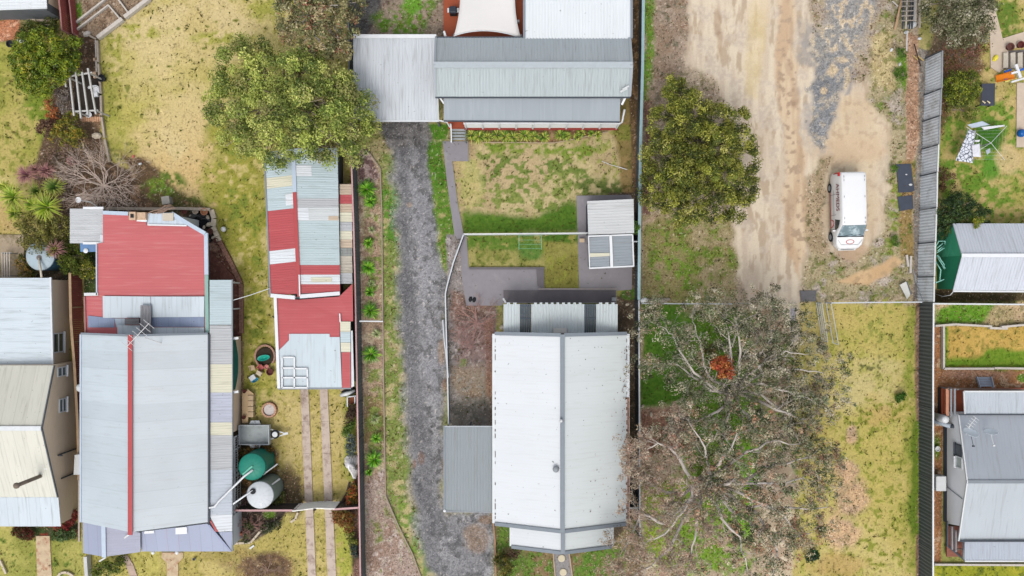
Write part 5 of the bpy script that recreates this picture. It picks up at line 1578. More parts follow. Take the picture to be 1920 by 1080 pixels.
edging([(905, 267), (1040, 268), (1090, 258), (1140, 247)], mat('buff_edge', (190, 168, 144)), 'thin pale edging curving below the row of agapanthus', w=.05, h=.08)
edging([(1768, 611), (1768, 691)], PALET, 'vertical pale sleeper at the left end of the fenced-in lawn', w=.14, h=.3, z=.2)
edging([(1752, 611), (1790, 608), (1858, 612)], PALET, 'left upper pale sleeper above the lower right lawn', w=.14, h=.3, z=.22)
edging([(1876, 613), (1930, 608)], PALET, 'right upper pale sleeper above the lower right lawn', w=.14, h=.3, z=.22)
edging([(1855, 615), (1888, 616)], PALET, 'short pale sleeper step in the gap of the upper sleepers', w=.16, h=.2, z=.14)
edging([(1768, 691), (1862, 691)], PALET, 'left lower pale sleeper under the lower right lawn', w=.14, h=.3, z=.2)
edging([(1863, 690), (1930, 691)], PALET, 'right lower pale sleeper under the lower right lawn', w=.14, h=.3, z=.2)
edging([(1752, 1058), (1930, 1059)], PALET, 'pale kerb board between the brown earth and the bright bottom right grass', w=.14, h=.18, z=.12)
edging([(436, 1019), (470, 1017), (478, 1008), (488, 996), (512, 986)], STONE, 'curved cream stone edging of the bed below the pink rail', w=.14, h=.16, seg=.4, name='stone_edging', cat='stone edging')
edging([(545, 979), (554, 973), (559, 960)], STONE, 'short curved cream stone edging right of the pink rail bed', w=.14, h=.16, seg=.4, name='stone_edging', cat='stone edging')
edging([(0, 1050), (12, 1076)], STONE, 'line of pale stones in the bottom left corner lawn', w=.14, h=.14, seg=.4, name='stone_edging', cat='stone edging')
edging([(108, 1082), (114, 1074), (126, 1073), (138, 1080)], STONE, 'small arc of grey stones at the bottom edge beside the left house', w=.16, h=.14, seg=.3, name='stone_edging', cat='stone edging')
edging([(163, 1042), (166, 1090)], mat('white_rail_board', (206, 206, 204), .7, .1), 'upright pale board under the front corner of the zinc house', w=.24, h=.5, z=.4, name='board', cat='board')


def fence(name, px, h, face, cap, label, style='corr', pitch=.22, post=2.4, t=.04, capw=.1, thickness=.05, postm=None, group=None):
    """fence whose top line is given in photo pixels at height h"""
    P = [Q(x, y, h) for x, y in px]
    base = (P[0].lerp(P[-1], .5)); base.z = 0
    r = thing(name, label, 'fence', base, group)
    b = MB()
    for i in range(len(P) - 1):
        a, c = P[i], P[i + 1]
        d = (c - a); L = d.length; d.normalize()
        s = Vector((-d.y, d.x, 0))
        if style == 'corr':
            n = max(2, int(L / pitch)) * 2
            vs = []
            for k in range(n + 1):
                p = a + d * (L * k / n) + s * (t / 2 if k % 2 else -t / 2)
                for q in (p - s * .008, p + s * .008):
                    vs.append(Vector((q.x, q.y, -.05))); vs.append(Vector((q.x, q.y, h - .03)))
            fs = []
            for k in range(n):
                o_ = 4 * k
                fs += [(o_, o_ + 1, o_ + 5, o_ + 4), (o_ + 2, o_ + 6, o_ + 7, o_ + 3), (o_ + 1, o_ + 3, o_ + 7, o_ + 5)]
            b.add(vs, fs)
        elif style == 'flat':
            b.bar(Vector((a.x, a.y, h / 2 - .02)), Vector((c.x, c.y, h / 2 - .02)), thickness, h)
        elif style == 'paling':
            n = int(L / pitch)
            for k in range(n):
                p = a + d * (L * (k + .5) / n)
                hh = h - .04 - .05 * random.random()
                b.box((p.x, p.y, hh / 2), (pitch * .92, .02, hh), math.atan2(d.y, d.x))
        elif style == 'mesh':
            n = int(L / pitch)
            for k in range(n + 1):
                p = a + d * (L * k / n)
                b.box((p.x, p.y, h / 2), (.03, .02, h - .06), math.atan2(d.y, d.x))
            for z in (.08, h * .5):
                b.bar((a.x, a.y, z), (c.x, c.y, z), .04, .04)
        elif style == 'wire':
            for z in (.3, .7, h - .1):
                b.tube([(a.x, a.y, z), (c.x, c.y, z)], .012, 4)
    b.build({'corr': 'panel', 'flat': 'panel', 'paling': 'palings', 'mesh': 'pickets', 'wire': 'wires'}[style], face, r)
    if cap:
        b = MB()
        for i in range(len(P) - 1):
            b.bar(P[i] + Vector((0, 0, .002 * (i % 2))), P[i + 1] + Vector((0, 0, .002 * (i % 2))), capw, .06)
        b.build('top_rail', cap, r)
    if post:
        tot = sum((P[i + 1] - P[i]).length for i in range(len(P) - 1))
        n = max(1, int(tot / post))
        for k in range(n + 1):
            dd = tot * k / n
            for i in range(len(P) - 1):
                L = (P[i + 1] - P[i]).length
                if dd <= L + 1e-4:
                    p = P[i].lerp(P[i + 1], min(1, dd / L))
                    MB().box((p.x, p.y, h / 2 - .01), (.09, .09, h + .04)).build('post', postm or (face if style in ('corr', 'flat') else cap) or face, r)
                    break
                dd -= L
    return r


DKF = mat('dark_grey_steel_fence', (92, 98, 102), .6, .1, 2)
LTF = mat('weathered_steel_fence', (220, 226, 232), .5, .1, 1.2, dirt=(184, 186, 186), dscale=.8, dth=.5)
PINK = mat('faded_pink_rail', (200, 160, 160), .7, .1)
TEAL = mat('pale_teal_rail', (158, 186, 190), .5, .1)
SILV = mat('silver_rail', (204, 208, 212), .45, .08)
fence('fence', [(651, -60), (652, 0), (658, 276)], 1.9, DKF, GUT, 'dark steel fence beside the tall brown tree and the white carport', post=2.4)
fence('fence', [(658, 277), (663, 420), (666, 540), (669, 700), (671, 812), (673, 905), (676, 1100)], 1.9, DKF, PINK, 'long dark ribbed fence with a faded pink rail right of the patchwork shed', post=2.4)
fence('fence', [(1207, -60), (1205, 120), (1201, 270), (1199, 420), (1198, 562)], 1.8, DKF, TEAL, 'straight dark fence with a pale teal rail between grey house yard and dirt lot', capw=.2, t=.04)
fence('fence', [(1198, 563), (1199, 780), (1200, 1010)], 1.8, DKF, SILV, 'dark fence with a thin silver rail between the white house and the large gum tree', capw=.1)
fence('fence', [(1177, 952.5), (1197, 952.5)], 1.8, DKF, SILV, 'tiny fence return closing the gap right of the white house', capw=.08, post=0)
fence('fence', [(870, 439), (1010, 438), (1102, 437)], 1.2, mat('pale_slats', (170, 180, 170), .6, .1), OFFW, 'thin white-railed fence crossing the yard left of the twin sheds', 'mesh', .12, capw=.09)
fence('fence', [(869, 440), (850, 492), (838, 536), (835, 551), (836, 600), (839, 700), (841, 797)], 1.2, mat('black_pickets', (48, 52, 58), .5, .1), SILV, 'black picket fence with a silver rail beside the gravel drive', 'mesh', .11, capw=.09)
fence('fence', [(1188, 453), (1198, 453)], 1.6, DKF, SILV, 'tiny fence return between the lower twin shed and the teal-railed fence', capw=.08, post=0)
r = fence('gate', [(830, 600), (833, 640), (841, 708)], 1.15, mat('silver_mesh', (168, 172, 176), .5, .1), SILV, 'open silver gate leaf folded against the black picket fence', 'mesh', .14, capw=.07, post=0)
r['category'] = 'gate'
# right-hand tall fence
ups = [(1767, 95, 1766, 165), (1765, 166, 1763, 216), (1762.5, 217, 1761, 270), (1760, 271, 1758, 322), (1757.5, 323, 1756.5, 388), (1756, 389, 1754, 453), (1753.5, 454, 1752, 518), (1751.5, 519, 1751, 566)]
r = thing('fence', 'weathered pale ribbed steel fence in stepped panels, upper right', 'fence', (30.7, 8, 0))
for k, (xa_, ya_, xb_, yb2_) in enumerate(ups):
    h = 1.84
    a, c = Q(xa_, ya_, h), Q(xb_, yb2_, h)
    b = MB()
    L = (c - a).length
    n = int(L / .2) * 2
    lean = -.18
    vs, fs = [], []
    for j in range(n + 1):
        p = a.lerp(c, j / n)
        o_ = .02 if j % 2 else -.02
        for q in (-.008, .008):
            vs += [Vector((p.x + lean + o_ + q, p.y, -.05)), Vector((p.x + o_ + q, p.y, h))]
    for j in range(n):
        e = 4 * j
        fs += [(e, e + 1, e + 5, e + 4), (e + 2, e + 6, e + 7, e + 3), (e + 1, e + 3, e + 7, e + 5)]
    b.add(vs, fs)
    b.build('panel', LTF, r)
    MB().bar(a, c, .09, .06).build('top_rail', OFFW if k > 2 else MIDGREY, r)
    MB().bar((a.x + lean - .05, a.y, -.05), (a.x - .03, a.y, h), .09, .06).build('post', DKGREY, r)
    if k in (1, 3, 5):
        q_ = Q(1722, ya_ + 4, .2)
        MB().tube([(a.x - .1, a.y, 1.3), (q_.x, q_.y, .02)], .03, 5).build('brace', mat('brace_steel', (140, 140, 140)), r)
fence('fence', [(1750.5, 568), (1749.5, 700), (1749.5, 1100)], 1.84, DKF, WHITE, 'long dark ribbed fence with a white rail along the lower right lawn', capw=.1, pitch=.26, t=.07)
for (y_,) in ((611,), (638,)):
    pass
fence('fence', [(1752, 569.5), (1930, 571)], 1.7, mat('pale_sheet', (188, 190, 190), .6, .08), OFFW, 'white-topped fence below the green-walled shed at the right edge', 'flat', capw=.1, post=2.4)
fence('fence', [(1204, 569), (1280, 569.5), (1372, 570)], 1.1, MIDGREY, SILV, 'thin silver wire fence crossing the green grass left of the dirt track', 'wire', capw=.07)
fence('fence', [(1560, 568), (1640, 567), (1728, 566.5)], 1.1, MIDGREY, SILV, 'silver pipe-rail wire fence right of the open farm gate', 'wire', capw=.08)
fence('fence', [(1372, 568.5), (1490, 568)], .35, MIDGREY, None, 'low slack wire lying across the dirt track', 'wire', post=0)
# maroon paling fences
fence('fence', [(107, -30), (113, 20), (116, 56)], 1.5, MAROON, MAR_R, 'maroon paling fence between the corner shed and the vegetable beds', 'paling', .14, capw=.1)
MB_ = fence('fence', [(126, -30), (132, 20), (136, 62)], .8, MAROON, MAR_R, 'lower maroon paling fence right beside the vegetable beds', 'paling', .14, capw=.08)
fence('fence', [(131, 512), (133, 600), (140, 690), (146, 800), (148, 900)], 1.55, MAROON, mat('tan_path_rail', (176, 148, 118), .9, .2), 'maroon paling fence in the gap between the tan house and the zinc-roofed house', 'paling', .14, capw=.18)
# white picket + pink rail fences by the tanks
fence('fence', [(439, 820), (440, 900), (439.5, 960), (439, 1012)], 1.25, WHITE, WHITE, 'white picket railing standing beside the two water tanks', 'mesh', .17, capw=.13)
fence('fence', [(440, 957), (500, 957), (553, 957)], 1.8, mat('dark_brown_boards', (74, 66, 62), .8, .2), PINK, 'dark board fence with a pink rail left of the lattice gate', 'paling', .16, capw=.13)
fence('fence', [(625, 955), (671, 952)], 1.8, mat('dark_brown_boards', (74, 66, 62)), PINK, 'short dark board fence with a pink rail right of the lattice gate', 'paling', .16, capw=.13)
# lattice gate across the wheel strips
t = thing('gate', 'pair of cream lattice driveway gates with an arched top across the wheel strips', 'gate', Q(594, 945, 0))
LAT = mat('cream_lattice', (252, 248, 238), .8, .03)
b = MB()
G = lambda u, v: Vector((-15.3 + 2.95 * u, -15.52 + .16 * u, 1.75 + .18 * math.cos(2 * math.pi * u) - 1.6 * v))
n_ = 26
for k in range(-14, n_ + 1):
    for dr in (1, -1):
        pts = []
        for j in range(15):
            u = (k + j) / n_ if dr > 0 else (k + 14 - j) / n_
            if 0 <= u <= 1:
                pts.append(G(u, j / 14))
        if len(pts) > 1:
            b.tube(pts, .028, 4)
b.build('lattice', LAT, t)
for v in (0, .36, .68, 1.0):
    b = MB()
    pp = [G(i_ / 12, v) for i_ in range(13)]
    b.tube(pp, .055 if v != .5 else .045, 5)
    b.build('gate_rail', LAT, t)
for u in (0, .49, .51, 1):
    p_ = G(u, 0)
    MB().box((p_.x, p_.y - .08, .85), (.1, .1, 1.8)).build('gate_post', mat('dark_timber', (86, 72, 64)), t)
# open farm gate
t = thing('gate', 'silver farm gate standing open over the yellow lawn beside the dirt track', 'gate', Q(1550, 605, 0))
a, c = Q(1541, 568, 1.15), Q(1552, 641, 1.15)
for k, z in enumerate((1.15, .8, .5, .15)):
    MB().tube([(a.x + .0, a.y, z), (c.x + .0, c.y, z)], .03, 6).build('gate_rail', SILV, t)
a2, c2 = Vector((a.x + .3, a.y, .3)), Vector((c.x + .35, c.y - .1, .3))
MB().tube([a, (a.x, a.y, .1)], .03, 6).tube([c, (c.x, c.y, .1)], .03, 6).build('gate_frame', SILV, t)
b = MB()
for k in range(22):
    p_ = a.lerp(c, (k + .5) / 22)
    b.tube([(p_.x, p_.y, 1.12), (p_.x, p_.y, .15)], .006, 3)
b.build('gate_mesh', MIDGREY, t)
t = thing('gate', 'second silver gate leaf lying almost flat beside the open farm gate', 'gate', Q(1561, 605, 0))
a, c = Q(1549, 568, .4), Q(1562, 643, .4)
a2, c2 = Q(1558, 568, .75), Q(1572, 646, .75)
for (p_, q_) in ((a, c), (a2, c2), (a, a2), (c, c2)):
    MB().tube([p_, q_], .03, 6).build('gate_rail', SILV, t)
b = MB()
for k in range(24):
    u = (k + .5) / 24
    b.tube([a.lerp(c, u), a2.lerp(c2, u)], .008, 3)
b.build('gate_mesh', MIDGREY, t)

# ================================================================ YARD THINGS
def tank(px, py, r, h, m, label, group=None, rib=0):
    c = Q(px, py, h)
    t = thing('water_tank', label, 'water tank', (c.x, c.y, 0), group)
    pr = []
    n = 12
    for k in range(n + 1):
        pr.append((r + (.02 if (k % 2 and rib) else 0), h * k / n))
    MB().lathe((c.x, c.y, 0), pr, 40).build('tank_body', m[0], t, True)
    MB().lathe((c.x, c.y, h + .003), [(r + .02, 0), (r * .97, .06), (r * .5, .16), (.02, .2)], 40).build('tank_lid', m[1], t, True)
    rb = MB()
    for k in range(12):
        a = 2 * math.pi * k / 12
        rb.tube([(c.x + .25 * math.cos(a), c.y + .25 * math.sin(a), h + .185), (c.x + r * .5 * math.cos(a), c.y + r * .5 * math.sin(a), h + .165), (c.x + r * .95 * math.cos(a), c.y + r * .95 * math.sin(a), h + .07)], .007, 3)
    rb.build('lid_ribs', m[1], t)
    return t, c


tg = tank(473, 875, .93, 2.2, (mat('teal_tank', (30, 120, 104), .5, .06), mat('teal_tank_lid', (34, 134, 114), .5, .04)), 'teal green round water tank beside the white picket railing')
b = MB().bar(tg[1] + Vector((-.6, -.5, .16)), tg[1] + Vector((.1, .1, .25)), .1, .08)
b.build('inlet_pipe', mat('light_teal', (110, 190, 165), .5, .1), tg[0])
c_ = Q(507, 866, 1.2)
MB().tube([Q(493, 890, 1.9), Q(520, 870, 1.2)], .05, 6).build('overflow_pipe', OFFW, tg[0])
tw = tank(488, 928, .93, 2.4, (mat('grey_green_tank_wall', (128, 142, 134), .6, .15), mat('pale_tank_lid', (206, 210, 214), .5, .05, dirt=(170, 176, 178), dth=.6)), 'tall round water tank with a pale white lid and grey green side')
c_ = tw[1]
MB().lathe((c_.x + -.5 + .05, c_.y + .3, 2.55), [(.2, 0), (.2, .08), (.12, .1)], 16).build('strainer', BLACK, tw[0])
MB().lathe((c_.x + .1, c_.y - .6, 2.5), [(.12, 0), (.12, .05), (.1, .06)], 14).build('lid_cap', OFFW, tw[0])
MB().tube([Q(505, 912, 2.2), Q(524, 898, 1.2)], .06, 6).build('overflow_pipe', OFFW, tw[0])
t3 = tank(76, 480, 1.0, 1.9, (mat('blue_tank_wall', (50, 84, 104), .6, .1), mat('pale_blue_lid', (172, 188, 196), .5, .05)), 'pale blue-lidded round water tank half hidden by the olive bush and pink cordyline')
c_ = t3[1]
MB().lathe((c_.x + .02, c_.y - .12, 2.06), [(.18, 0), (.18, .06), (.1, .08)], 16).build('strainer', mat('tank_strainer', (120, 112, 108)), t3[0])
MB().tube([(c_.x + .08, c_.y - .15, 2.2), Q(78, 520, 2.5)], .07, 8).build('inlet_pipe', mat('cream_pipe', (206, 196, 176), .5, .05), t3[0], True)

# trailer
c = Q(479, 814, .5)
t = thing('trailer', 'grey galvanised box trailer parked between the tan bench and the teal tank', 'trailer', (c.x, c.y, 0))
GAL = mat('galvanised_tray', (164, 172, 172), .45, .12, 2, dirt=(130, 138, 138), dscale=1.2, dth=.5)
MB().box((c.x, c.y, .5), (2.1, 1.35, .05)).build('tray_floor', GAL, t)
b = MB()
for (dx, dy, sx, sy) in ((0, .68, 2.16, .04), (0, -.68, 2.16, .04), (1.06, 0, .04, 1.32), (-1.06, 0, .04, 1.32)):
    b.box((c.x + dx, c.y + dy, .68), (sx, sy, .4))
b.build('tray_side', mat('galvanised_side', (186, 192, 196), .45, .08), t)
for s in (1, -1):
    b = MB()
    b.tube([(c.x + .0, c.y + s * .78, .3), (c.x + .0, c.y + s * .92, .3)], .3, 20)
    b.build('wheel', BLACK, t)
    b = MB().slab([(c.x - .42, c.y + s * .72, .62), (c.x + .42, c.y + s * .72, .62), (c.x + .3, c.y + s * .98, .58), (c.x - .3, c.y + s * .98, .58)], .04)
    b.build('mudguard', mat('galvanised_side', (186, 192, 196)), t)
b = MB().bar((c.x + 1.0, c.y + .35, .42), (c.x + 2.1, c.y + .05, .42), .07, .08).bar((c.x + 1.0, c.y - .4, .42), (c.x + 2.1, c.y + .0, .42), .07, .08)
b.box((c.x + 2.15, c.y + .03, .45), (.35, .16, .1), .2)
b.build('drawbar', OFFW, t)
b = MB().lathe((c.x + 1.42, c.y + .0, .5), [(.3, 0), (.32, .05), (.3, .1), (.22, .12)], 22)
w_ = b.build('spare_wheel', BLACK, t)
MB().lathe((c.x + 1.42, c.y + .0, .615), [(.2, 0), (.19, .03), (.05, .04)], 18).build('rim', OFFW, w_)

# tan bench with pots
c = Q(462, 763, .4)
t = thing('bench', 'tan timber bench with cushioned blocks against the zinc-roofed house', 'bench', (c.x, c.y, 0))
MB().box((Q(459, 762, .5).x, c.y, .4), (.42, 2.3, .12)).build('bench_top', mat('tan_board', (206, 176, 136), .8, .08), t)
for k in range(4):
    q_ = Q(470, 746 + k * 10.4, .45)
    MB().box((q_.x, q_.y, .3), (.4, .37, .42)).build('seat_block', mat('tan_block', (200, 174, 140), .85, .1), t, bevel=.03)
MB().slab([Q(463, 729, .42), Q(475, 738, .42), Q(475, 741, .42), Q(463, 741, .42)], .1).build('end_board', mat('tan_board', (206, 176, 136)), t)
for k, (x_, y_) in enumerate(((457, 734), (456, 783))):
    q_ = Q(x_, y_, .8)
    lone(MB().lathe((q_.x, q_.y, .47), [(.09, 0), (.14, .24), (.12, .25), (.1, .2), (.02, .18)], 14), 'flower_pot', mat('dark_red_pot', (96, 44, 40), .7, .1), 'dark red pot on the %s end of the tan bench' % ('upper' if k == 0 else 'lower'), 'pot', 'pots on the tan bench')
# fire pit
c = Q(504, 769, .2)
t = thing('fire_pit', 'round brick fire pit with white ash on the lawn near the trailer', 'fire pit', (c.x, c.y, 0))
b = MB()
for k in range(18):
    a = 2 * math.pi * k / 18
    b.box((c.x + .48 * math.cos(a), c.y + .48 * math.sin(a), .11), (.12, .155, .22), a)
b.build('brick_ring', mat('pale_fire_brick', (204, 160, 134), .9, .2, 8), t)
MB().lathe((c.x, c.y, .02), [(.42, 0), (.4, .06), (.02, .08)], 20).build('ash', mat('white_ash', (214, 204, 198), 1, .15, 5, dirt=(110, 104, 98), dscale=4, dth=.55), t)
MB().lathe((c.x, c.y, .0), [(.58, 0), (.56, .03), (.5, .04)], 24).build('rusty_rim', mat('rusty_ring', (150, 92, 66), .9, .2), t)
# garden ring
c = Q(497, 668, .1)
t = thing('garden_ring', 'small round garden bed ringed with pinkish bricks beside the patchwork shed', 'garden bed', (c.x, c.y, 0))
b = MB()
for k in range(20):
    a = R(-30) + math.radians(290) * k / 19
    b.box((c.x + .7 * math.cos(a), c.y + .78 * math.sin(a), .09), (.13, .2, .18), a)
b.build('brick_ring', mat('pinkish_brick', (180, 140, 122), .9, .25, 8), t)
MB().lathe((c.x, c.y, .01), [(.66, 0), (.6, .05), (.02, .07)], 20).build('soil', mat('bed_soil', (62, 54, 44), 1, .3, 6), t)
# toys
def blob_toy(px, py, z, label, m, cat, kind, rz=0.0, s=1.0):
    c = Q(px, py, z)
    b = MB()
    if kind == 'chair':
        b.box((c.x, c.y, .24), (.34 * s, .34 * s, .05), rz)
        M = Matrix.Rotation(rz, 3, 'Z')
        for sx in (-1, 1):
            for sy in (-1, 1):
                o = M @ Vector((sx * .14 * s, sy * .14 * s, 0))
                b.box((c.x + o.x, c.y + o.y, .12), (.04, .04, .24), rz)
        o = M @ Vector((0, .17 * s, 0))
        b.box((c.x + o.x, c.y + o.y, .42), (.34 * s, .05, .34), rz)
        for sx in (-1, 1):
            o = M @ Vector((sx * .17 * s, 0, 0))
            b.box((c.x + o.x, c.y + o.y, .38), (.04, .32 * s, .04), rz)
    elif kind == 'shell':
        b.lathe((c.x, c.y, .02), [(.12, 0), (.34 * s, .12), (.36 * s, .2), (.3 * s, .19), (.1, .06)], 16, Matrix.Rotation(rz, 3, 'Z') @ Matrix.Scale(.45, 3, (0, 1, 0)))
    elif kind == 'pot':
        b.lathe((c.x, c.y, 0), [(.12 * s, 0), (.2 * s, .28 * s), (.22 * s, .3 * s), (.17 * s, .3 * s), (.14 * s, .2 * s), (.02, .2 * s)], 16)
    elif kind == 'box':
        b.box((c.x, c.y, .15), (.4 * s, .3 * s, .3), rz).box((c.x, c.y, .32), (.44 * s, .34 * s, .04), rz)
    elif kind == 'rock':
        b.lathe((c.x, c.y, 0), [(.2 * s, 0), (.24 * s, .08 * s), (.16 * s, .18 * s), (.03, .22 * s)], 7, Matrix.Rotation(rz, 3, 'Z') @ Matrix.Scale(.65, 3, (0, 1, 0)))
    elif kind == 'ball':
        pr = [(s * .2 * math.sin(math.pi * k / 8) + .001, s * .2 - s * .2 * math.cos(math.pi * k / 8)) for k in range(9)]
        b.lathe((c.x, c.y, 0), pr, 14)
    elif kind == 'plank':
        M = Matrix.Rotation(rz, 3, 'Z')
        d = M @ Vector((s / 2, 0, 0))
        b.bar((c.x - d.x, c.y - d.y, .06), (c.x + d.x, c.y + d.y, .08), .12, .05)
    return lone(b, cat.replace(' ', '_'), m, label, cat)


blob_toy(494, 671, .2, 'bright teal plastic shell lying in the brick-ringed garden bed', mat('teal_plastic', (30, 170, 150), .4, .05), 'toy', 'shell', .2, 1.3)
blob_toy(473, 690, .3, 'tan toy chair left of the garden ring', mat('tan_plastic', (206, 180, 146), .6, .08), 'toy chair', 'chair', .3)
blob_toy(489, 689, .3, 'dusty red toy chair below the garden ring', mat('dusty_red_plastic', (186, 96, 92), .6, .08), 'toy chair', 'chair', .8)
blob_toy(486, 700, .3, 'cream toy chair in the middle of the toys', mat('cream_plastic', (216, 200, 176), .6, .05), 'toy chair', 'chair', -.5)
blob_toy(474, 708, .2, 'white toy box at the lower left of the toys', OFFW, 'toy box', 'box', .6)
blob_toy(478, 713, .2, 'blue plastic toy at the lowest point of the toys', mat('blue_plastic', (60, 140, 170), .4, .05), 'toy', 'shell', .5, .8)
blob_toy(500, 688, .2, 'small pink bucket right of the dusty red toy chair', mat('pink_plastic', (206, 130, 120), .5, .05), 'bucket', 'pot', 0, .8)
blob_toy(507, 697, .2, 'low dark red pot plant bowl right of the toys', mat('dark_red_pot', (96, 44, 40)), 'pot', 'pot', 0, 1.2)
# pond corner pots
for k, (x_, y_, m_, s_, lb) in enumerate(((345, 396, 'dull_red_pot', 1.0, 'dull red pot left of the three pots along the pond edge'), (366, 396, 'cream_pot', 1.0, 'cream pot in the middle of the pond edge'), (383, 397, 'terracotta_pot', 1.2, 'terracotta pot at the upper right corner of the pond'), (394, 434, 'brown_pot', 1.0, 'brown pot on the right side of the pond'), (404, 451, 'brown_pot', .9, 'lowest brown pot where the pond edge meets the paving'))):
    cc = {'dull_red_pot': (120, 70, 62), 'cream_pot': (196, 180, 160), 'terracotta_pot': (190, 130, 94), 'brown_pot': (100, 62, 54)}[m_]
    blob_toy(x_, y_, .3, lb, mat(m_, cc, .8, .1), 'pot', 'pot', 0, s_)
b = MB().lathe(Q(372, 414, .02), [(.9, 0), (.9, .04), (.8, .05)], 24, Matrix.Scale(.7, 3, (0, 1, 0)))
lone(b, 'garden_pond', mat('dark_pond_water', (24, 26, 28), .05, .2), 'small black pond in the corner behind the red roof', 'pond')
for k, (x_, y_, s_, rz, lb) in enumerate(((392, 421, 1.1, .3, 'largest pale rock on the right rim of the pond'), (382, 426, .7, 1.2, 'small pale rock at the lower right rim of the pond'), (389, 407, .8, 2.0, 'pale rock between the terracotta pot and the pond'), (356, 404, .5, .6, 'tiny rock at the upper left rim of the pond'), (400, 445, .8, .5, 'pale rock above the lowest brown pot'), (411, 456, .6, .1, 'white rock at the end of the stone edge'))):
    blob_toy(x_, y_, .1, lb, STONE, 'rock', 'rock', rz, s_)
blob_toy(420, 430, .1, 'white ball lying alone on the lawn right of the pond', WHITE, 'ball', 'ball', 0, .95)
c = Q(313, 376, .4)
lone(MB().box((c.x, c.y, .3), (.5, .5, .6), .15).box((c.x, c.y, .62), (.56, .56, .05), .15), 'garden_box', mat('grey_box', (168, 164, 156), .7, .1), 'grey square box behind the red roof, next to the green weeds', 'box')
# birdbath / dish on a pole
c = Q(148, 375, 1.6)
t = thing('bird_bath', 'white round dish on a bent pole beside the bare shrub above the grey annex', 'bird bath', (c.x, c.y, 0))
MB().lathe((c.x, c.y, 1.6), [(.05, 0), (.2, .05), (.21, .08), (.1, .04)], 18).build('dish', WHITE, t)
MB().tube([(c.x, c.y, 0), (c.x, c.y, 1.62)], .04, 6).build('pole', OFFW, t)
MB().tube([(c.x, c.y, 1.5), Q(170, 379, 1.5), Q(182, 388, 1.6)], .04, 6).build('arm', OFFW, t)
# pergola
t = thing('pergola', 'white slatted timber pergola standing over the dark bed beside the big lawn', 'pergola', Q(155, 175, 0))
PW = mat('white_weathered_timber', (196, 194, 190), .85, .12, 6)
for (xa_, ya_, xb_, yb2_) in ((121, 142, 124, 163), (130, 137, 139, 217), (142, 133, 152, 222), (154, 135, 165, 215), (165, 128, 180, 214)):
    MB().bar(Q(xa_, ya_, 2.0), Q(xb_, yb2_, 2.0), .1, .12).build('rafter', PW, t)
MB().bar(Q(121, 145, 1.9), Q(173, 136, 1.9), .1, .1).build('beam', PW, t)
MB().bar(Q(139, 209, 1.9), Q(184, 207, 1.9), .1, .1).build('beam', PW, t)
for (x_, y_) in ((126, 144), (168, 137), (142, 209), (180, 207)):
    q_ = Q(x_, y_, 1.8)
    MB().box((q_.x, q_.y, .95), (.09, .09, 1.9)).build('post', PW, t)
MB().box((Q(165, 175, 0).x, Q(165, 175, 0).y, .02), (1.9, 2.9, .06)).build('base', mat('dark_bark', (52, 46, 40), 1, .3, 6), t)
blob_toy(177, 167, .5, 'white plastic garden chair under the right side of the pergola', WHITE, 'garden chair', 'chair', .1, 1.3)
blob_toy(178, 177, .3, 'white frame stool below the white garden chair', WHITE, 'stool', 'box', .1, .9)
blob_toy(165, 161, .4, 'small pale ornament left of the white garden chair', OFFW, 'ornament', 'rock', .4, .9)
blob_toy(166, 215, .3, 'white basin at the bottom of the pergola', WHITE, 'basin', 'pot', 0, 1.0)
blob_toy(191, 147, .3, 'dark round pot standing on the edge of the big lawn', BLACK, 'pot', 'pot', 0, 1.3)
for k, (x_, y_, lb) in enumerate(((178, 111, 'pale block beside the lawn edging above the pergola'), (176, 137, 'upper brick of the stack right of the pergola'), (178, 143, 'lower brick of the stack right of the pergola'))):
    q_ = Q(x_, y_, .2)
    lone(MB().box((q_.x, q_.y, .1), (.26, .2, .2), .2), 'brick', BRICKM, lb, 'brick')
b = MB()
for k in range(9):
    q_ = Q(154 + k * 4.1, 223 + (k % 2) * .6, .15)
    b.box((q_.x, q_.y, .08), (.13, .34, .16), .05 * (k % 3))
t_ = lone(b, 'brick_step', mat('salmon_brick', (206, 160, 126), .9, .25, 7), 'row of salmon bricks forming a step below the pergola', 'brick step')
blob_toy(180, 254, .2, 'flat cream rock below the pergola in the bed', STONE, 'rock', 'rock', 0, 1.6)
blob_toy(162, 63, .15, 'pale half-buried log end in the vegetable bed corner', PALET, 'log', 'rock', .5, 1.3)
for (x_, y_, rz, lb, m_) in ((249, 293, 1.0, 'tiny red and white litter piece at the top of the bare shrub', mat('red_litter', (214, 120, 110))), (262, 307, .3, 'tiny white litter piece right of the bare shrub', OFFW), (38, 76, .1, 'crumpled white bag beside the citrus tree', OFFW), (52, 84, .6, 'second crumpled white bag tucked under the citrus tree', OFFW), (22, 84, .6, 'dark round pot left of the citrus tree', BLACK)):
    blob_toy(x_, y_, .1, lb, m_, 'litter' if 'litter' in lb else ('bag' if 'bag' in lb else 'pot'), 'rock' if 'pot' not in lb else 'pot', rz, .6 if 'litter' in lb else 1.2)
# slatted bench at far left
t = thing('clothes_airer', 'grey slatted rack on the tan slabs at the far left', 'rack', Q(10, 488, 0))
for k in range(4):
    MB().bar(Q(4 + k * 4.6, 473, .9), Q(4.5 + k * 4.6, 519, .9), .06, .05).build('slat', PALET, t)
MB().bar(Q(2, 474, .85), Q(22, 474, .85), .05, .05).bar(Q(2, 518, .85), Q(22, 518, .85), .05, .05).build('frame', MIDGREY, t)
for (x_, y_) in ((4, 475), (20, 475), (4, 517), (20, 517)):
    q_ = Q(x_, y_, .8)
    MB().box((q_.x, q_.y, .42), (.05, .05, .85)).build('leg', MIDGREY, t)
b = MB().lathe(Q(1, 519, .5), [(.14, 0), (.16, .3), (.1, .34)], 12)
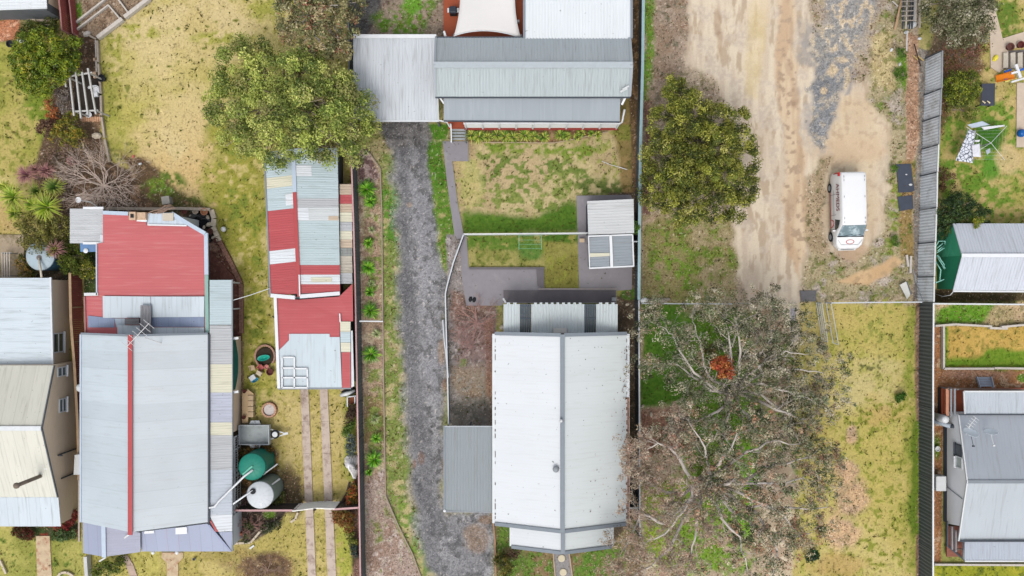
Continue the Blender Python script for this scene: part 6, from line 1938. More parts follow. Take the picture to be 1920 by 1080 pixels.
# small yellow cable across the lawn
lone(MB().tube([Q(390, 574, 2.6), Q(430, 565, 2.4), Q(470, 553, 2.4), Q(505, 541, 2.5)], .025, 6), 'power_cable', OFFW, 'white cable strung from the zinc house to the patchwork shed', 'cable')
blob_toy(432, 529, .3, 'cream pipe stub sticking out beside the side veranda roof', mat('cream_pipe', (206, 196, 176)), 'pipe', 'plank', .0, .5)
blob_toy(472, 1026, .1, 'short white board lying on the grass below the zinc house corner', OFFW, 'board', 'plank', .6, .4)
blob_toy(362, 1050, .3, 'small dark garden lamp on the grass below the lavender veranda', DKGREY, 'garden lamp', 'pot', 0, .5)
blob_toy(449, 1002, .2, 'terracotta trough at the foot of the white picket railing', mat('orange_terracotta', (196, 112, 76), .8, .1), 'planter', 'box', .8, .9)
# junk by the red shed corner
c = Q(651, 735, .5)
t = thing('barbecue', 'black barbecue with a white cover beside the corner of the patchwork shed', 'barbecue', (c.x, c.y, 0))
MB().box((c.x + .1, c.y, .5), (.9, .45, .6), .3).build('firebox', BLACK, t, bevel=.04)
MB().tube([(c.x - .4, c.y - .2, .7), (c.x + .1, c.y - .05, .95), (c.x + .6, c.y + .15, .75)], [.13, .16, .08], 10).build('cover', OFFW, t, True)
MB().box((c.x + .1, c.y, .12), (.7, .35, .2), .3).build('stand', DKGREY, t)
t = thing('raised_bed', 'small white-framed raised bed of rusty soil next to the pink fence rail', 'raised bed', Q(660, 752, 0))
for (a_, b_) in (((651, 744), (668, 742)), ((652, 744), (652, 762)), ((666, 742), (666, 756))):
    MB().bar(Q(*a_, .5), Q(*b_, .5), .07, .3).build('side', WHITE, t)
MB().slab([Q(653, 745, .35), Q(665, 744, .35), Q(665, 756, .35), Q(653, 760, .35)], .3).build('soil', mat('rusty_soil', (140, 84, 58), .95, .25, 6), t)
path('paving', [(634, 728), (657, 728), (655, 735), (646, 741)], PAVE, .06)
# white draped thing by fence
c = Q(655, 872, .9)
b = MB()
V_, F_ = [], []
n = 14
for j in range(7):
    for k in range(n):
        a = 2 * math.pi * k / n
        rr_ = (.08 + .5 * (j / 6)) * (1 + .18 * math.sin(a * 3 + j))
        V_.append((c.x + rr_ * math.cos(a) * .8 + (.2 * (j / 6) ** 2 if math.sin(a) < -.6 else 0), c.y + rr_ * math.sin(a) * 1.1 - (.45 if math.sin(a) < -.85 else 0) * (j / 6), 1.1 - .95 * (j / 6) ** 1.4))
for j in range(6):
    for k in range(n):
        F_.append((j * n + k, (j + 1) * n + k, (j + 1) * n + (k + 1) % n, j * n + (k + 1) % n))
b.add(V_, F_)
b.add([V_[k] for k in range(n)], [tuple(range(n))])
lone(b, 'covered_shrub', mat('white_frost_cloth', (248, 244, 244), .95, .1, 4, dirt=(180, 174, 174)), 'shrub wrapped in crumpled white cloth beside the pink fence rail', 'covered shrub')
# barbecue on the rear deck
c = Q(849, 17, 1.3)
t = thing('barbecue', 'dark blue-grey barbecue with white side handles on the rear deck by the shade sail', 'barbecue', (c.x, c.y, .4))
MB().box((c.x, c.y, 1.1), (.56, .5, .35)).build('hood', mat('navy_grey_hood', (52, 58, 70), .5, .1), t, bevel=.1)
MB().box((c.x - .34, c.y, 1.05), (.12, .3, .06)).build('side_shelf', WHITE, t)
MB().box((c.x + .34, c.y, 1.05), (.12, .3, .06)).build('side_shelf', WHITE, t)
MB().box((c.x, c.y, .65), (.5, .4, .6)).build('cabinet', BLACK, t)
c = Q(971, 39, .8)
blob_toy(971, 39, .8, 'small white stool right of the shade sail', WHITE, 'stool', 'box', .1, .5).location.z = .42
# yard bits of middle properties
blob_toy(1091, 451, .2, 'small cream box on the grey terrace left of the twin sheds', mat('cream_box', (214, 190, 160)), 'box', 'box', 0, .8)
for (x_, y_, lb) in ((882, 561, 'left black shoe-like bundle on the grey terrace'), (889, 562, 'right black bundle on the grey terrace')):
    blob_toy(x_, y_, .15, lb, BLACK, 'shoes', 'rock', 1.3, .9)
blob_toy(946, 564, .5, 'white spout pipe beside the pergola roof corner', OFFW, 'pipe', 'plank', -1.0, .4)
blob_toy(1151, 561, .2, 'pale box at the right end of the lower terrace', MIDGREY, 'box', 'box', 0, .8)
for (x_, y_, s_, lb) in ((943, 613, 1.2, 'tan rock at the left post of the pergola'), (1177, 571, .7, 'cream rock in the dark strip right of the pergola'), (1189, 580, .5, 'tiny pale rock close to the silver-railed fence'), (1185, 648, .5, 'tiny pale rock beside the right gutter of the white house')):
    blob_toy(x_, y_, .2, lb, STONE, 'rock', 'rock', .4, s_)
# clothes prop / sprinkler on the lawn
lone(MB().tube([Q(1128, 302, .1), Q(1145, 309, .1), Q(1160, 313, .12)], .02, 5).tube([Q(1160, 313, .12), Q(1176, 318, .2)], .03, 5), 'garden_hose', OFFW, 'thin white hose with a nozzle on the patchy lawn of the grey house', 'hose')
t = thing('clothesline', 'thin pale green fold-down clothesline on the small yard below the white-railed fence', 'clothesline', Q(995, 458, 0))
for k in range(4):
    MB().tube([Q(973, 442 + k * 8, 1.5), Q(1015, 442 + k * 8, 1.5)], .01, 4).build('line', mat('pale_green_line', (140, 190, 160), .5, .1), t)
MB().tube([Q(973, 439, 1.5), Q(973, 468, 1.5)], .02, 5).tube([Q(1015, 439, 1.5), Q(1015, 468, 1.5)], .02, 5).build('arm', mat('pale_green_line', (140, 190, 160)), t)
# --- the vacant lot
for (px, lb) in (([(1680, 308), (1708, 307), (1711, 330), (1715, 357), (1710, 360), (1685, 361), (1683, 335)], 'larger dark rubber mat with a crease lying beside the pale fence'), ([(1683, 369), (1711, 366), (1713, 391), (1687, 396)], 'smaller square dark rubber mat lying below the larger one')):
    lone(MB().slab([Q(x, y, .06) for x, y in px], .05), 'rubber_mat', mat('dark_rubber_mat', (70, 76, 90), .7, .12, 2, dirt=(86, 92, 106), dscale=1), lb, 'mat', 'dark mats beside the pale fence')
t = thing('sheet_metal', 'folded white metal sheet leaning in the corner of the vacant lot', 'metal sheet', Q(1697, 543, 0))
MB().slab([Q(1687, 534, .3), Q(1699, 528, .5), Q(1707, 552, .5), Q(1701, 561, .3)], .03).build('sheet', mat('dull_white_sheet', (206, 206, 200), .6, .05), t)
MB().slab([Q(1699, 528, .5), Q(1702, 529, .2), Q(1710, 552, .2), Q(1707, 552, .5)], .03).build('folded_edge', MIDGREY, t)
for k, (xa_, ya_, xb_, yb2_, lb) in enumerate(((1700, 478, 1703, 500, 'short white post lying by the weeds, left one'), (1708, 480, 1707, 512, 'longer pale post lying by the weeds, right one'))):
    lone(MB().tube([Q(xa_, ya_, .1), Q(xb_, yb2_, .1)], .09, 8), 'post', PALET, lb, 'post')
lone(MB().tube([Q(1712, 505, .05), Q(1718, 530, .1), Q(1731, 566, 1.2)], .035, 5), 'stay_wire', MIDGREY, 'slanting grey stay pole by the pale fence corner', 'pole')
# pile of building waste, top
t = thing('timber_rack', 'dark metal rack with cross bars in the waste pile at the top right', 'rack', Q(1702, 20, 0))
for x_ in (1693, 1699, 1706, 1711):
    MB().bar(Q(x_ + 2, -12, .5), Q(x_ - 1, 54, .5), .08, .1).build('long_bar', DKGREY if x_ != 1699 else PALET, t)
for k in range(6):
    MB().bar(Q(1690, -6 + k * 9, .58), Q(1714, -7 + k * 9, .58), .06, .06).build('cross_bar', mat('dusty_bar', (176, 166, 156), .8, .2), t)
for k, (xa_, ya_, xb_, yb2_, w_, m_, lb) in enumerate(((1692, -8, 1678, 55, .13, mat('tan_plank', (196, 160, 126), .8, .1), 'long tan plank left of the dark rack in the waste pile'), (1673, 2, 1684, 12, .07, PALET, 'short thin plank sticking out left of the waste pile'), (1715, -10, 1714, 40, .3, PALET, 'wide pale board right of the dark rack'), (1725, -10, 1724, 52, .16, TIMB, 'narrow weathered board at the right side of the waste pile'), (1712, 104, 1721, 112, .05, mat('yellow_stick', (206, 180, 110)), 'thin yellow stick on the reddish earth, left one'), (1721, 105, 1732, 114, .05, mat('yellow_stick', (206, 180, 110)), 'thin yellow stick on the reddish earth, right one'), (1714, 82, 1726, 124, .07, mat('charred_stick', (60, 50, 46)), 'charred stick lying across the reddish earth'))):
    lone(MB().bar(Q(xa_, ya_, .3 + .02 * k), Q(xb_, yb2_, .25 + .02 * k), w_, .05), 'plank' if 'stick' not in lb else 'stick', m_, lb, 'plank' if 'stick' not in lb else 'stick')
MB_ = MB().tube([Q(1701, 60, .4), Q(1700, 96, .4)], .04, 6)
lone(MB_, 'pipe', OFFW, 'thin white pipe below the waste pile', 'pipe')
for (x_, y_, s_, rz, lb) in ((1710, 47, 1.6, .4, 'crumpled black and white plastic in the waste pile'), (1700, 60, .8, .4, 'pale stone at the foot of the waste pile'), (1725, 72, .7, 0, 'pale bottle-like litter right of the white pipe'), (1672, 93, .7, 1, 'white litter on the weeds left of the reddish earth'), (1688, 120, .6, 1.3, 'small white litter above the green weeds'), (1708, 346, .6, 0, 'white litter on the right edge of the larger mat'), (1700, 327, .4, 0, 'tiny white litter on the larger mat')):
    blob_toy(x_, y_, .1, lb, OFFW, 'litter', 'rock', rz, s_)
lone(MB().slab([Q(1500, 545, .05), Q(1531, 545, .05), Q(1530, 565, .05), Q(1502, 566, .05)], .04), 'grate', mat('grey_plate', (108, 106, 108), .8, .15), 'dark grey plate on the ground left of the farm gate', 'plate')
blob_toy(1208, 563, 1.9, 'white diamond-shaped cap at the fence corner', OFFW, 'diamond board', 'rock', .3, 1.2).location.z = 1.8
for k, (xa_, ya_, xb_, yb2_, lb) in enumerate(((1212, 563, 1256, 561, 'upper grey log along the wire fence'), (1214, 567, 1250, 565, 'lower grey log along the wire fence'))):
    lone(MB().tube([Q(xa_, ya_, .15), Q(xb_, yb2_, .15)], .1, 8), 'log', mat('grey_log', (168, 158, 146), .95, .25, 5), lb, 'log')
rk = random.Random(3)
for k, (x_, y_, s_, lb) in enumerate(((1205, 762, .8, 'cream rock at the top left of the reddish mulch by the fence'), (1221, 777, .9, 'cream rock in the reddish mulch nearest the vivid grass'), (1222, 806, .9, 'cream rock in the middle left of the reddish mulch'), (1245, 804, .9, 'cream rock in the middle right of the reddish mulch'), (1257, 790, 1.8, 'largest cream rock in the reddish mulch'), (1263, 812, .8, 'cream rock at the lower right of the reddish mulch'))):
    blob_toy(x_, y_, .1, lb, STONE, 'rock', 'rock', rk.random() * 3, s_ * .9)
# --- right yards
t = thing('outdoor_table', 'dark charcoal rectangular table on the grass right of the round bush', 'table', Q(1853, 177, 0))
q_ = [Q(1841, 157, .72), Q(1866, 156, .72), Q(1865, 198, .72), Q(1839, 198, .72)]
MB().slab(q_, .05).build('tabletop', mat('charcoal_top', (66, 70, 82), .6, .1, 2), t)
for p_ in q_:
    c_ = p_.lerp(Q(1853, 177, .72), .12)
    MB().box((c_.x, c_.y, .35), (.06, .06, .7)).build('leg', BLACK, t)
for k, (x_, rz) in enumerate(((1845, -1.0), (1854, .8))):
    c_ = Q(x_, 191, .8)
    b = MB().tube([(c_.x - .1, c_.y + .08, .77), (c_.x + .1, c_.y - .08, .77)], [.035, .05], 8)
    b2 = lone(b, 'glove', mat('cream_glove', (226, 210, 170), .8, .1), 'cream glove on the charcoal table, %s one' % ('left' if k == 0 else 'right'), 'glove', 'gloves on the charcoal table')
t = thing('play_slide', 'orange plastic play slide with white and blue frame on the path edge', 'slide', Q(1895, 138, 0))
MB().slab([Q(1867, 143, .15), Q(1868, 153, .15), Q(1903, 146, .9), Q(1900, 135, .9)], .05).build('chute', mat('orange_plastic', (246, 140, 24), .4, .04), t)
MB().bar(Q(1867, 142, .22), Q(1900, 134, .98), .05, .1).bar(Q(1868, 154, .22), Q(1903, 147, .98), .05, .1).build('chute_side', mat('orange_plastic_side', (232, 124, 20), .4, .04), t)
MB().bar(Q(1904, 121, .9), Q(1913, 146, .9), .2, .14).build('platform', WHITE, t)
MB().bar(Q(1896, 138, 1.0), Q(1909, 134, 1.0), .14, .1).bar(Q(1896, 154, .5), Q(1920, 147, .5), .12, .1).build('frame', WHITE, t)
for (x_, y_) in ((1889, 134), (1890, 149), (1914, 132)):
    MB().bar(Q(x_ - 6, y_ + 1, .5), Q(x_ + 7, y_ - 3, .6), .14, .12).build('side_step', mat('royal_blue_plastic', (36, 96, 190), .4, .05), t)
MB().bar(Q(1884, 153, .3), Q(1908, 148, .4), .12, .08).build('base_rail', mat('pale_yellow_plastic', (226, 214, 120), .4, .05), t)
for k in range(4):
    x_ = 1886 + k * 13.5
    nm = ['leftmost', 'second from left', 'third from left', 'rightmost']
    lone(MB().slab([Q(x_ - 4.5, 99, .25), Q(x_ + 4.5, 98, .25), Q(x_ + 4.5, 127, .25), Q(x_ - 4.5, 127, .25)], .25), 'paving_block', mat('buff_block', (196, 186, 170), .9, .12, 4), '%s of the pale oblong paving blocks above the slide' % nm[k], 'paving block', 'oblong paving blocks above the slide')
lone(MB().slab([Q(1880, 96, .03), Q(1935, 92, .03), Q(1935, 128, .03), Q(1880, 130, .03)], .02), 'slab_bed', mat('dark_slab_bed', (110, 104, 102), .9, .1), 'dark gravel bed under the oblong paving blocks', 'gravel bed')
blob_toy(1868, 108, .2, 'yellow and white toy on the concrete path left of the paving blocks', mat('yellow_plastic', (236, 220, 70), .5, .05), 'toy', 'rock', 1.0, 1.2)
blob_toy(1894, 88, .3, 'round dark brown pot with a dry plant above the paving blocks', mat('brown_pot', (100, 62, 54)), 'pot', 'pot', 0, 1.3)
blob_toy(1914, 84, .3, 'dark bowl with pink flowers at the right edge', mat('dark_red_pot', (96, 44, 40)), 'pot', 'pot', 0, 1.2)
blob_toy(1917, 249, .4, 'glossy blue round pot on the right-hand path', mat('glossy_blue', (24, 96, 170), .15, .05), 'pot', 'ball', 0, 1.5)
# washing line
t = thing('clothesline', 'rotary clothesline with folded pale blue fabric canopy over dark green grass', 'clothesline', Q(1850, 262, 0))
hub = Q(1858, 268, 1.9)
MB().tube([(hub.x, hub.y, 0), hub], .04, 8).build('pole', MIDGREY, t)
for (x_, y_) in ((1812, 238), (1888, 236), (1884, 300), (1806, 300)):
    MB().tube([hub, Q(x_, y_, 1.95)], .015, 5).build('arm', OFFW, t)
for k in range(4):
    u = .35 + .2 * k
    pp = [hub.lerp(Q(x_, y_, 1.95), u) for (x_, y_) in ((1812, 238), (1888, 236), (1884, 300), (1806, 300), (1812, 238))]
    MB().tube(pp, .005, 3).build('line', OFFW, t)


def cloth(name, px, m, label, cat, z=1.7, sag=.1, group=None):
    n = 8
    c0 = [Q(x, y, z) for x, y in px]
    V_ = []
    for j in range(n + 1):
        for i_ in range(n + 1):
            u, v = i_ / n, j / n
            p = c0[0].lerp(c0[1], u).lerp(c0[3].lerp(c0[2], u), v)
            p.z += sag * math.sin(u * 9 + v * 2) * .4 - sag * v * 3
            V_.append(p)
    F_ = [(j * (n + 1) + i_, j * (n + 1) + i_ + 1, (j + 1) * (n + 1) + i_ + 1, (j + 1) * (n + 1) + i_) for j in range(n) for i_ in range(n)]
    o = lone(MB().add(V_, F_), name, m, label, cat, group, smooth=True)
    o.modifiers.new('thickness', 'SOLIDIFY').thickness = .012
    return o


m_, tr_, bs_ = nmat('patterned_towel')
N_, L_ = tr_.nodes, tr_.links
tc_ = N_.new('ShaderNodeTexCoord'); vo_ = N_.new('ShaderNodeTexVoronoi'); vo_.feature = 'DISTANCE_TO_EDGE'; vo_.inputs['Scale'].default_value = 4.5
cr_ = N_.new('ShaderNodeValToRGB'); cr_.color_ramp.elements[0].position = .05; cr_.color_ramp.elements[1].position = .09
cr_.color_ramp.elements[0].color = (*lin((50, 58, 80)), 1); cr_.color_ramp.elements[1].color = (*lin((226, 230, 238)), 1)
L_.new(tc_.outputs['Object'], vo_.inputs['Vector']); L_.new(vo_.outputs['Distance'], cr_.inputs[0]); L_.new(cr_.outputs[0], bs_.inputs['Base Color'])
cloth('bed_sheet', [(1816, 243), (1829, 245), (1827, 305), (1794, 300)], m_, 'white sheet with a dark blue scribble pattern hanging on the clothesline', 'sheet', 1.5, .06)
cloth('pillowcase', [(1822, 272), (1837, 269), (1842, 294), (1826, 293)], mat('plain_white_cloth', (226, 226, 232), .9, .03), 'plain white pillowcase beside the patterned sheet', 'pillowcase', 1.6, .05)
cloth('fabric_canopy', [(1813, 234), (1842, 227), (1860, 233), (1824, 239)], mat('pale_blue_canvas', (186, 198, 212), .8, .03), 'pale blue-grey leaf-shaped cloth above the patterned sheet', 'cloth', 1.8, .06)
cloth('tea_towel', [(1840, 238), (1884, 234), (1886, 236), (1846, 243)], mat('plain_white_cloth', (226, 226, 232)), 'narrow white cloth strip right of the blue-grey cloth', 'cloth', 1.7, .04)
cloth('sock', [(1828, 263), (1838, 262), (1837, 266), (1829, 265)], mat('plain_white_cloth', (226, 226, 232)), 'small white cloth between the patterned sheet and the dark grass', 'cloth', 1.6, .03)
cloth('handkerchief', [(1848, 282), (1856, 278), (1859, 284), (1852, 290)], mat('grey_cloth', (176, 184, 196), .8, .08), 'small grey square cloth right of the pillowcase', 'cloth', 1.5, .03)
# teal frame by the green wall
t = thing('trampoline_frame', 'pale teal bent tube frame propped between the steel fence and the green wall', 'tube frame', Q(1768, 490, 0))
TEALP = mat('pale_teal_tube', (150, 214, 200), .4, .05)
fr_ = [[(1756, 480), (1768, 498), (1782, 514), (1770, 524), (1754, 530)], [(1754, 490), (1764, 506), (1762, 526)], [(1758, 478), (1776, 504)], [(1755, 462), (1760, 452), (1772, 452), (1772, 464), (1756, 474)], [(1756, 466), (1768, 456)], [(1758, 470), (1770, 460)], [(1766, 498), (1780, 514)]]
for k, p_ in enumerate(fr_):
    MB().tube([Q(x, y, .9 + .12 * ((k + j) % 3)) for j, (x, y) in enumerate(p_)], .045, 6).build('tube', TEALP, t, True)
for k, p_ in enumerate(((1756, 480), (1782, 514), (1755, 530))):
    q_ = Q(p_[0], p_[1], .9)
    MB().tube([(q_.x, q_.y, 0), (q_.x, q_.y, .95)], .04, 6).build('leg', TEALP, t)
lone(MB().tube([Q(1760, 484, .5), Q(1772, 481, .5), Q(1786, 488, .5), Q(1794, 502, .5), Q(1797, 512, .5)], .02, 5), 'hoop', OFFW, 'thin white hoop leaning against the dark green wall', 'hoop')
q_ = Q(1768, 512, .2)
blob_toy(1768, 512, .2, 'orange clay pot inside the teal tube frame', mat('orange_terracotta', (196, 112, 76)), 'pot', 'pot', 0, .8)
blob_toy(1759, 842, .3, 'small white ring-shaped pot on the grass left of the white wall', OFFW, 'pot', 'pot', 0, .9)
blob_toy(1758, 885, .1, 'small pinkish brick above the air conditioner', BRICKM, 'brick', 'box', 0, .5)

# ================================================================ THE VAN
cx_, cyv = (1577 + 1627) / 2, (323 + 466) / 2
c0 = Q(1602.5, 394, 1.95)
van = thing('van', 'white delivery van with dark red lettering parked on the dirt track', 'van', (c0.x, c0.y, 0))
RZ = R(1.2)
RV = Matrix.Rotation(RZ, 3, 'Z')


def vp(x, y, z):
    return RV @ Vector((x, y, z)) + Vector((c0.x, c0.y, 0))


VW = mat('van_white_paint', (240, 240, 240), .25, .01, spec=.5)
# ring: (x,z) half profile from sill to roof centre for each station y (front is -y)
def ring(w, zt, zb=.32, inset=.17, r=.1):
    return [(w - .06, zb), (w, zb + .25), (w, .95), (w - .02, 1.12), (w - inset * .6, (1.12 + zt) / 2 + .05), (w - inset, zt - r), (w - inset - r * .6, zt - .02), (w * .45, zt + .015), (0, zt + .02)]


st_ = [(2.68, .98, 1.80, .14), (2.60, 1.03, 1.94, .16), (2.3, 1.05, 1.97, .17), (0.0, 1.05, 1.98, .17), (-.86, 1.05, 1.94, .18), (-.98, 1.05, 1.90, .18), (-1.78, 1.02, 1.20, .10), (-2.35, .94, 1.02, .12), (-2.58, .74, .86, .12), (-2.64, .62, .72, .1)]
b = MB()
rings = []
for (y, w, zt, ins) in st_:
    rg = ring(w, zt, .32, ins, .1) if zt > 1.3 else [(w - .06, .32), (w, .45), (w, min(.6, zt - .2)), (w - .01, min(.72, zt - .12)), (w - .03, zt - .08), (w - .06, zt - .04), (w - .12, zt - .01), (w * .45, zt + .01), (0, zt + .02)]
    full = rg + [(-x, z) for x, z in rg[-2::-1]]
    rings.append([vp(x, y, z) for x, z in full])
nr = len(rings[0])
vs = [v for rg in rings for v in rg]
fs = []
for i_ in range(len(rings) - 1):
    for j in range(nr - 1):
        fs.append((i_ * nr + j, i_ * nr + j + 1, (i_ + 1) * nr + j + 1, (i_ + 1) * nr + j))
    fs.append((i_ * nr + nr - 1, i_ * nr, (i_ + 1) * nr, (i_ + 1) * nr + nr - 1))
fs.append(tuple(range(nr))); fs.append(tuple((len(rings) - 1) * nr + j for j in range(nr - 1, -1, -1)))
b.add(vs, fs)
bo = b.build('body', VW, van, True)
bo.modifiers.new('soft', 'BEVEL').width = .02
em = bo.modifiers.new('edges', 'EDGE_SPLIT'); em.split_angle = R(38)
# windscreen, standing 8 mm proud of the slope
def onslope(x, y, lift=.035):
    y += .155
    f = (y + .98) / (-1.78 + .98)
    return vp(x, y, 1.90 + .02 + (1.20 - 1.90) * f + lift)
ws = MB().slab([onslope(-.82, -1.2), onslope(.80, -1.2), onslope(.90, -1.88), onslope(.3, -1.93), onslope(-.3, -1.93), onslope(-.92, -1.88)], .03).build('windscreen', mat('windscreen_glass', (96, 120, 128), .05, .25, 1.2, spec=.9, dirt=(190, 206, 212), dscale=.9, dth=.5), van)  # pale blue blotches mixed into the glass colour
MB().tube([onslope(-.5, -1.9, .06), onslope(.1, -1.82, .06)], .012, 4).build('wiper', BLACK, ws)
MB().tube([onslope(.1, -1.9, .06), onslope(.7, -1.82, .06)], .012, 4).build('wiper', BLACK, ws)
for s in (-1, 1):
    for y in (-1.75, 1.75):
        wl = MB().tube([vp(s * .86, y, .34), vp(s * 1.07, y, .34)], .34, 24).build('wheel', BLACK, van)
        MB().tube([vp(s * 1.065, y, .34), vp(s * 1.085, y, .34)], .2, 16).build('hubcap', MIDGREY, wl)
    MB().slab([vp(s * 1.035, -.55, 1.14), vp(s * 1.05, -1.4, 1.12), vp(s * .98, -1.15, 1.55), vp(s * .93, -.65, 1.72)], .02).build('side_window', GLASSD, van)
    mi = MB().box(vp(s * 1.15, -1.35, 1.15), (.2, .12, .22), RZ).build('mirror', VW, van, bevel=.03)
    MB().tube([vp(s * 1.0, -1.35, 1.1), vp(s * 1.1, -1.35, 1.12)], .02, 5).build('mirror_arm', BLACK, mi)
    MB().box(vp(s * .62, -2.5, .66), (.34, .2, .16), RZ + s * .5).build('headlight', mat('headlamp_lens', (200, 206, 210), .1, .05, spec=.8), van)
    MB().box(vp(s * .96, 2.66, 1.2), (.1, .06, .5), RZ).build('tail_light', mat('tail_lamp_red', (190, 30, 30), .3, .05), van)
    MB().box(vp(s * 1.055, .2, 1.0), (.01, 2.6, .03), RZ).build('side_trim', MIDGREY, van)
    for y in (2.35, 2.1, .95, -.55, -.85):
        MB().box(vp(s * .72, y, 2.0), (.035, .14, .02), RZ).build('roof_bracket', MIDGREY, van)
MB().bar(vp(-.62, -2.66, .45), vp(.62, -2.66, .45), .14, .2).build('bumper', VW, van)
MB().bar(vp(-.88, 2.7, .45), vp(.88, 2.7, .45), .12, .2).build('bumper', VW, van)
MB().box(vp(-.98, 2.55, 1.75), (.12, .26, .12), RZ).build('marker', mat('tail_lamp_red', (190, 30, 30)), van)
MB().tube([vp(-1.058, -.55, .6), vp(-1.058, -.7, 1.0), vp(-1.058, -.95, .95), vp(-1.058, -1.1, .6)], .04, 4).build('red_graphic', mat('red_graphic', (196, 70, 76), .4, .05), van)
MB().box(vp(-1.056, 0.2, .40), (.012, 2.6, .06), RZ).build('red_sill', mat('red_graphic', (200, 40, 50)), van)
# oval emblem on the bonnet
b = MB()
n = 28
o1, o2 = [], []
def hood(x, y):
    f = (y + 1.78) / (-2.35 + 1.78)
    return vp(x, y, 1.21 + (1.02 - 1.20) * f + .03)
for k in range(n):
    a = 2 * math.pi * k / n
    o1.append(hood(.30 * math.cos(a), -2.16 + .16 * math.sin(a)))
    o2.append(hood(.25 * math.cos(a), -2.16 + .125 * math.sin(a)))
b.add(o1 + o2, [(k, (k + 1) % n, n + (k + 1) % n, n + k) for k in range(n)])
b.build('oval_emblem', mat('emblem_red', (196, 70, 60), .4, .05), van)


def text_mesh(s, size, M, name, m, parent):
    cu = bpy.data.curves.new('lettering', 'FONT')
    cu.body = s
    cu.size = size
    cu.extrude = .004
    cu.align_x = 'CENTER'
    cu.align_y = 'CENTER'
    to = bpy.data.objects.new('lettering', cu)
    COL.objects.link(to)
    dg = bpy.context.evaluated_depsgraph_get()
    me = bpy.data.meshes.new_from_object(to.evaluated_get(dg))
    bpy.data.objects.remove(to)
    off = ORG[parent]
    for v in me.vertices:
        v.co = (M @ v.co.to_4d()).to_3d() - off
    me.name = name
    me.materials.clear()
    return link_mesh(name, me, m, parent)


def frame(o, xa, ya):
    xa = xa.normalized(); za = xa.cross(ya).normalized(); ya = za.cross(xa)
    M = Matrix.Identity(4)
    for i_ in range(3):
        M[i_][0] = xa[i_]; M[i_][1] = ya[i_]; M[i_][2] = za[i_]; M[i_][3] = o[i_]
    return M


MB().box(vp(-1.056, -.25, .85), (.012, .02, 1.0), RZ).box(vp(-1.056, 1.2, .85), (.012, .02, 1.0), RZ).box(vp(-1.056, -1.25, .75), (.012, .02, .7), RZ).build('panel_gap', DKGREY, van)
MB().box(vp(0, 2.69, 1.1), (.02, .012, 1.3), RZ).build('rear_door_gap', DKGREY, van)
MB().slab([onslope(-.93, -1.9, .02), onslope(.93, -1.9, .02), onslope(.93, -1.98, .02), onslope(-.93, -1.98, .02)], .03).build('cowl', BLACK, van)
MB().tube([hood(-.86, -2.02), hood(-.6, -2.36), hood(.6, -2.36), hood(.86, -2.02)], .012, 4).build('bonnet_gap', MIDGREY, van)
MB().bar(vp(-.45, -2.665, .66), vp(.45, -2.665, .66), .03, .16).build('grille', BLACK, van)
LET = mat('dark_red_lettering', (120, 40, 48), .5, .05)
up = (vp(-.88, 0, 1.88) - vp(-1.03, 0, 1.12))
base = vp(-1.055, .95, 1.12)
# lettering runs from tail to nose, reading upright on the left flank
text_mesh('AHMEDS', .50, frame(vp(-.985, .95, 1.55) + Vector((-.03, 0, .01)), RV @ Vector((0, -1, 0)), up), 'lettering', LET, van)

# ================================================================ VEGETATION
FOL = vcol_mat('foliage', rough=.55, fine=0, trans=.28, spec=.3)
FOLS = vcol_mat('soft_foliage', rough=.8, fine=0, trans=.3, spec=.1)
BARK = mat('grey_bark', (150, 136, 120), .9, .25, 6)
BARKW = mat('pale_gum_bark', (214, 204, 194), .85, .12, 4, dirt=(160, 146, 132), dscale=3, dth=.55)
TWIG = mat('bare_grey_twig', (214, 194, 180), .9, .12, 5)
TWIGR = mat('bare_reddish_twig', (176, 134, 124), .9, .15, 5)


def leaves(centres, radii, n_each, size, pal, wts=None, flat=.75, up=.5, seed=1, clump_var=.22, leaf_var=.18, asp=.55, cclump=None):
    """leaf-sized quads filling clumps; returns V,F,C"""
    g = np.random.default_rng(seed)
    cen = np.asarray(centres, float); rad = np.asarray(radii, float)
    K = len(cen)
    idx = np.repeat(np.arange(K), n_each)
    N = len(idx)
    d = g.normal(size=(N, 3)); d /= np.linalg.norm(d, axis=1, keepdims=True)
    rr = g.random(N) ** .45
    d2 = d * rr[:, None]; d2[:, 2] *= flat
    p = cen[idx] + d2 * rad[idx][:, None]
    nrm = d * .9 + g.normal(size=(N, 3)) * .55; nrm[:, 2] += up
    nrm /= np.linalg.norm(nrm, axis=1, keepdims=True)
    a = np.cross(nrm, g.normal(size=(N, 3))); a /= np.linalg.norm(a, axis=1, keepdims=True)
    b = np.cross(nrm, a)
    s = size * (.6 + .8 * g.random(N))
    a *= s[:, None]; b *= (s * asp)[:, None]
    V = np.stack([p - a * .5, p - b * .5 + a * .05, p + a * .5, p + b * .5 + a * .05], 1).reshape(-1, 3)
    Fc = np.arange(N * 4).reshape(N, 4)
    P = np.array([nlin(c) for c in pal])
    w = np.ones(len(pal)) if wts is None else np.array(wts, float)
    w /= w.sum()
    cc = g.choice(len(pal), K, p=w)
    lc = g.choice(len(pal), N, p=w)
    mixk = g.random(N) < .35
    c = np.where(mixk[:, None], P[lc], P[cc[idx]])
    cb = 1 + (g.random(K) - .5) * 2 * clump_var
    c = c * cb[idx][:, None] * (1 + (g.random(N) - .5) * 2 * leaf_var)[:, None]
    C = np.repeat(np.clip(c, .003, .8), 4, axis=0)
    return V, Fc, C


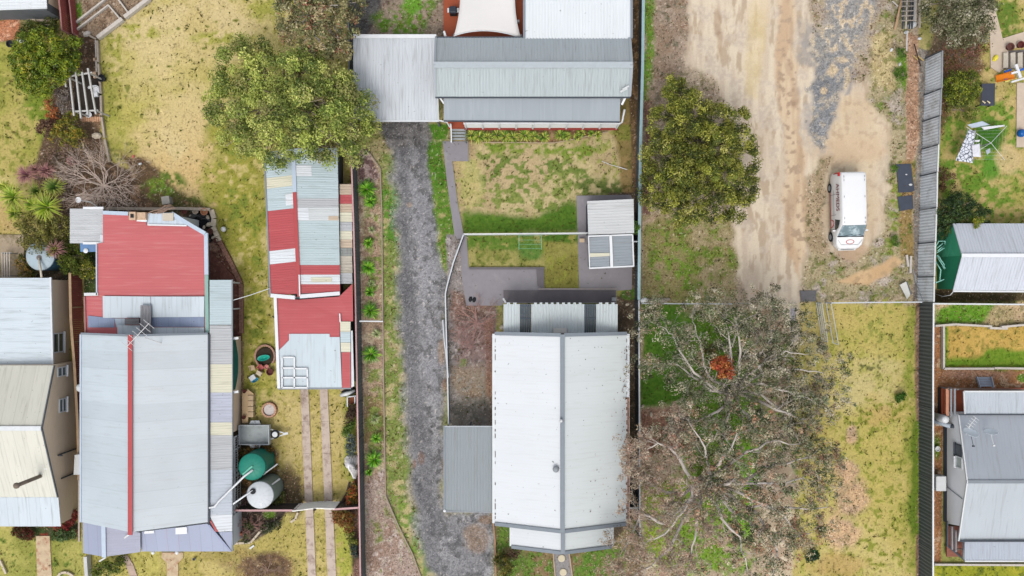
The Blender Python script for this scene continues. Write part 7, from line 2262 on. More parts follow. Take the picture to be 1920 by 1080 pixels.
def lobed(lobes, cr, dens, seed, low=-.25, inner=.25):
    """clump centres over the surface of px lobes: (px,py,r_px,z_centre)"""
    g = np.random.default_rng(seed)
    cen, rad = [], []
    for (px, py, rp, z) in lobes:
        c = Q(px, py, z); r = rp / 27.5
        n = int(dens * 4 * math.pi * r * r / (math.pi * cr * cr)) + 2
        k = 0
        while k < n:
            d = g.normal(size=3); d /= np.linalg.norm(d)
            if d[2] < low:
                continue
            q = r * (1 - inner * g.random() ** 2)
            cen.append((c.x + d[0] * q, c.y + d[1] * q, max(.4, z + d[2] * q * .8)))
            rad.append(cr * (.65 + .7 * g.random()))
            k += 1
    return cen, rad


def limb(b, p0, p1, r0, r1, rnd, wob=.12, n=5):
    p0, p1 = Vector(p0), Vector(p1)
    L = (p1 - p0).length
    pts = []
    for i_ in range(n + 1):
        t = i_ / n
        w = math.sin(math.pi * t) * L * wob
        pts.append(p0.lerp(p1, t) + Vector((rnd.uniform(-w, w), rnd.uniform(-w, w), w * .5)))
    b.tube(pts, [r0 + (r1 - r0) * i_ / n for i_ in range(n + 1)], 6)
    return pts


def tree(name, label, lobes, base, cr, dens, nl, size, pal, wts=None, trunk_r=.22, seed=1, bark=BARK, fol=FOL, cat='tree', flat=.75, group=None, up=.5, limbs=True, cv=.22, low=-.25, trunk_h=None, inner=.25):
    bx_, by_ = base
    g0 = Vector(((bx_ - 960) / S, (540 - by_) / S, 0))
    t = thing(name, label, cat, g0, group)
    cen, rad = lobed(lobes, cr, dens, seed, low, inner)
    V, Fc, C = leaves(cen, rad, nl, size, pal, wts, flat, up, seed, cv)
    np_mesh('crown', V, Fc, C, fol, t)
    rnd = random.Random(seed)
    b = MB()
    zc = sum(l[3] for l in lobes) / len(lobes)
    top = g0 + Vector((rnd.uniform(-.2, .2), rnd.uniform(-.2, .2), (trunk_h or zc * .5)))
    limb(b, g0 - Vector((0, 0, .1)), top, trunk_r * 1.25, trunk_r * .8, rnd, .05)
    if limbs:
        for l in lobes:
            e = Q(l[0], l[1], l[3])
            pts = limb(b, top, e, trunk_r * .55, trunk_r * .18, rnd, .1)
            for k in range(4):
                s_ = pts[2 + k % 3]
                r_ = l[2] / 27.5
                d = Vector((rnd.gauss(0, 1), rnd.gauss(0, 1), abs(rnd.gauss(0, .6)))).normalized() * r_ * .8
                limb(b, s_, e + d, trunk_r * .2, .02, rnd, .08, 4)
    b.build('trunk', bark, t, True)
    return t


OLIVE = [(192, 204, 98), (154, 172, 78), (124, 144, 66), (218, 222, 122), (100, 120, 56), (180, 178, 108)]
# the big olive tree in the lawn
tree('tree', 'big bushy yellow-green tree overhanging the patchwork shed and the lawn', [
    (450, 130, 44, 4.2), (430, 200, 40, 3.4), (500, 150, 42, 4.6), (555, 150, 50, 5.4), (610, 170, 44, 5.0), (530, 200, 52, 5.6), (590, 215, 52, 5.8),
    (645, 215, 44, 5.0), (480, 215, 44, 4.4), (445, 258, 34, 3.2), (505, 262, 36, 4.6), (560, 262, 34, 5.2), (620, 262, 34, 4.4), (660, 250, 34, 4.2), (570, 125, 34, 4.6), (625, 190, 40, 5.4), (480, 105, 26, 3.8), (425, 165, 18, 3.0), (412, 225, 16, 2.6), (678, 190, 18, 4.0), (690, 235, 16, 3.6), (520, 290, 22, 3.6), (600, 292, 20, 4.2), (640, 160, 22, 4.6), (460, 88, 16, 3.2), (548, 112, 18, 4.4), (655, 285, 20, 3.8)],
    (545, 205), .56, .50, 210, .145, OLIVE, [4, 4, 3, 3, 2, 1.5], .3, 21, cv=.42)
# the taller brown eucalypt at the top
tree('tree', 'tall brownish grey-green gum tree at the top edge beside the dark fence', [
    (560, 30, 40, 6), (605, 15, 44, 6.6), (560, -20, 40, 6), (620, -30, 40, 6.4), (640, 50, 30, 5), (600, 75, 36, 5), (635, 90, 24, 4), (545, 55, 22, 4.6), (660, 10, 20, 5)],
    (600, 48), .36, .7, 60, .16, [(168, 160, 110), (134, 138, 88), (200, 180, 140), (186, 130, 104), (108, 112, 78), (224, 214, 164)], [3, 3, 2, 1.4, 3, 1], .28, 22, BARKW, cv=.3)
# dense round tree in the lot
DOL = [(156, 160, 60), (112, 124, 46), (184, 182, 80), (86, 98, 38), (68, 80, 34), (204, 198, 110)]
tree('tree', 'dense rounded olive-yellow tree between the teal-railed fence and the dirt track', [
    (1275, 180, 30, 3.2), (1295, 215, 40, 4.0), (1255, 235, 38, 3.8), (1340, 230, 34, 4.0), (1290, 265, 46, 4.8), (1245, 290, 40, 4.0), (1335, 280, 46, 4.8), (1375, 225, 26, 3.4), (1290, 320, 48, 5.0), (1340, 330, 46, 4.8),
    (1385, 300, 34, 3.6), (1385, 350, 34, 3.6), (1245, 340, 38, 3.4), (1290, 375, 40, 4.0), (1340, 378, 38, 3.8), (1228, 365, 26, 2.8), (1385, 260, 28, 3.4), (1262, 165, 20, 3.0), (1375, 385, 26, 3.0), (1270, 395, 26, 3)],
    (1300, 292), .40, .62, 150, .125, DOL, [4, 3.5, 3, 3, 2, 1], .3, 23, cv=.38, inner=.15)
# grey tree top right
tree('tree', 'grey-green feathery tree at the top right beside the waste pile', [
    (1765, 10, 34, 4), (1800, 30, 38, 4.4), (1830, 10, 34, 4), (1790, 60, 32, 3.6), (1830, 55, 28, 3.4), (1770, -30, 36, 4), (1820, -30, 36, 4), (1760, 50, 22, 3), (1845, -5, 22, 3.4)],
    (1797, 22), .36, .8, 50, .15, [(146, 146, 112), (118, 122, 88), (176, 170, 142), (98, 102, 70), (196, 190, 168)], [3, 3, 2, 2, 1], .2, 24, cv=.26, fol=FOLS)
tree('shrub', 'reddish brown dying shrub below the grey-green feathery tree', [(1790, 100, 26, 1.2), (1820, 95, 22, 1.2), (1775, 120, 18, 1.0), (1840, 90, 14, 1)],
     (1800, 104), .3, .5, 26, .13, [(150, 104, 82), (128, 100, 66), (172, 120, 110), (110, 100, 56)], None, .06, 25, cat='shrub', fol=FOLS)
# citrus tree top left
tree('citrus_tree', 'bright green citrus tree left of the pergola', [
    (60, 120, 38, 2.4), (105, 110, 38, 2.4), (85, 85, 30, 2.2), (130, 95, 26, 2.0), (55, 90, 26, 1.9), (95, 145, 26, 2.0), (55, 150, 24, 1.6), (130, 120, 24, 2.0), (80, 165, 18, 1.3)],
    (88, 118), .28, .95, 50, .14, [(128, 150, 36), (100, 124, 30), (160, 172, 48), (76, 98, 28), (190, 180, 60)], [3, 3, 2, 2, .8], .12, 26, cv=.25)


def bush(label, lobes, pal, base=None, seed=1, cr=.26, dens=.9, nl=40, size=.12, name='shrub', fol=FOL, wts=None, group=None, cat='shrub', cv=.22, tr=.05):
    base = base or (sum(l[0] for l in lobes) / len(lobes), sum(l[1] for l in lobes) / len(lobes))
    return tree(name, label, lobes, base, cr, dens, nl, size, pal, wts, tr, seed, BARK, fol, cat, group=group, cv=cv)


bush('yellow-flecked green shrub below the pergola bed', [(130, 240, 22, 1.0), (112, 255, 18, .9), (145, 262, 18, .9), (135, 225, 14, .8)], [(150, 150, 50), (116, 124, 44), (190, 160, 60), (88, 96, 40)], seed=31)
bush('round purple-brown shrub left of the yellow-flecked shrub', [(90, 243, 17, .8), (90, 232, 12, .8)], [(118, 84, 66), (96, 70, 56), (134, 100, 78)], seed=32, nl=50)
bush('orange and red leafed shrub beside the grey groundcover', [(97, 212, 12, .6), (92, 195, 9, .6), (100, 222, 9, .5)], [(206, 110, 60), (180, 84, 50), (216, 140, 80), (150, 100, 60)], seed=33, nl=30)
bush('grey lavender-like groundcover under the left side of the pergola', [(118, 175, 14, .5), (125, 200, 14, .5), (115, 190, 10, .4), (122, 150, 10, .5)], [(156, 144, 138), (134, 124, 120), (172, 162, 150)], seed=34, nl=36, fol=FOLS, size=.1)
bush('dry pinkish shrub above the purple cordylines', [(105, 290, 16, .8), (125, 278, 12, .7), (95, 300, 10, .6), (130, 300, 10, .6)], [(176, 146, 128), (150, 120, 104), (136, 124, 80)], seed=35, nl=30, fol=FOLS)
bush('small orange-green shrub against the tan shed wall, top left', [(45, 62, 12, .7), (66, 50, 12, .7), (95, 48, 14, .6), (80, 58, 12, .6)], [(86, 104, 36), (120, 120, 44), (66, 80, 34)], seed=36)
bush('olive bushy shrub over the blue-lidded tank', [(70, 425, 30, 1.6), (110, 430, 24, 1.5), (60, 450, 22, 1.3), (45, 410, 20, 1.2), (95, 455, 18, 1.3), (120, 420, 18, 1.4), (85, 440, 26, 1.7), (58, 458, 12, 2.1), (82, 460, 13, 2.2), (98, 472, 10, 2.1)], [(134, 128, 62), (108, 110, 54), (160, 148, 76), (90, 94, 48), (150, 150, 60)], seed=37, cr=.3, dens=.8)
bush('feathery dark green shrub between the blue lean-to and the maroon fence', [(130, 480, 24, 1.4), (135, 500, 18, 1.2), (150, 485, 14, 1.0), (120, 465, 18, 1.3)], [(96, 110, 44), (76, 92, 38), (124, 134, 56)], seed=38, fol=FOLS)
bush('small rounded lemon bush with yellow fruit beside the red roof wall', [(166, 504, 14, 1.1), (160, 512, 9, .9), (170, 515, 9, .9)], [(126, 134, 44), (100, 110, 38), (214, 196, 60), (150, 150, 52)], seed=39, wts=[3, 3, .7, 2])
bush('low dark shrub left of the tank by the tan slabs', [(45, 495, 13, .7), (50, 512, 14, .8), (38, 488, 9, .6)], [(110, 120, 50), (86, 96, 40), (176, 140, 70)], seed=40)
bush('round green bush right of the steel fence and left of the charcoal table', [(1790, 165, 24, 1.6), (1812, 155, 22, 1.5), (1800, 180, 22, 1.4), (1780, 175, 16, 1.3), (1822, 172, 16, 1.2), (1798, 145, 16, 1.3)], [(126, 140, 42), (96, 112, 34), (166, 172, 56), (70, 88, 30)], seed=41)
bush('spreading yellow-green low growth under the round bush', [(1800, 205, 20, .5), (1822, 210, 14, .4), (1785, 200, 12, .4)], [(150, 154, 70), (120, 130, 54), (176, 170, 96)], seed=42, dens=.5)
bush('dark green dense bush in front of the green-walled shed', [(1780, 395, 24, 1.8), (1800, 385, 24, 1.9), (1822, 400, 22, 1.7), (1775, 420, 20, 1.5), (1842, 408, 16, 1.4), (1790, 372, 14, 1.5), (1768, 405, 14, 1.5), (1770, 432, 14, 1.0)], [(52, 78, 40), (40, 62, 36), (76, 100, 44), (90, 110, 50)], seed=43)
bush('small yellow flowering twig over the edge of the white shed roof', [(1828, 418, 7, 2.3), (1836, 412, 6, 2.2)], [(150, 160, 50), (186, 180, 60), (110, 130, 44)], seed=44, cr=.16)
bush('dry purple-brown shrub beside the steel fence above the dark green bush', [(1775, 340, 18, .6), (1765, 325, 12, .5)], [(126, 96, 72), (104, 78, 60), (140, 110, 80)], seed=45, dens=.5, fol=FOLS)
bush('round dark green bush right of the gravel drive at the bottom', [(944, 1058, 15, 1.0), (950, 1068, 12, .9), (938, 1050, 10, .8)], [(88, 94, 30), (110, 110, 38), (66, 74, 28), (140, 120, 40)], seed=46)
bush('brown-purple low shrub between the dark green bush and the white house', [(955, 1040, 9, .4), (968, 1038, 8, .3), (945, 1040, 7, .4)], [(130, 102, 84), (108, 86, 74)], seed=47, dens=.6, fol=FOLS)
bush('blue-grey shrub against the pink fence rail', [(655, 832, 9, .8), (656, 845, 8, .7), (658, 820, 7, .7)], [(108, 122, 118), (86, 100, 96), (128, 140, 130)], seed=48, cr=.2)
bush('bright green shrub above the blue-grey shrub by the pink rail', [(653, 806, 9, .7), (657, 796, 8, .6), (650, 812, 7, .6)], [(96, 128, 46), (120, 146, 56), (76, 96, 40)], seed=49, cr=.2)
bush('dark dry shrub below the raised bed of rusty soil', [(660, 776, 9, .7), (655, 786, 8, .6), (662, 765, 7, .6)], [(104, 84, 70), (84, 72, 60), (126, 100, 84)], seed=50, cr=.2, fol=FOLS)
bush('orange and yellow shrub in the dark bed below the white-wrapped shrub', [(661, 925, 8, .9), (658, 938, 8, .8), (664, 940, 7, .8), (662, 915, 6, .7)], [(206, 140, 56), (150, 140, 56), (190, 96, 54), (110, 110, 50)], seed=51, cr=.2)
bush('rust-coloured weeping grass shrub below the lattice gate', [(640, 972, 14, .7), (650, 985, 13, .7), (632, 962, 10, .6), (655, 970, 9, .5)], [(150, 110, 66), (176, 124, 70), (130, 124, 60), (160, 90, 60)], seed=52, fol=FOLS, cr=.2, nl=30)
bush('green shrub at the lower edge of the pink rail fence, right of the strips', [(658, 1005, 9, .5), (664, 1018, 8, .5)], [(120, 130, 50), (150, 150, 60), (90, 104, 40)], seed=53, cr=.18)
bush('dark teal shrub low beside the pink rail near the bottom', [(666, 1034, 8, .5), (665, 1024, 7, .5)], [(76, 92, 78), (60, 76, 66)], seed=54, cr=.18)
bush('green bush in the corner below the lavender front gable', [(195, 1066, 15, .7), (215, 1060, 14, .7), (180, 1072, 10, .6), (228, 1052, 9, .5)], [(104, 124, 40), (130, 146, 48), (80, 96, 36)], seed=55)
bush('dark green tuft on the orange grass at the bottom of the lot', [(1524, 1040, 10, .5), (1518, 1046, 7, .4), (1530, 1034, 6, .4)], [(40, 84, 50), (56, 104, 56), (34, 66, 40)], seed=56, cr=.16, nl=30)
bush('bushy dark green patch of broadleaf weed on the lower right lawn', [(1685, 746, 8, .2), (1690, 738, 5, .15)], [(76, 116, 30), (60, 98, 26)], seed=57, cr=.14, nl=26, cat='weed', name='weed')
bush('red-leaved shrub with burgundy tips below the corner of the tan house', [(120, 985, 12, .6), (132, 972, 10, .7), (140, 962, 7, .6)], [(140, 56, 56), (110, 48, 46), (160, 80, 66)], seed=58, fol=FOLS, cr=.18)
bush('dark green shrub below the tan house, right of the paved path', [(120, 1000, 14, .6), (105, 1004, 9, .4), (135, 1000, 8, .5)], [(66, 92, 46), (90, 116, 54), (116, 140, 84)], seed=59, cr=.18)
bush('dark red shrub left of the paved path below the tan house', [(45, 1000, 12, .5), (33, 996, 9, .4), (58, 1004, 8, .4)], [(120, 62, 54), (92, 60, 48), (80, 84, 46)], seed=60, fol=FOLS, cr=.18)
bush('green weeds climbing between the twin sheds and the teal-railed fence', [(1193, 424, 6, 1.9), (1191, 434, 5, 1.7), (1190, 418, 4, 1.6)], [(76, 116, 40), (100, 140, 50)], seed=61, cr=.15, nl=24)
bush('rust-brown shrubby fill between the teal tank and the trailer', [(462, 848, 12, .4), (480, 842, 12, .4), (500, 846, 10, .4), (450, 858, 8, .3)], [(120, 92, 50), (96, 84, 46), (150, 110, 60), (80, 84, 40)], seed=62, cr=.18, nl=26, fol=FOLS)
bush('small weeds by the foot of the tall white-lidded tank', [(520, 940, 9, .4), (528, 930, 7, .3)], [(100, 110, 50), (76, 86, 42)], seed=63, cr=.16, nl=26)
bush('low grey-green shrub in the bed under the pink rail', [(500, 990, 10, .4), (520, 985, 8, .3), (465, 985, 9, .4), (462, 1008, 8, .3)], [(84, 92, 60), (66, 74, 50), (110, 118, 70)], seed=64, cr=.16, nl=26)
bush('small red-leaved tree standing within the sparse gum canopy', [(1354, 690, 16, 6.6), (1347, 682, 11, 6.5), (1362, 696, 11, 6.4), (1360, 680, 10, 6.5)], [(190, 84, 52), (206, 106, 62), (140, 62, 44), (220, 150, 76)], seed=65, cr=.24, nl=70, name='small_tree', cat='tree', tr=.07)
bush('bronze-green little tree just above the red-leaved tree', [(1325, 664, 11, 2.8), (1332, 656, 8, 2.7)], [(110, 92, 44), (90, 86, 40), (136, 116, 56)], seed=66, cr=.22, nl=44, name='small_tree', cat='tree')
for k, (x_, y_, r_, lb) in enumerate(((1686, 142, 12, 'bright green weed clump beside the reddish earth, near the top'), (1690, 101, 9, 'bright green weed clump below the white pipe'), (1680, 452, 9, 'small green weed clump below the smaller mat'), (1676, 318, 6, 'slim green weed clump at the left edge of the mats'))):
    bush(lb, [(x_, y_, r_, .2), (x_ - r_ * .6, y_ - r_ * .5, r_ * .6, .2)], [(96, 134, 42), (120, 156, 54), (76, 108, 36)], seed=70 + k, cr=.14, nl=22, name='weed', cat='weed', size=.09)


def rosette(px, py, R_, n, pal, label, h=.5, w=.07, cat='plant', name='strappy_plant', seed=1, rise=.9, group=None, trunk=.0, layers=2, tipc=None):
    """radiating strap leaves, arching"""
    g = random.Random(seed)
    z = trunk + h
    c = Q(px, py, z)
    t = thing(name, label, cat, (c.x, c.y, 0), group)
    V_, F_, C_ = [], [], []
    r = R_ / 26.5
    for k in range(n):
        a = 2 * math.pi * (k + g.random() * .7) / n * (1 if layers == 1 else 1.0) + g.random() * .2
        lay = g.random()
        L = r * (.65 + .45 * g.random()) * (1 - .35 * lay)
        hh = h * (.3 + 1.3 * lay) * rise
        ww = w * (.8 + .5 * g.random())
        col = nlin(g.choice(pal)) * g.uniform(.8, 1.2)
        tip = nlin(tipc) if tipc is not None else col * 1.15
        base = len(V_)
        m = 6
        for j in range(m):
            s = j / (m - 1)
            rad_ = L * (s * .95 + .03)
            zz_ = trunk + .12 + hh * math.sin(min(1, s * 1.15) * math.pi * .62) * 1.0
            wd = ww * (1 - s) ** .6 * (.5 + s * 1.2 if s < .4 else 1)
            wd = max(wd, .006)
            px_, py_ = c.x + rad_ * math.cos(a), c.y + rad_ * math.sin(a)
            sx, sy = -math.sin(a) * wd / 2, math.cos(a) * wd / 2
            V_ += [(px_ - sx, py_ - sy, zz_ + wd * .25), (px_ + sx, py_ + sy, zz_ + wd * .25)]
            C_ += [tuple(col + (tip - col) * s ** 2)] * 2
        for j in range(m - 1):
            F_.append((base + 2 * j, base + 2 * j + 1, base + 2 * j + 3, base + 2 * j + 2))
    np_mesh('leaves', np.array(V_), np.array(F_), np.clip(np.array(C_), .003, .8), FOL, t)
    b = MB()
    b.tube([(c.x, c.y, -.05), (c.x, c.y, trunk + .22)], [.09 if trunk else .06, .06], 7)
    b.build('stem', BARK, t)
    return t


BG = [(110, 184, 40), (84, 152, 34), (144, 206, 58), (174, 220, 74), (68, 124, 30)]
DRV = 'strappy plants along the dark fence'
for k, (x_, y_, r_, n_, lb) in enumerate(((687, 354, 26, 46, 'large bright strappy plant, uppermost by the dark fence'), (694, 378, 16, 34, 'bright strappy plant tucked right under the large uppermost one'), (690, 455, 13, 26, 'small strappy plant opposite the lean-to strip of the patchwork shed'),
                                      (690, 502, 20, 40, 'round strappy plant beside the kerb at the level of the stair-shaped terrace'), (693, 547, 14, 24, 'thin dark strappy plant above the fence arm'), (694, 582, 22, 36, 'wide strappy plant just above the white arm that crosses the strip'),
                                      (695, 664, 24, 36, 'large arching strappy plant next to the flat zinc roof'), (706, 822, 14, 26, 'loose strappy plant above the lowest one by the dark fence'), (701, 862, 23, 44, 'lowest, very bright strappy plant by the dark fence'), (692, 885, 12, 20, 'small tuft right beneath the lowest bright strappy plant'))):
    rosette(x_, y_, r_, n_ * 2, BG, lb, .42, .09, seed=80 + k, group=DRV)
PV = [(196, 204, 150), (168, 186, 120), (214, 212, 170), (130, 160, 80)]
for k, (x_, y_, r_, lb) in enumerate(((697, 431, 10, 'pale variegated plant opposite the shed, higher one'), (687, 287, 8, 'pale green plant at the top of the mulch strip'), (696, 531, 10, 'pale variegated plant at the level of the fence bend'), (705, 625, 14, 'pale yellow-green variegated plant just below the white arm'), (703, 786, 13, 'pale yellow variegated plant above the loose strappy plant'))):
    rosette(x_, y_, r_, 34, PV, lb, .3, .09, seed=100 + k, name='variegated_plant', group='pale variegated plants along the drive')
lone(MB().tube([Q(674, 602, 1.5), Q(718, 602.5, 1.4)], .05, 6).tube([Q(717, 602.5, 1.45), Q(717, 603, 0)], .05, 6), 'barrier', WHITE, 'white arm with a post crossing the planted strip from the dark fence', 'post')
AG = [(140, 176, 56), (110, 152, 46), (196, 206, 86), (222, 216, 110), (80, 116, 40)]
for k, x_ in enumerate((884, 898, 913, 932, 947, 962, 984, 1000, 1020, 1050, 1062, 1082, 1090, 1108, 1121)):
    nm = ['first', 'second', 'third', 'fourth', 'fifth', 'sixth', 'seventh', 'eighth', 'ninth', 'tenth', 'eleventh', 'twelfth', 'thirteenth', 'fourteenth', 'fifteenth'][k]
    rr_ = (16, 18, 13, 16, 18, 15, 17, 14, 14, 15, 13, 10, 12, 8, 9)[k]
    rosette(x_, 254 - (k > 11) * 5 + (k % 3) * 2 - 1, rr_ * 1.1, 76, AG, 'agapanthus clump below the white railing, %s from the steps' % nm, .3, .07, seed=120 + k, name='agapanthus', group='agapanthus clumps below the white railing')
# yuccas and cordylines on the far left
YG = [(150, 196, 48), (186, 218, 60), (92, 140, 38), (212, 228, 90), (66, 104, 30)]
YD = [(70, 116, 44), (56, 96, 40), (100, 146, 54)]  # darker green leaves
CP = [(176, 120, 130), (144, 92, 106), (204, 150, 142), (220, 176, 150), (118, 76, 90)]
for k, (x_, y_, r_, n_, pal_, z_, lb) in enumerate((
        (22, 368, 36, 70, YG, 1.4, 'leftmost large lime green yucca'), (100, 350, 27, 60, YD, 1.5, 'darker green yucca under the purple cordylines, on the right'), (68, 358, 22, 46, YD, .8, 'dark green yucca between the lime and the darker ones'),
        (85, 388, 38, 90, YG, 1.6, 'large lime green yucca, lowest of the yucca group'), (28, 398, 28, 50, YG, .9, 'lime green yucca half under the leftmost one'), (60, 385, 26, 60, YG, 1.2, 'middle lime green yucca left of the lowest one'), (8, 350, 18, 40, YG, 1.0, 'small lime yucca cut by the left edge'))):
    rosette(x_, y_, r_, int(n_ * 1.6), pal_, lb, .55, .075, seed=140 + k, name='yucca', trunk=z_, group='yuccas at the left edge', tipc=(206, 206, 90))
for k, (x_, y_, r_, n_, z_, lb) in enumerate(((48, 327, 26, 80, 1.8, 'big purple-pink cordyline, left of two'), (86, 320, 20, 60, 1.3, 'darker purple cordyline between the big one and the dry shrub'), (103, 467, 24, 60, 1.6, 'pink cordyline hanging over the blue-lidded tank'), (65, 318, 16, 44, 1.5, 'small purple cordyline squeezed behind the big one'), (134, 302, 12, 34, .6, 'small wine-red cordyline at the upper left of the bare shrub'))):
    rosette(x_, y_, r_, n_ * 2, CP, lb, .5, .055, seed=160 + k, name='cordyline', trunk=z_, group='purple cordylines at the left', tipc=(206, 150, 140))


# ---- bare branching shrubs
def grow(b, p, d, L, r, depth, rnd, spread=.5, tips=None, grav=0.0, ks=(2, 3), shrink=.72):
    n = 3
    pts = [Vector(p)]
    q = Vector(p); dd = Vector(d).normalized()
    for i_ in range(n):
        dd = (dd + Vector((rnd.gauss(0, .14), rnd.gauss(0, .14), rnd.gauss(0, .07) + grav))).normalized()
        q = q + dd * (L / n)
        if q.z < .1:
            q.z = .1
        pts.append(q.copy())
    b.tube(pts, [r * (1 - .3 * i_ / n) for i_ in range(n + 1)], 5 if r > .03 else 3, cap=False)
    if tips is not None:
        tips.append((q.copy(), depth))
    if depth <= 0:
        return
    for k in range(rnd.randint(*ks)):
        nd = (dd + Vector((rnd.gauss(0, spread), rnd.gauss(0, spread), rnd.gauss(0, spread * .45)))).normalized()
        grow(b, q if k else pts[-2], nd, L * shrink * rnd.uniform(.8, 1.2), r * .62, depth - 1, rnd, spread, tips, grav, ks, shrink)


def bare(px, py, Rp, label, m, n=9, depth=4, seed=1, r0=.06, up=.45, cat='shrub', name='bare_shrub', z=1.0):
    c = Q(px, py, .4)
    t = thing(name, label, cat, (c.x, c.y, 0))
    rnd = random.Random(seed)
    b = MB()
    L = Rp / 26.5 * .36
    b.tube([(c.x, c.y, -.1), (c.x, c.y, .3)], [r0 * 1.6, r0 * 1.3], 7)
    for k in range(n):
        a = 2 * math.pi * (k + rnd.random() * .5) / n
        grow(b, (c.x, c.y, .25), (math.cos(a), math.sin(a), up * rnd.uniform(.6, 1.5)), L, r0, depth, rnd, .42, ks=(2, 3))
    b.build('branches', m, t)
    return t


bare(192, 348, 84, 'large bare silvery shrub with radiating branches behind the red roof', TWIG, 20, 5, 201, .042, .6)
bare(150, 378, 46, 'low bare brown shrub around the white dish pole', mat('brown_twig', (150, 124, 108), .9, .15, 5), 8, 4, 202, .04, .4)
bare(893, 606, 58, 'bare reddish shrub left of the pergola roof', TWIGR, 11, 4, 203, .04, .4)
bare(885, 650, 60, 'second bare pinkish shrub lower beside the white house wall', mat('pinkish_twig', (172, 140, 134), .9, .15, 5), 12, 4, 204, .03, .35)
bare(470, 985, 30, 'bare pinkish shrub in the bed under the pink rail', TWIGR, 9, 4, 205, .03, .5)
bare(456, 936, 22, 'bare thin shrub between the picket railing and the tall tank', mat('pinkish_twig', (172, 140, 134)), 7, 3, 206, .025, .6)
bare(1797, 105, 44, 'bare reddish branches spreading below the grey-green feathery tree', mat('red_brown_twig', (150, 104, 88), .9, .15, 5), 11, 4, 207, .03, .4)
bare(50, 1000, 14, 'bare dark twiggy shrub beside the paved path of the tan house', mat('brown_twig', (150, 124, 108)), 6, 3, 208, .02, .5)
bare(500, 1070, 40, 'bare brown stump with spreading twigs at the bottom edge of the lawn', mat('brown_twig', (150, 124, 108)), 9, 3, 209, .035, .3)
# fallen branches against the back of the red roof
b = MB()
rnd = random.Random(5)
for k in range(6):
    x0_ = 285 + k * 4
    p0 = Q(x0_ - 10 + rnd.uniform(-4, 4), 400, 2.9); p1 = Q(320 + k * 2, 383 + k * 1.5, 3.2)
    limb(b, p0, p1, .035, .015, rnd, .05, 4)
lone(b, 'fallen_branch', mat('brown_twig', (150, 124, 108)), 'dead branches lying over the back edge of the red roof', 'branch')


# ---- the big sparse gums
def gum(name, label, base, limbs_px, seed, trunk_top, r0, ntip, pal, wts, csize=.36, nl=26, size=.17, drop=0.0, twig=.55, depth=4, spread=.55, cover=None, clumpm=1.0, L0=.2, pink=False):
    g0 = Vector(((base[0] - 960) / S, (540 - base[1]) / S, 0))
    t = thing(name, label, 'tree', g0)
    rnd = random.Random(seed)
    b = MB()
    top = Q(*trunk_top)
    limb(b, g0 - Vector((0, 0, .1)), top, r0 * 1.3, r0, rnd, .05)
    tips = []
    for L_ in limbs_px:
        pts = [top] + [Q(*p) for p in L_]
        rr_ = r0 * .44
        acc = [top]
        for i_ in range(1, len(pts)):
            seg = 3
            for j in range(1, seg + 1):
                w = (pts[i_] - pts[i_ - 1]).length * .06
                acc.append(pts[i_ - 1].lerp(pts[i_], j / seg) + Vector((rnd.uniform(-w, w), rnd.uniform(-w, w), rnd.uniform(-w, w) * .5)))
        m = len(acc)
        rad_ = [max(.03, rr_ * (1 - .82 * i_ / (m - 1))) for i_ in range(m)]
        b.tube(acc, rad_, 7)
        for i_ in range(2, m):
            for _ in range(1 if i_ < m - 1 else 3):
                d = (acc[i_] - acc[i_ - 1]).normalized()
                nd = d + Vector((rnd.gauss(0, .8), rnd.gauss(0, .8), rnd.gauss(.1, .35)))
                grow(b, acc[i_], nd, L0 * twig * 6.5, rad_[i_] * .3 + .003, depth - 2, rnd, spread, tips, .0, (2, 3), .78)
    b.build('trunk', BARKW, t, True)
    g = np.random.default_rng(seed)
    cen, rad = [], []
    for (p, dp) in tips:
        if g.random() > clumpm * (.9 if dp < 2 else .4):
            continue
        for _ in range(ntip):
            o = g.normal(size=3) * .34
            cen.append((p.x + o[0], p.y + o[1], max(.6, p.z + o[2] * .6)))
            rad.append(csize * (.5 + .8 * g.random()))
    V, Fc, C = leaves(cen, rad, nl, size, pal, wts, .7, .4, seed, .3, .25, asp=.42)
    if pink:     # the dry reddish foliage of this tree grows on its own side of the crown
        q = V.reshape(-1, 4, 3).mean(1)
        ux = 960 + q[:, 0] * F / (H - q[:, 2]); uy = 540 - q[:, 1] * F / (H - q[:, 2])
        kk = sm(vnoise(q[:, 0], q[:, 1], 1.4, 5) * .5 + sm(1330 - ux + (uy - 930) * .2, -90, 130) * .75, .45, .8)
        rr = np.random.default_rng(9).random(len(q))
        pk = np.where(rr[:, None] < .5, nlin((214, 184, 166)), np.where(rr[:, None] < .64, nlin((206, 150, 128)), nlin((228, 210, 192))))
        C = C.reshape(-1, 4, 3) * (1 - .6 * kk[:, None, None]) + pk[:, None, :] * (.6 * kk[:, None, None])
        C = C.reshape(-1, 3)
    np_mesh('crown', V, Fc, C, FOLS, t)

    return t


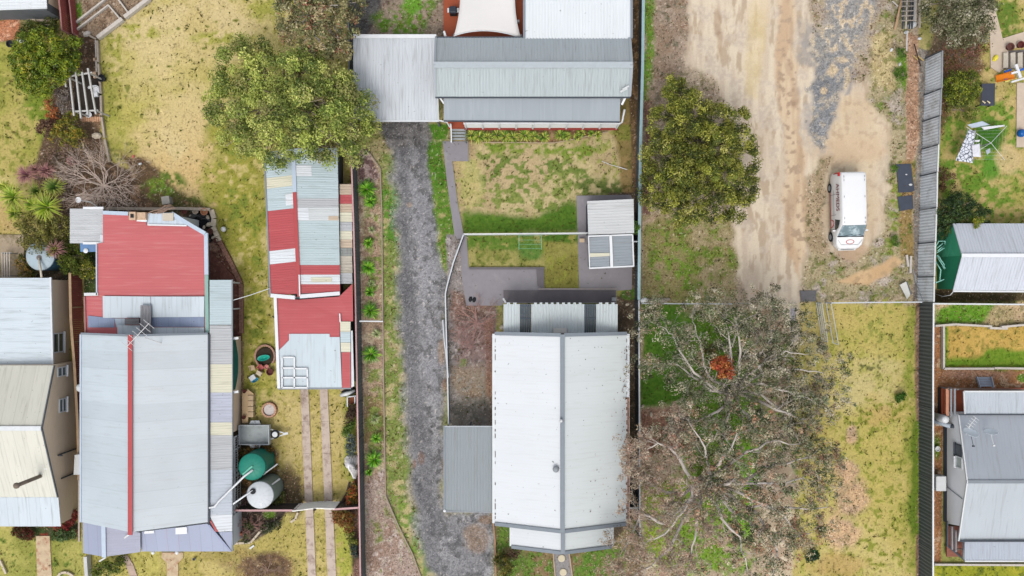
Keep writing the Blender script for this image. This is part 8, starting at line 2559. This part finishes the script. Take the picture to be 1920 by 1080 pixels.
GP = [(146, 156, 120), (102, 120, 80), (200, 188, 156), (208, 172, 144), (80, 90, 58), (222, 210, 184), (206, 150, 122)]
gum('tree', 'large sparse gum tree with white limbs and dusty pink leaves beside the white house', (1320, 905), [
    [(1300, 915, 6.5), (1285, 960, 7.0), (1245, 1000, 7.0), (1205, 1022, 6.4)],
    [(1298, 900, 6.0), (1270, 850, 6.6), (1235, 830, 6.4), (1205, 850, 6.0)],
    [(1330, 870, 6.2), (1322, 840, 6.6), (1290, 790, 6.4)],
    [(1350, 908, 6.4), (1410, 905, 6.8), (1470, 905, 6.6), (1520, 890, 6.0)],
    [(1380, 925, 6.2), (1425, 942, 6.6), (1490, 985, 6.2)],
    [(1310, 960, 6.0), (1305, 1010, 6.6), (1290, 1060, 6.4)],
    [(1340, 950, 6.2), (1385, 1010, 6.6), (1400, 1070, 6.4)],
    [(1280, 930, 6), (1240, 920, 6.2), (1215, 905, 5.6)],
    [(1420, 960, 6), (1460, 1030, 6.2), (1450, 1080, 6)],
    [(1380, 860, 6.2), (1440, 830, 6.4), (1500, 830, 5.8)],
    [(1250, 985, 6.5), (1200, 960, 6), (1180, 1010, 5.6), (1160, 1050, 5.2)],
    [(1270, 1010, 6), (1225, 1060, 6), (1180, 1090, 5.6)],
    [(1345, 870, 6.6), (1370, 840, 7), (1390, 800, 6.8)],
    [(1390, 900, 6.0), (1450, 870, 5.6), (1520, 860, 5.2), (1545, 870, 4.8)],
    [(1400, 950, 5.8), (1470, 950, 5.6), (1545, 950, 5.0)],
    [(1400, 980, 5.8), (1470, 1010, 5.4), (1520, 1000, 4.8)]],
    301, (1318, 905, 4.2), .34, 2, GP, [3, 2.4, 3, 2.2, 1.8, 2.6, 1.4], nl=46, csize=.34, clumpm=.56, pink=True, size=.14)
GP2 = [(148, 156, 122), (104, 118, 80), (196, 186, 156), (80, 86, 58), (218, 208, 184), (182, 156, 130)]
gum('tree', 'grey sparse gum tree with pale limbs surrounding the small red-leaved tree', (1375, 735), [
    [(1350, 740, 5.6), (1300, 700, 5.8), (1262, 630, 5.6), (1240, 610, 5.2)],
    [(1330, 730, 5.6), (1285, 690, 5.4), (1240, 680, 5.0)],
    [(1375, 690, 6.0), (1365, 640, 6.0), (1360, 590, 5.6)],
    [(1390, 680, 6.0), (1380, 610, 6.2), (1420, 590, 5.4)],
    [(1430, 720, 5.8), (1480, 735, 5.8), (1530, 755, 5.2)],
    [(1420, 690, 5.6), (1470, 660, 5.4), (1510, 665, 5.0)],
    [(1350, 770, 5.8), (1310, 790, 5.8), (1275, 810, 5.4)],
    [(1400, 780, 5.8), (1430, 820, 5.6), (1480, 800, 5.4)],
    [(1325, 705, 5.6), (1310, 640, 5.6), (1300, 600, 5.2)],
    [(1360, 790, 6), (1330, 830, 5.8)],
    [(1440, 650, 5.4), (1455, 610, 5)],
    [(1460, 770, 5.4), (1520, 790, 5), (1550, 740, 4.6)],
    [(1440, 690, 5.2), (1500, 690, 5.0), (1545, 700, 4.6)],
    [(1430, 740, 5.2), (1470, 780, 5.0), (1500, 760, 4.6)],
    [(1420, 660, 5.2), (1450, 640, 5.0), (1490, 630, 4.6)]],
    302, (1372, 735, 3.8), .28, 2, GP2, [3, 2.6, 2.8, 2, 2.6, 1.8], nl=46, csize=.34, clumpm=.54, size=.14)


# ---- ground cover: blades, litter, stones (nobody could count these)
def zone_at(x, y):
    i_ = np.clip(((x - GX0) / GD).astype(int), 0, NX - 1)
    j_ = np.clip(((y - GY0) / GD).astype(int), 0, NY - 1)
    return j_, i_


def scatter_blades(N, seed, size, h, zones, name, pal=None, dark=.8, dens=None, stone=False, mat_=FOLS, label=None, cat=None):
    g = np.random.default_rng(seed)
    x = g.uniform(-38, 38, N); y = g.uniform(-21.8, 21.8, N)
    j_, i_ = zone_at(x, y)
    ok = np.isin(ZONE[j_, i_], zones)
    if dens is not None:
        ok &= g.random(N) < dens[j_, i_]
    x, y, j_, i_ = x[ok], y[ok], j_[ok], i_[ok]
    n = len(x)
    base = COLR[j_, i_]
    z = Z[j_, i_]
    a = g.uniform(0, 2 * np.pi, n); s = size * (.5 + g.random(n))
    hh = h * (.4 + g.random(n))
    dx, dy = np.cos(a) * s, np.sin(a) * s
    lean = g.normal(size=(n, 2)) * hh[:, None] * .8
    V = np.stack([np.stack([x - dx, y - dy, z], -1), np.stack([x + dx * .2 + dy * .5, y + dy * .2 - dx * .5, z + hh * .5], -1), np.stack([x + dx + lean[:, 0], y + dy + lean[:, 1], z + hh], -1), np.stack([x + dx * .2 - dy * .5, y + dy * .2 + dx * .5, z + hh * .4], -1)], 1).reshape(-1, 3)
    if pal is None:
        c = base * (dark + .3 * (g.random(n)[:, None] - .5))
    else:
        P = np.array([nlin(q) for q in pal]); c = P[g.choice(len(pal), n)] * (.8 + .4 * g.random(n)[:, None])
    C = np.repeat(np.clip(c, .003, .8), 4, axis=0)
    o = np_mesh(name, V, np.arange(4 * n).reshape(n, 4), C, mat_)
    o['kind'] = 'stuff'
    o['label'] = label
    o['category'] = cat
    return o


gd = (.25 + 1.1 * nC * nB)
scatter_blades(150000, 401, .045, .06, [1, 5], 'grass', None, 1.0, gd, label='short patchy dry and green grass over the lawns and the vacant lot', cat='grass')
wd = sm(nB * .5 + nC * .5, .5, .66) * .6
scatter_blades(130000, 402, .07, .10, [1, 5], 'broadleaf_weeds', [(96, 104, 44), (112, 112, 50), (80, 92, 38), (116, 96, 56)], 1, np.clip(wd * sm(nD, .4, .8) + .07 * sm(nE, .4, .6), 0, 1), label='small dark broadleaf weeds flecking the lawns', cat='weeds')
scatter_blades(130000, 403, .05, .03, [4, 5], 'leaf_litter', [(176, 150, 124), (130, 96, 74), (204, 184, 160), (104, 78, 62), (160, 110, 84)], 1, .35 + .6 * nB, label='fallen leaves, bark and chips on the beds and weedy earth', cat='leaf litter')
scatter_blades(120000, 404, .035, .03, [2], 'gravel_stones', [(176, 176, 180), (120, 120, 126), (150, 150, 156), (200, 198, 198), (92, 92, 98)], 1, .8 * np.ones_like(nB), label='loose grey stones on the gravel driveway', cat='gravel')

# leaves blown from the gum onto the white house roof
g_ = np.random.default_rng(77)
n = 190
y = g_.uniform(-18.5, -4, n); x = 8.05 - np.abs(g_.normal(size=n)) * (.3 + .9 * sm(-y, 6, 14))
zr_ = 2.8 + (8.2 - x) / 4.65 * 1.7 + .03
ok = (y > -16.3)
x, y, zr_ = x[ok], y[ok], zr_[ok]; n = len(x)
a = g_.uniform(0, 6.28, n); s = .03 + .05 * g_.random(n)
dx, dy = np.cos(a) * s, np.sin(a) * s
sl = -1.7 / 4.65
V = np.stack([np.stack([x + ax, y + ay, zr_ + sl * ax], -1) for ax, ay in ((-dx, -dy), (dy * .5, -dx * .5), (dx, dy), (-dy * .5, dx * .5))], 1).reshape(-1, 3)
P_ = np.array([nlin(q) for q in [(150, 116, 96), (110, 92, 76), (176, 140, 118), (90, 90, 70)]])
o = np_mesh('roof_leaf_litter', V, np.arange(4 * n).reshape(n, 4), np.repeat(P_[g_.choice(4, n)], 4, axis=0), FOLS)
o['kind'] = 'stuff'; o['label'] = 'fallen gum leaves on the right slope of the white house'; o['category'] = 'leaf litter'
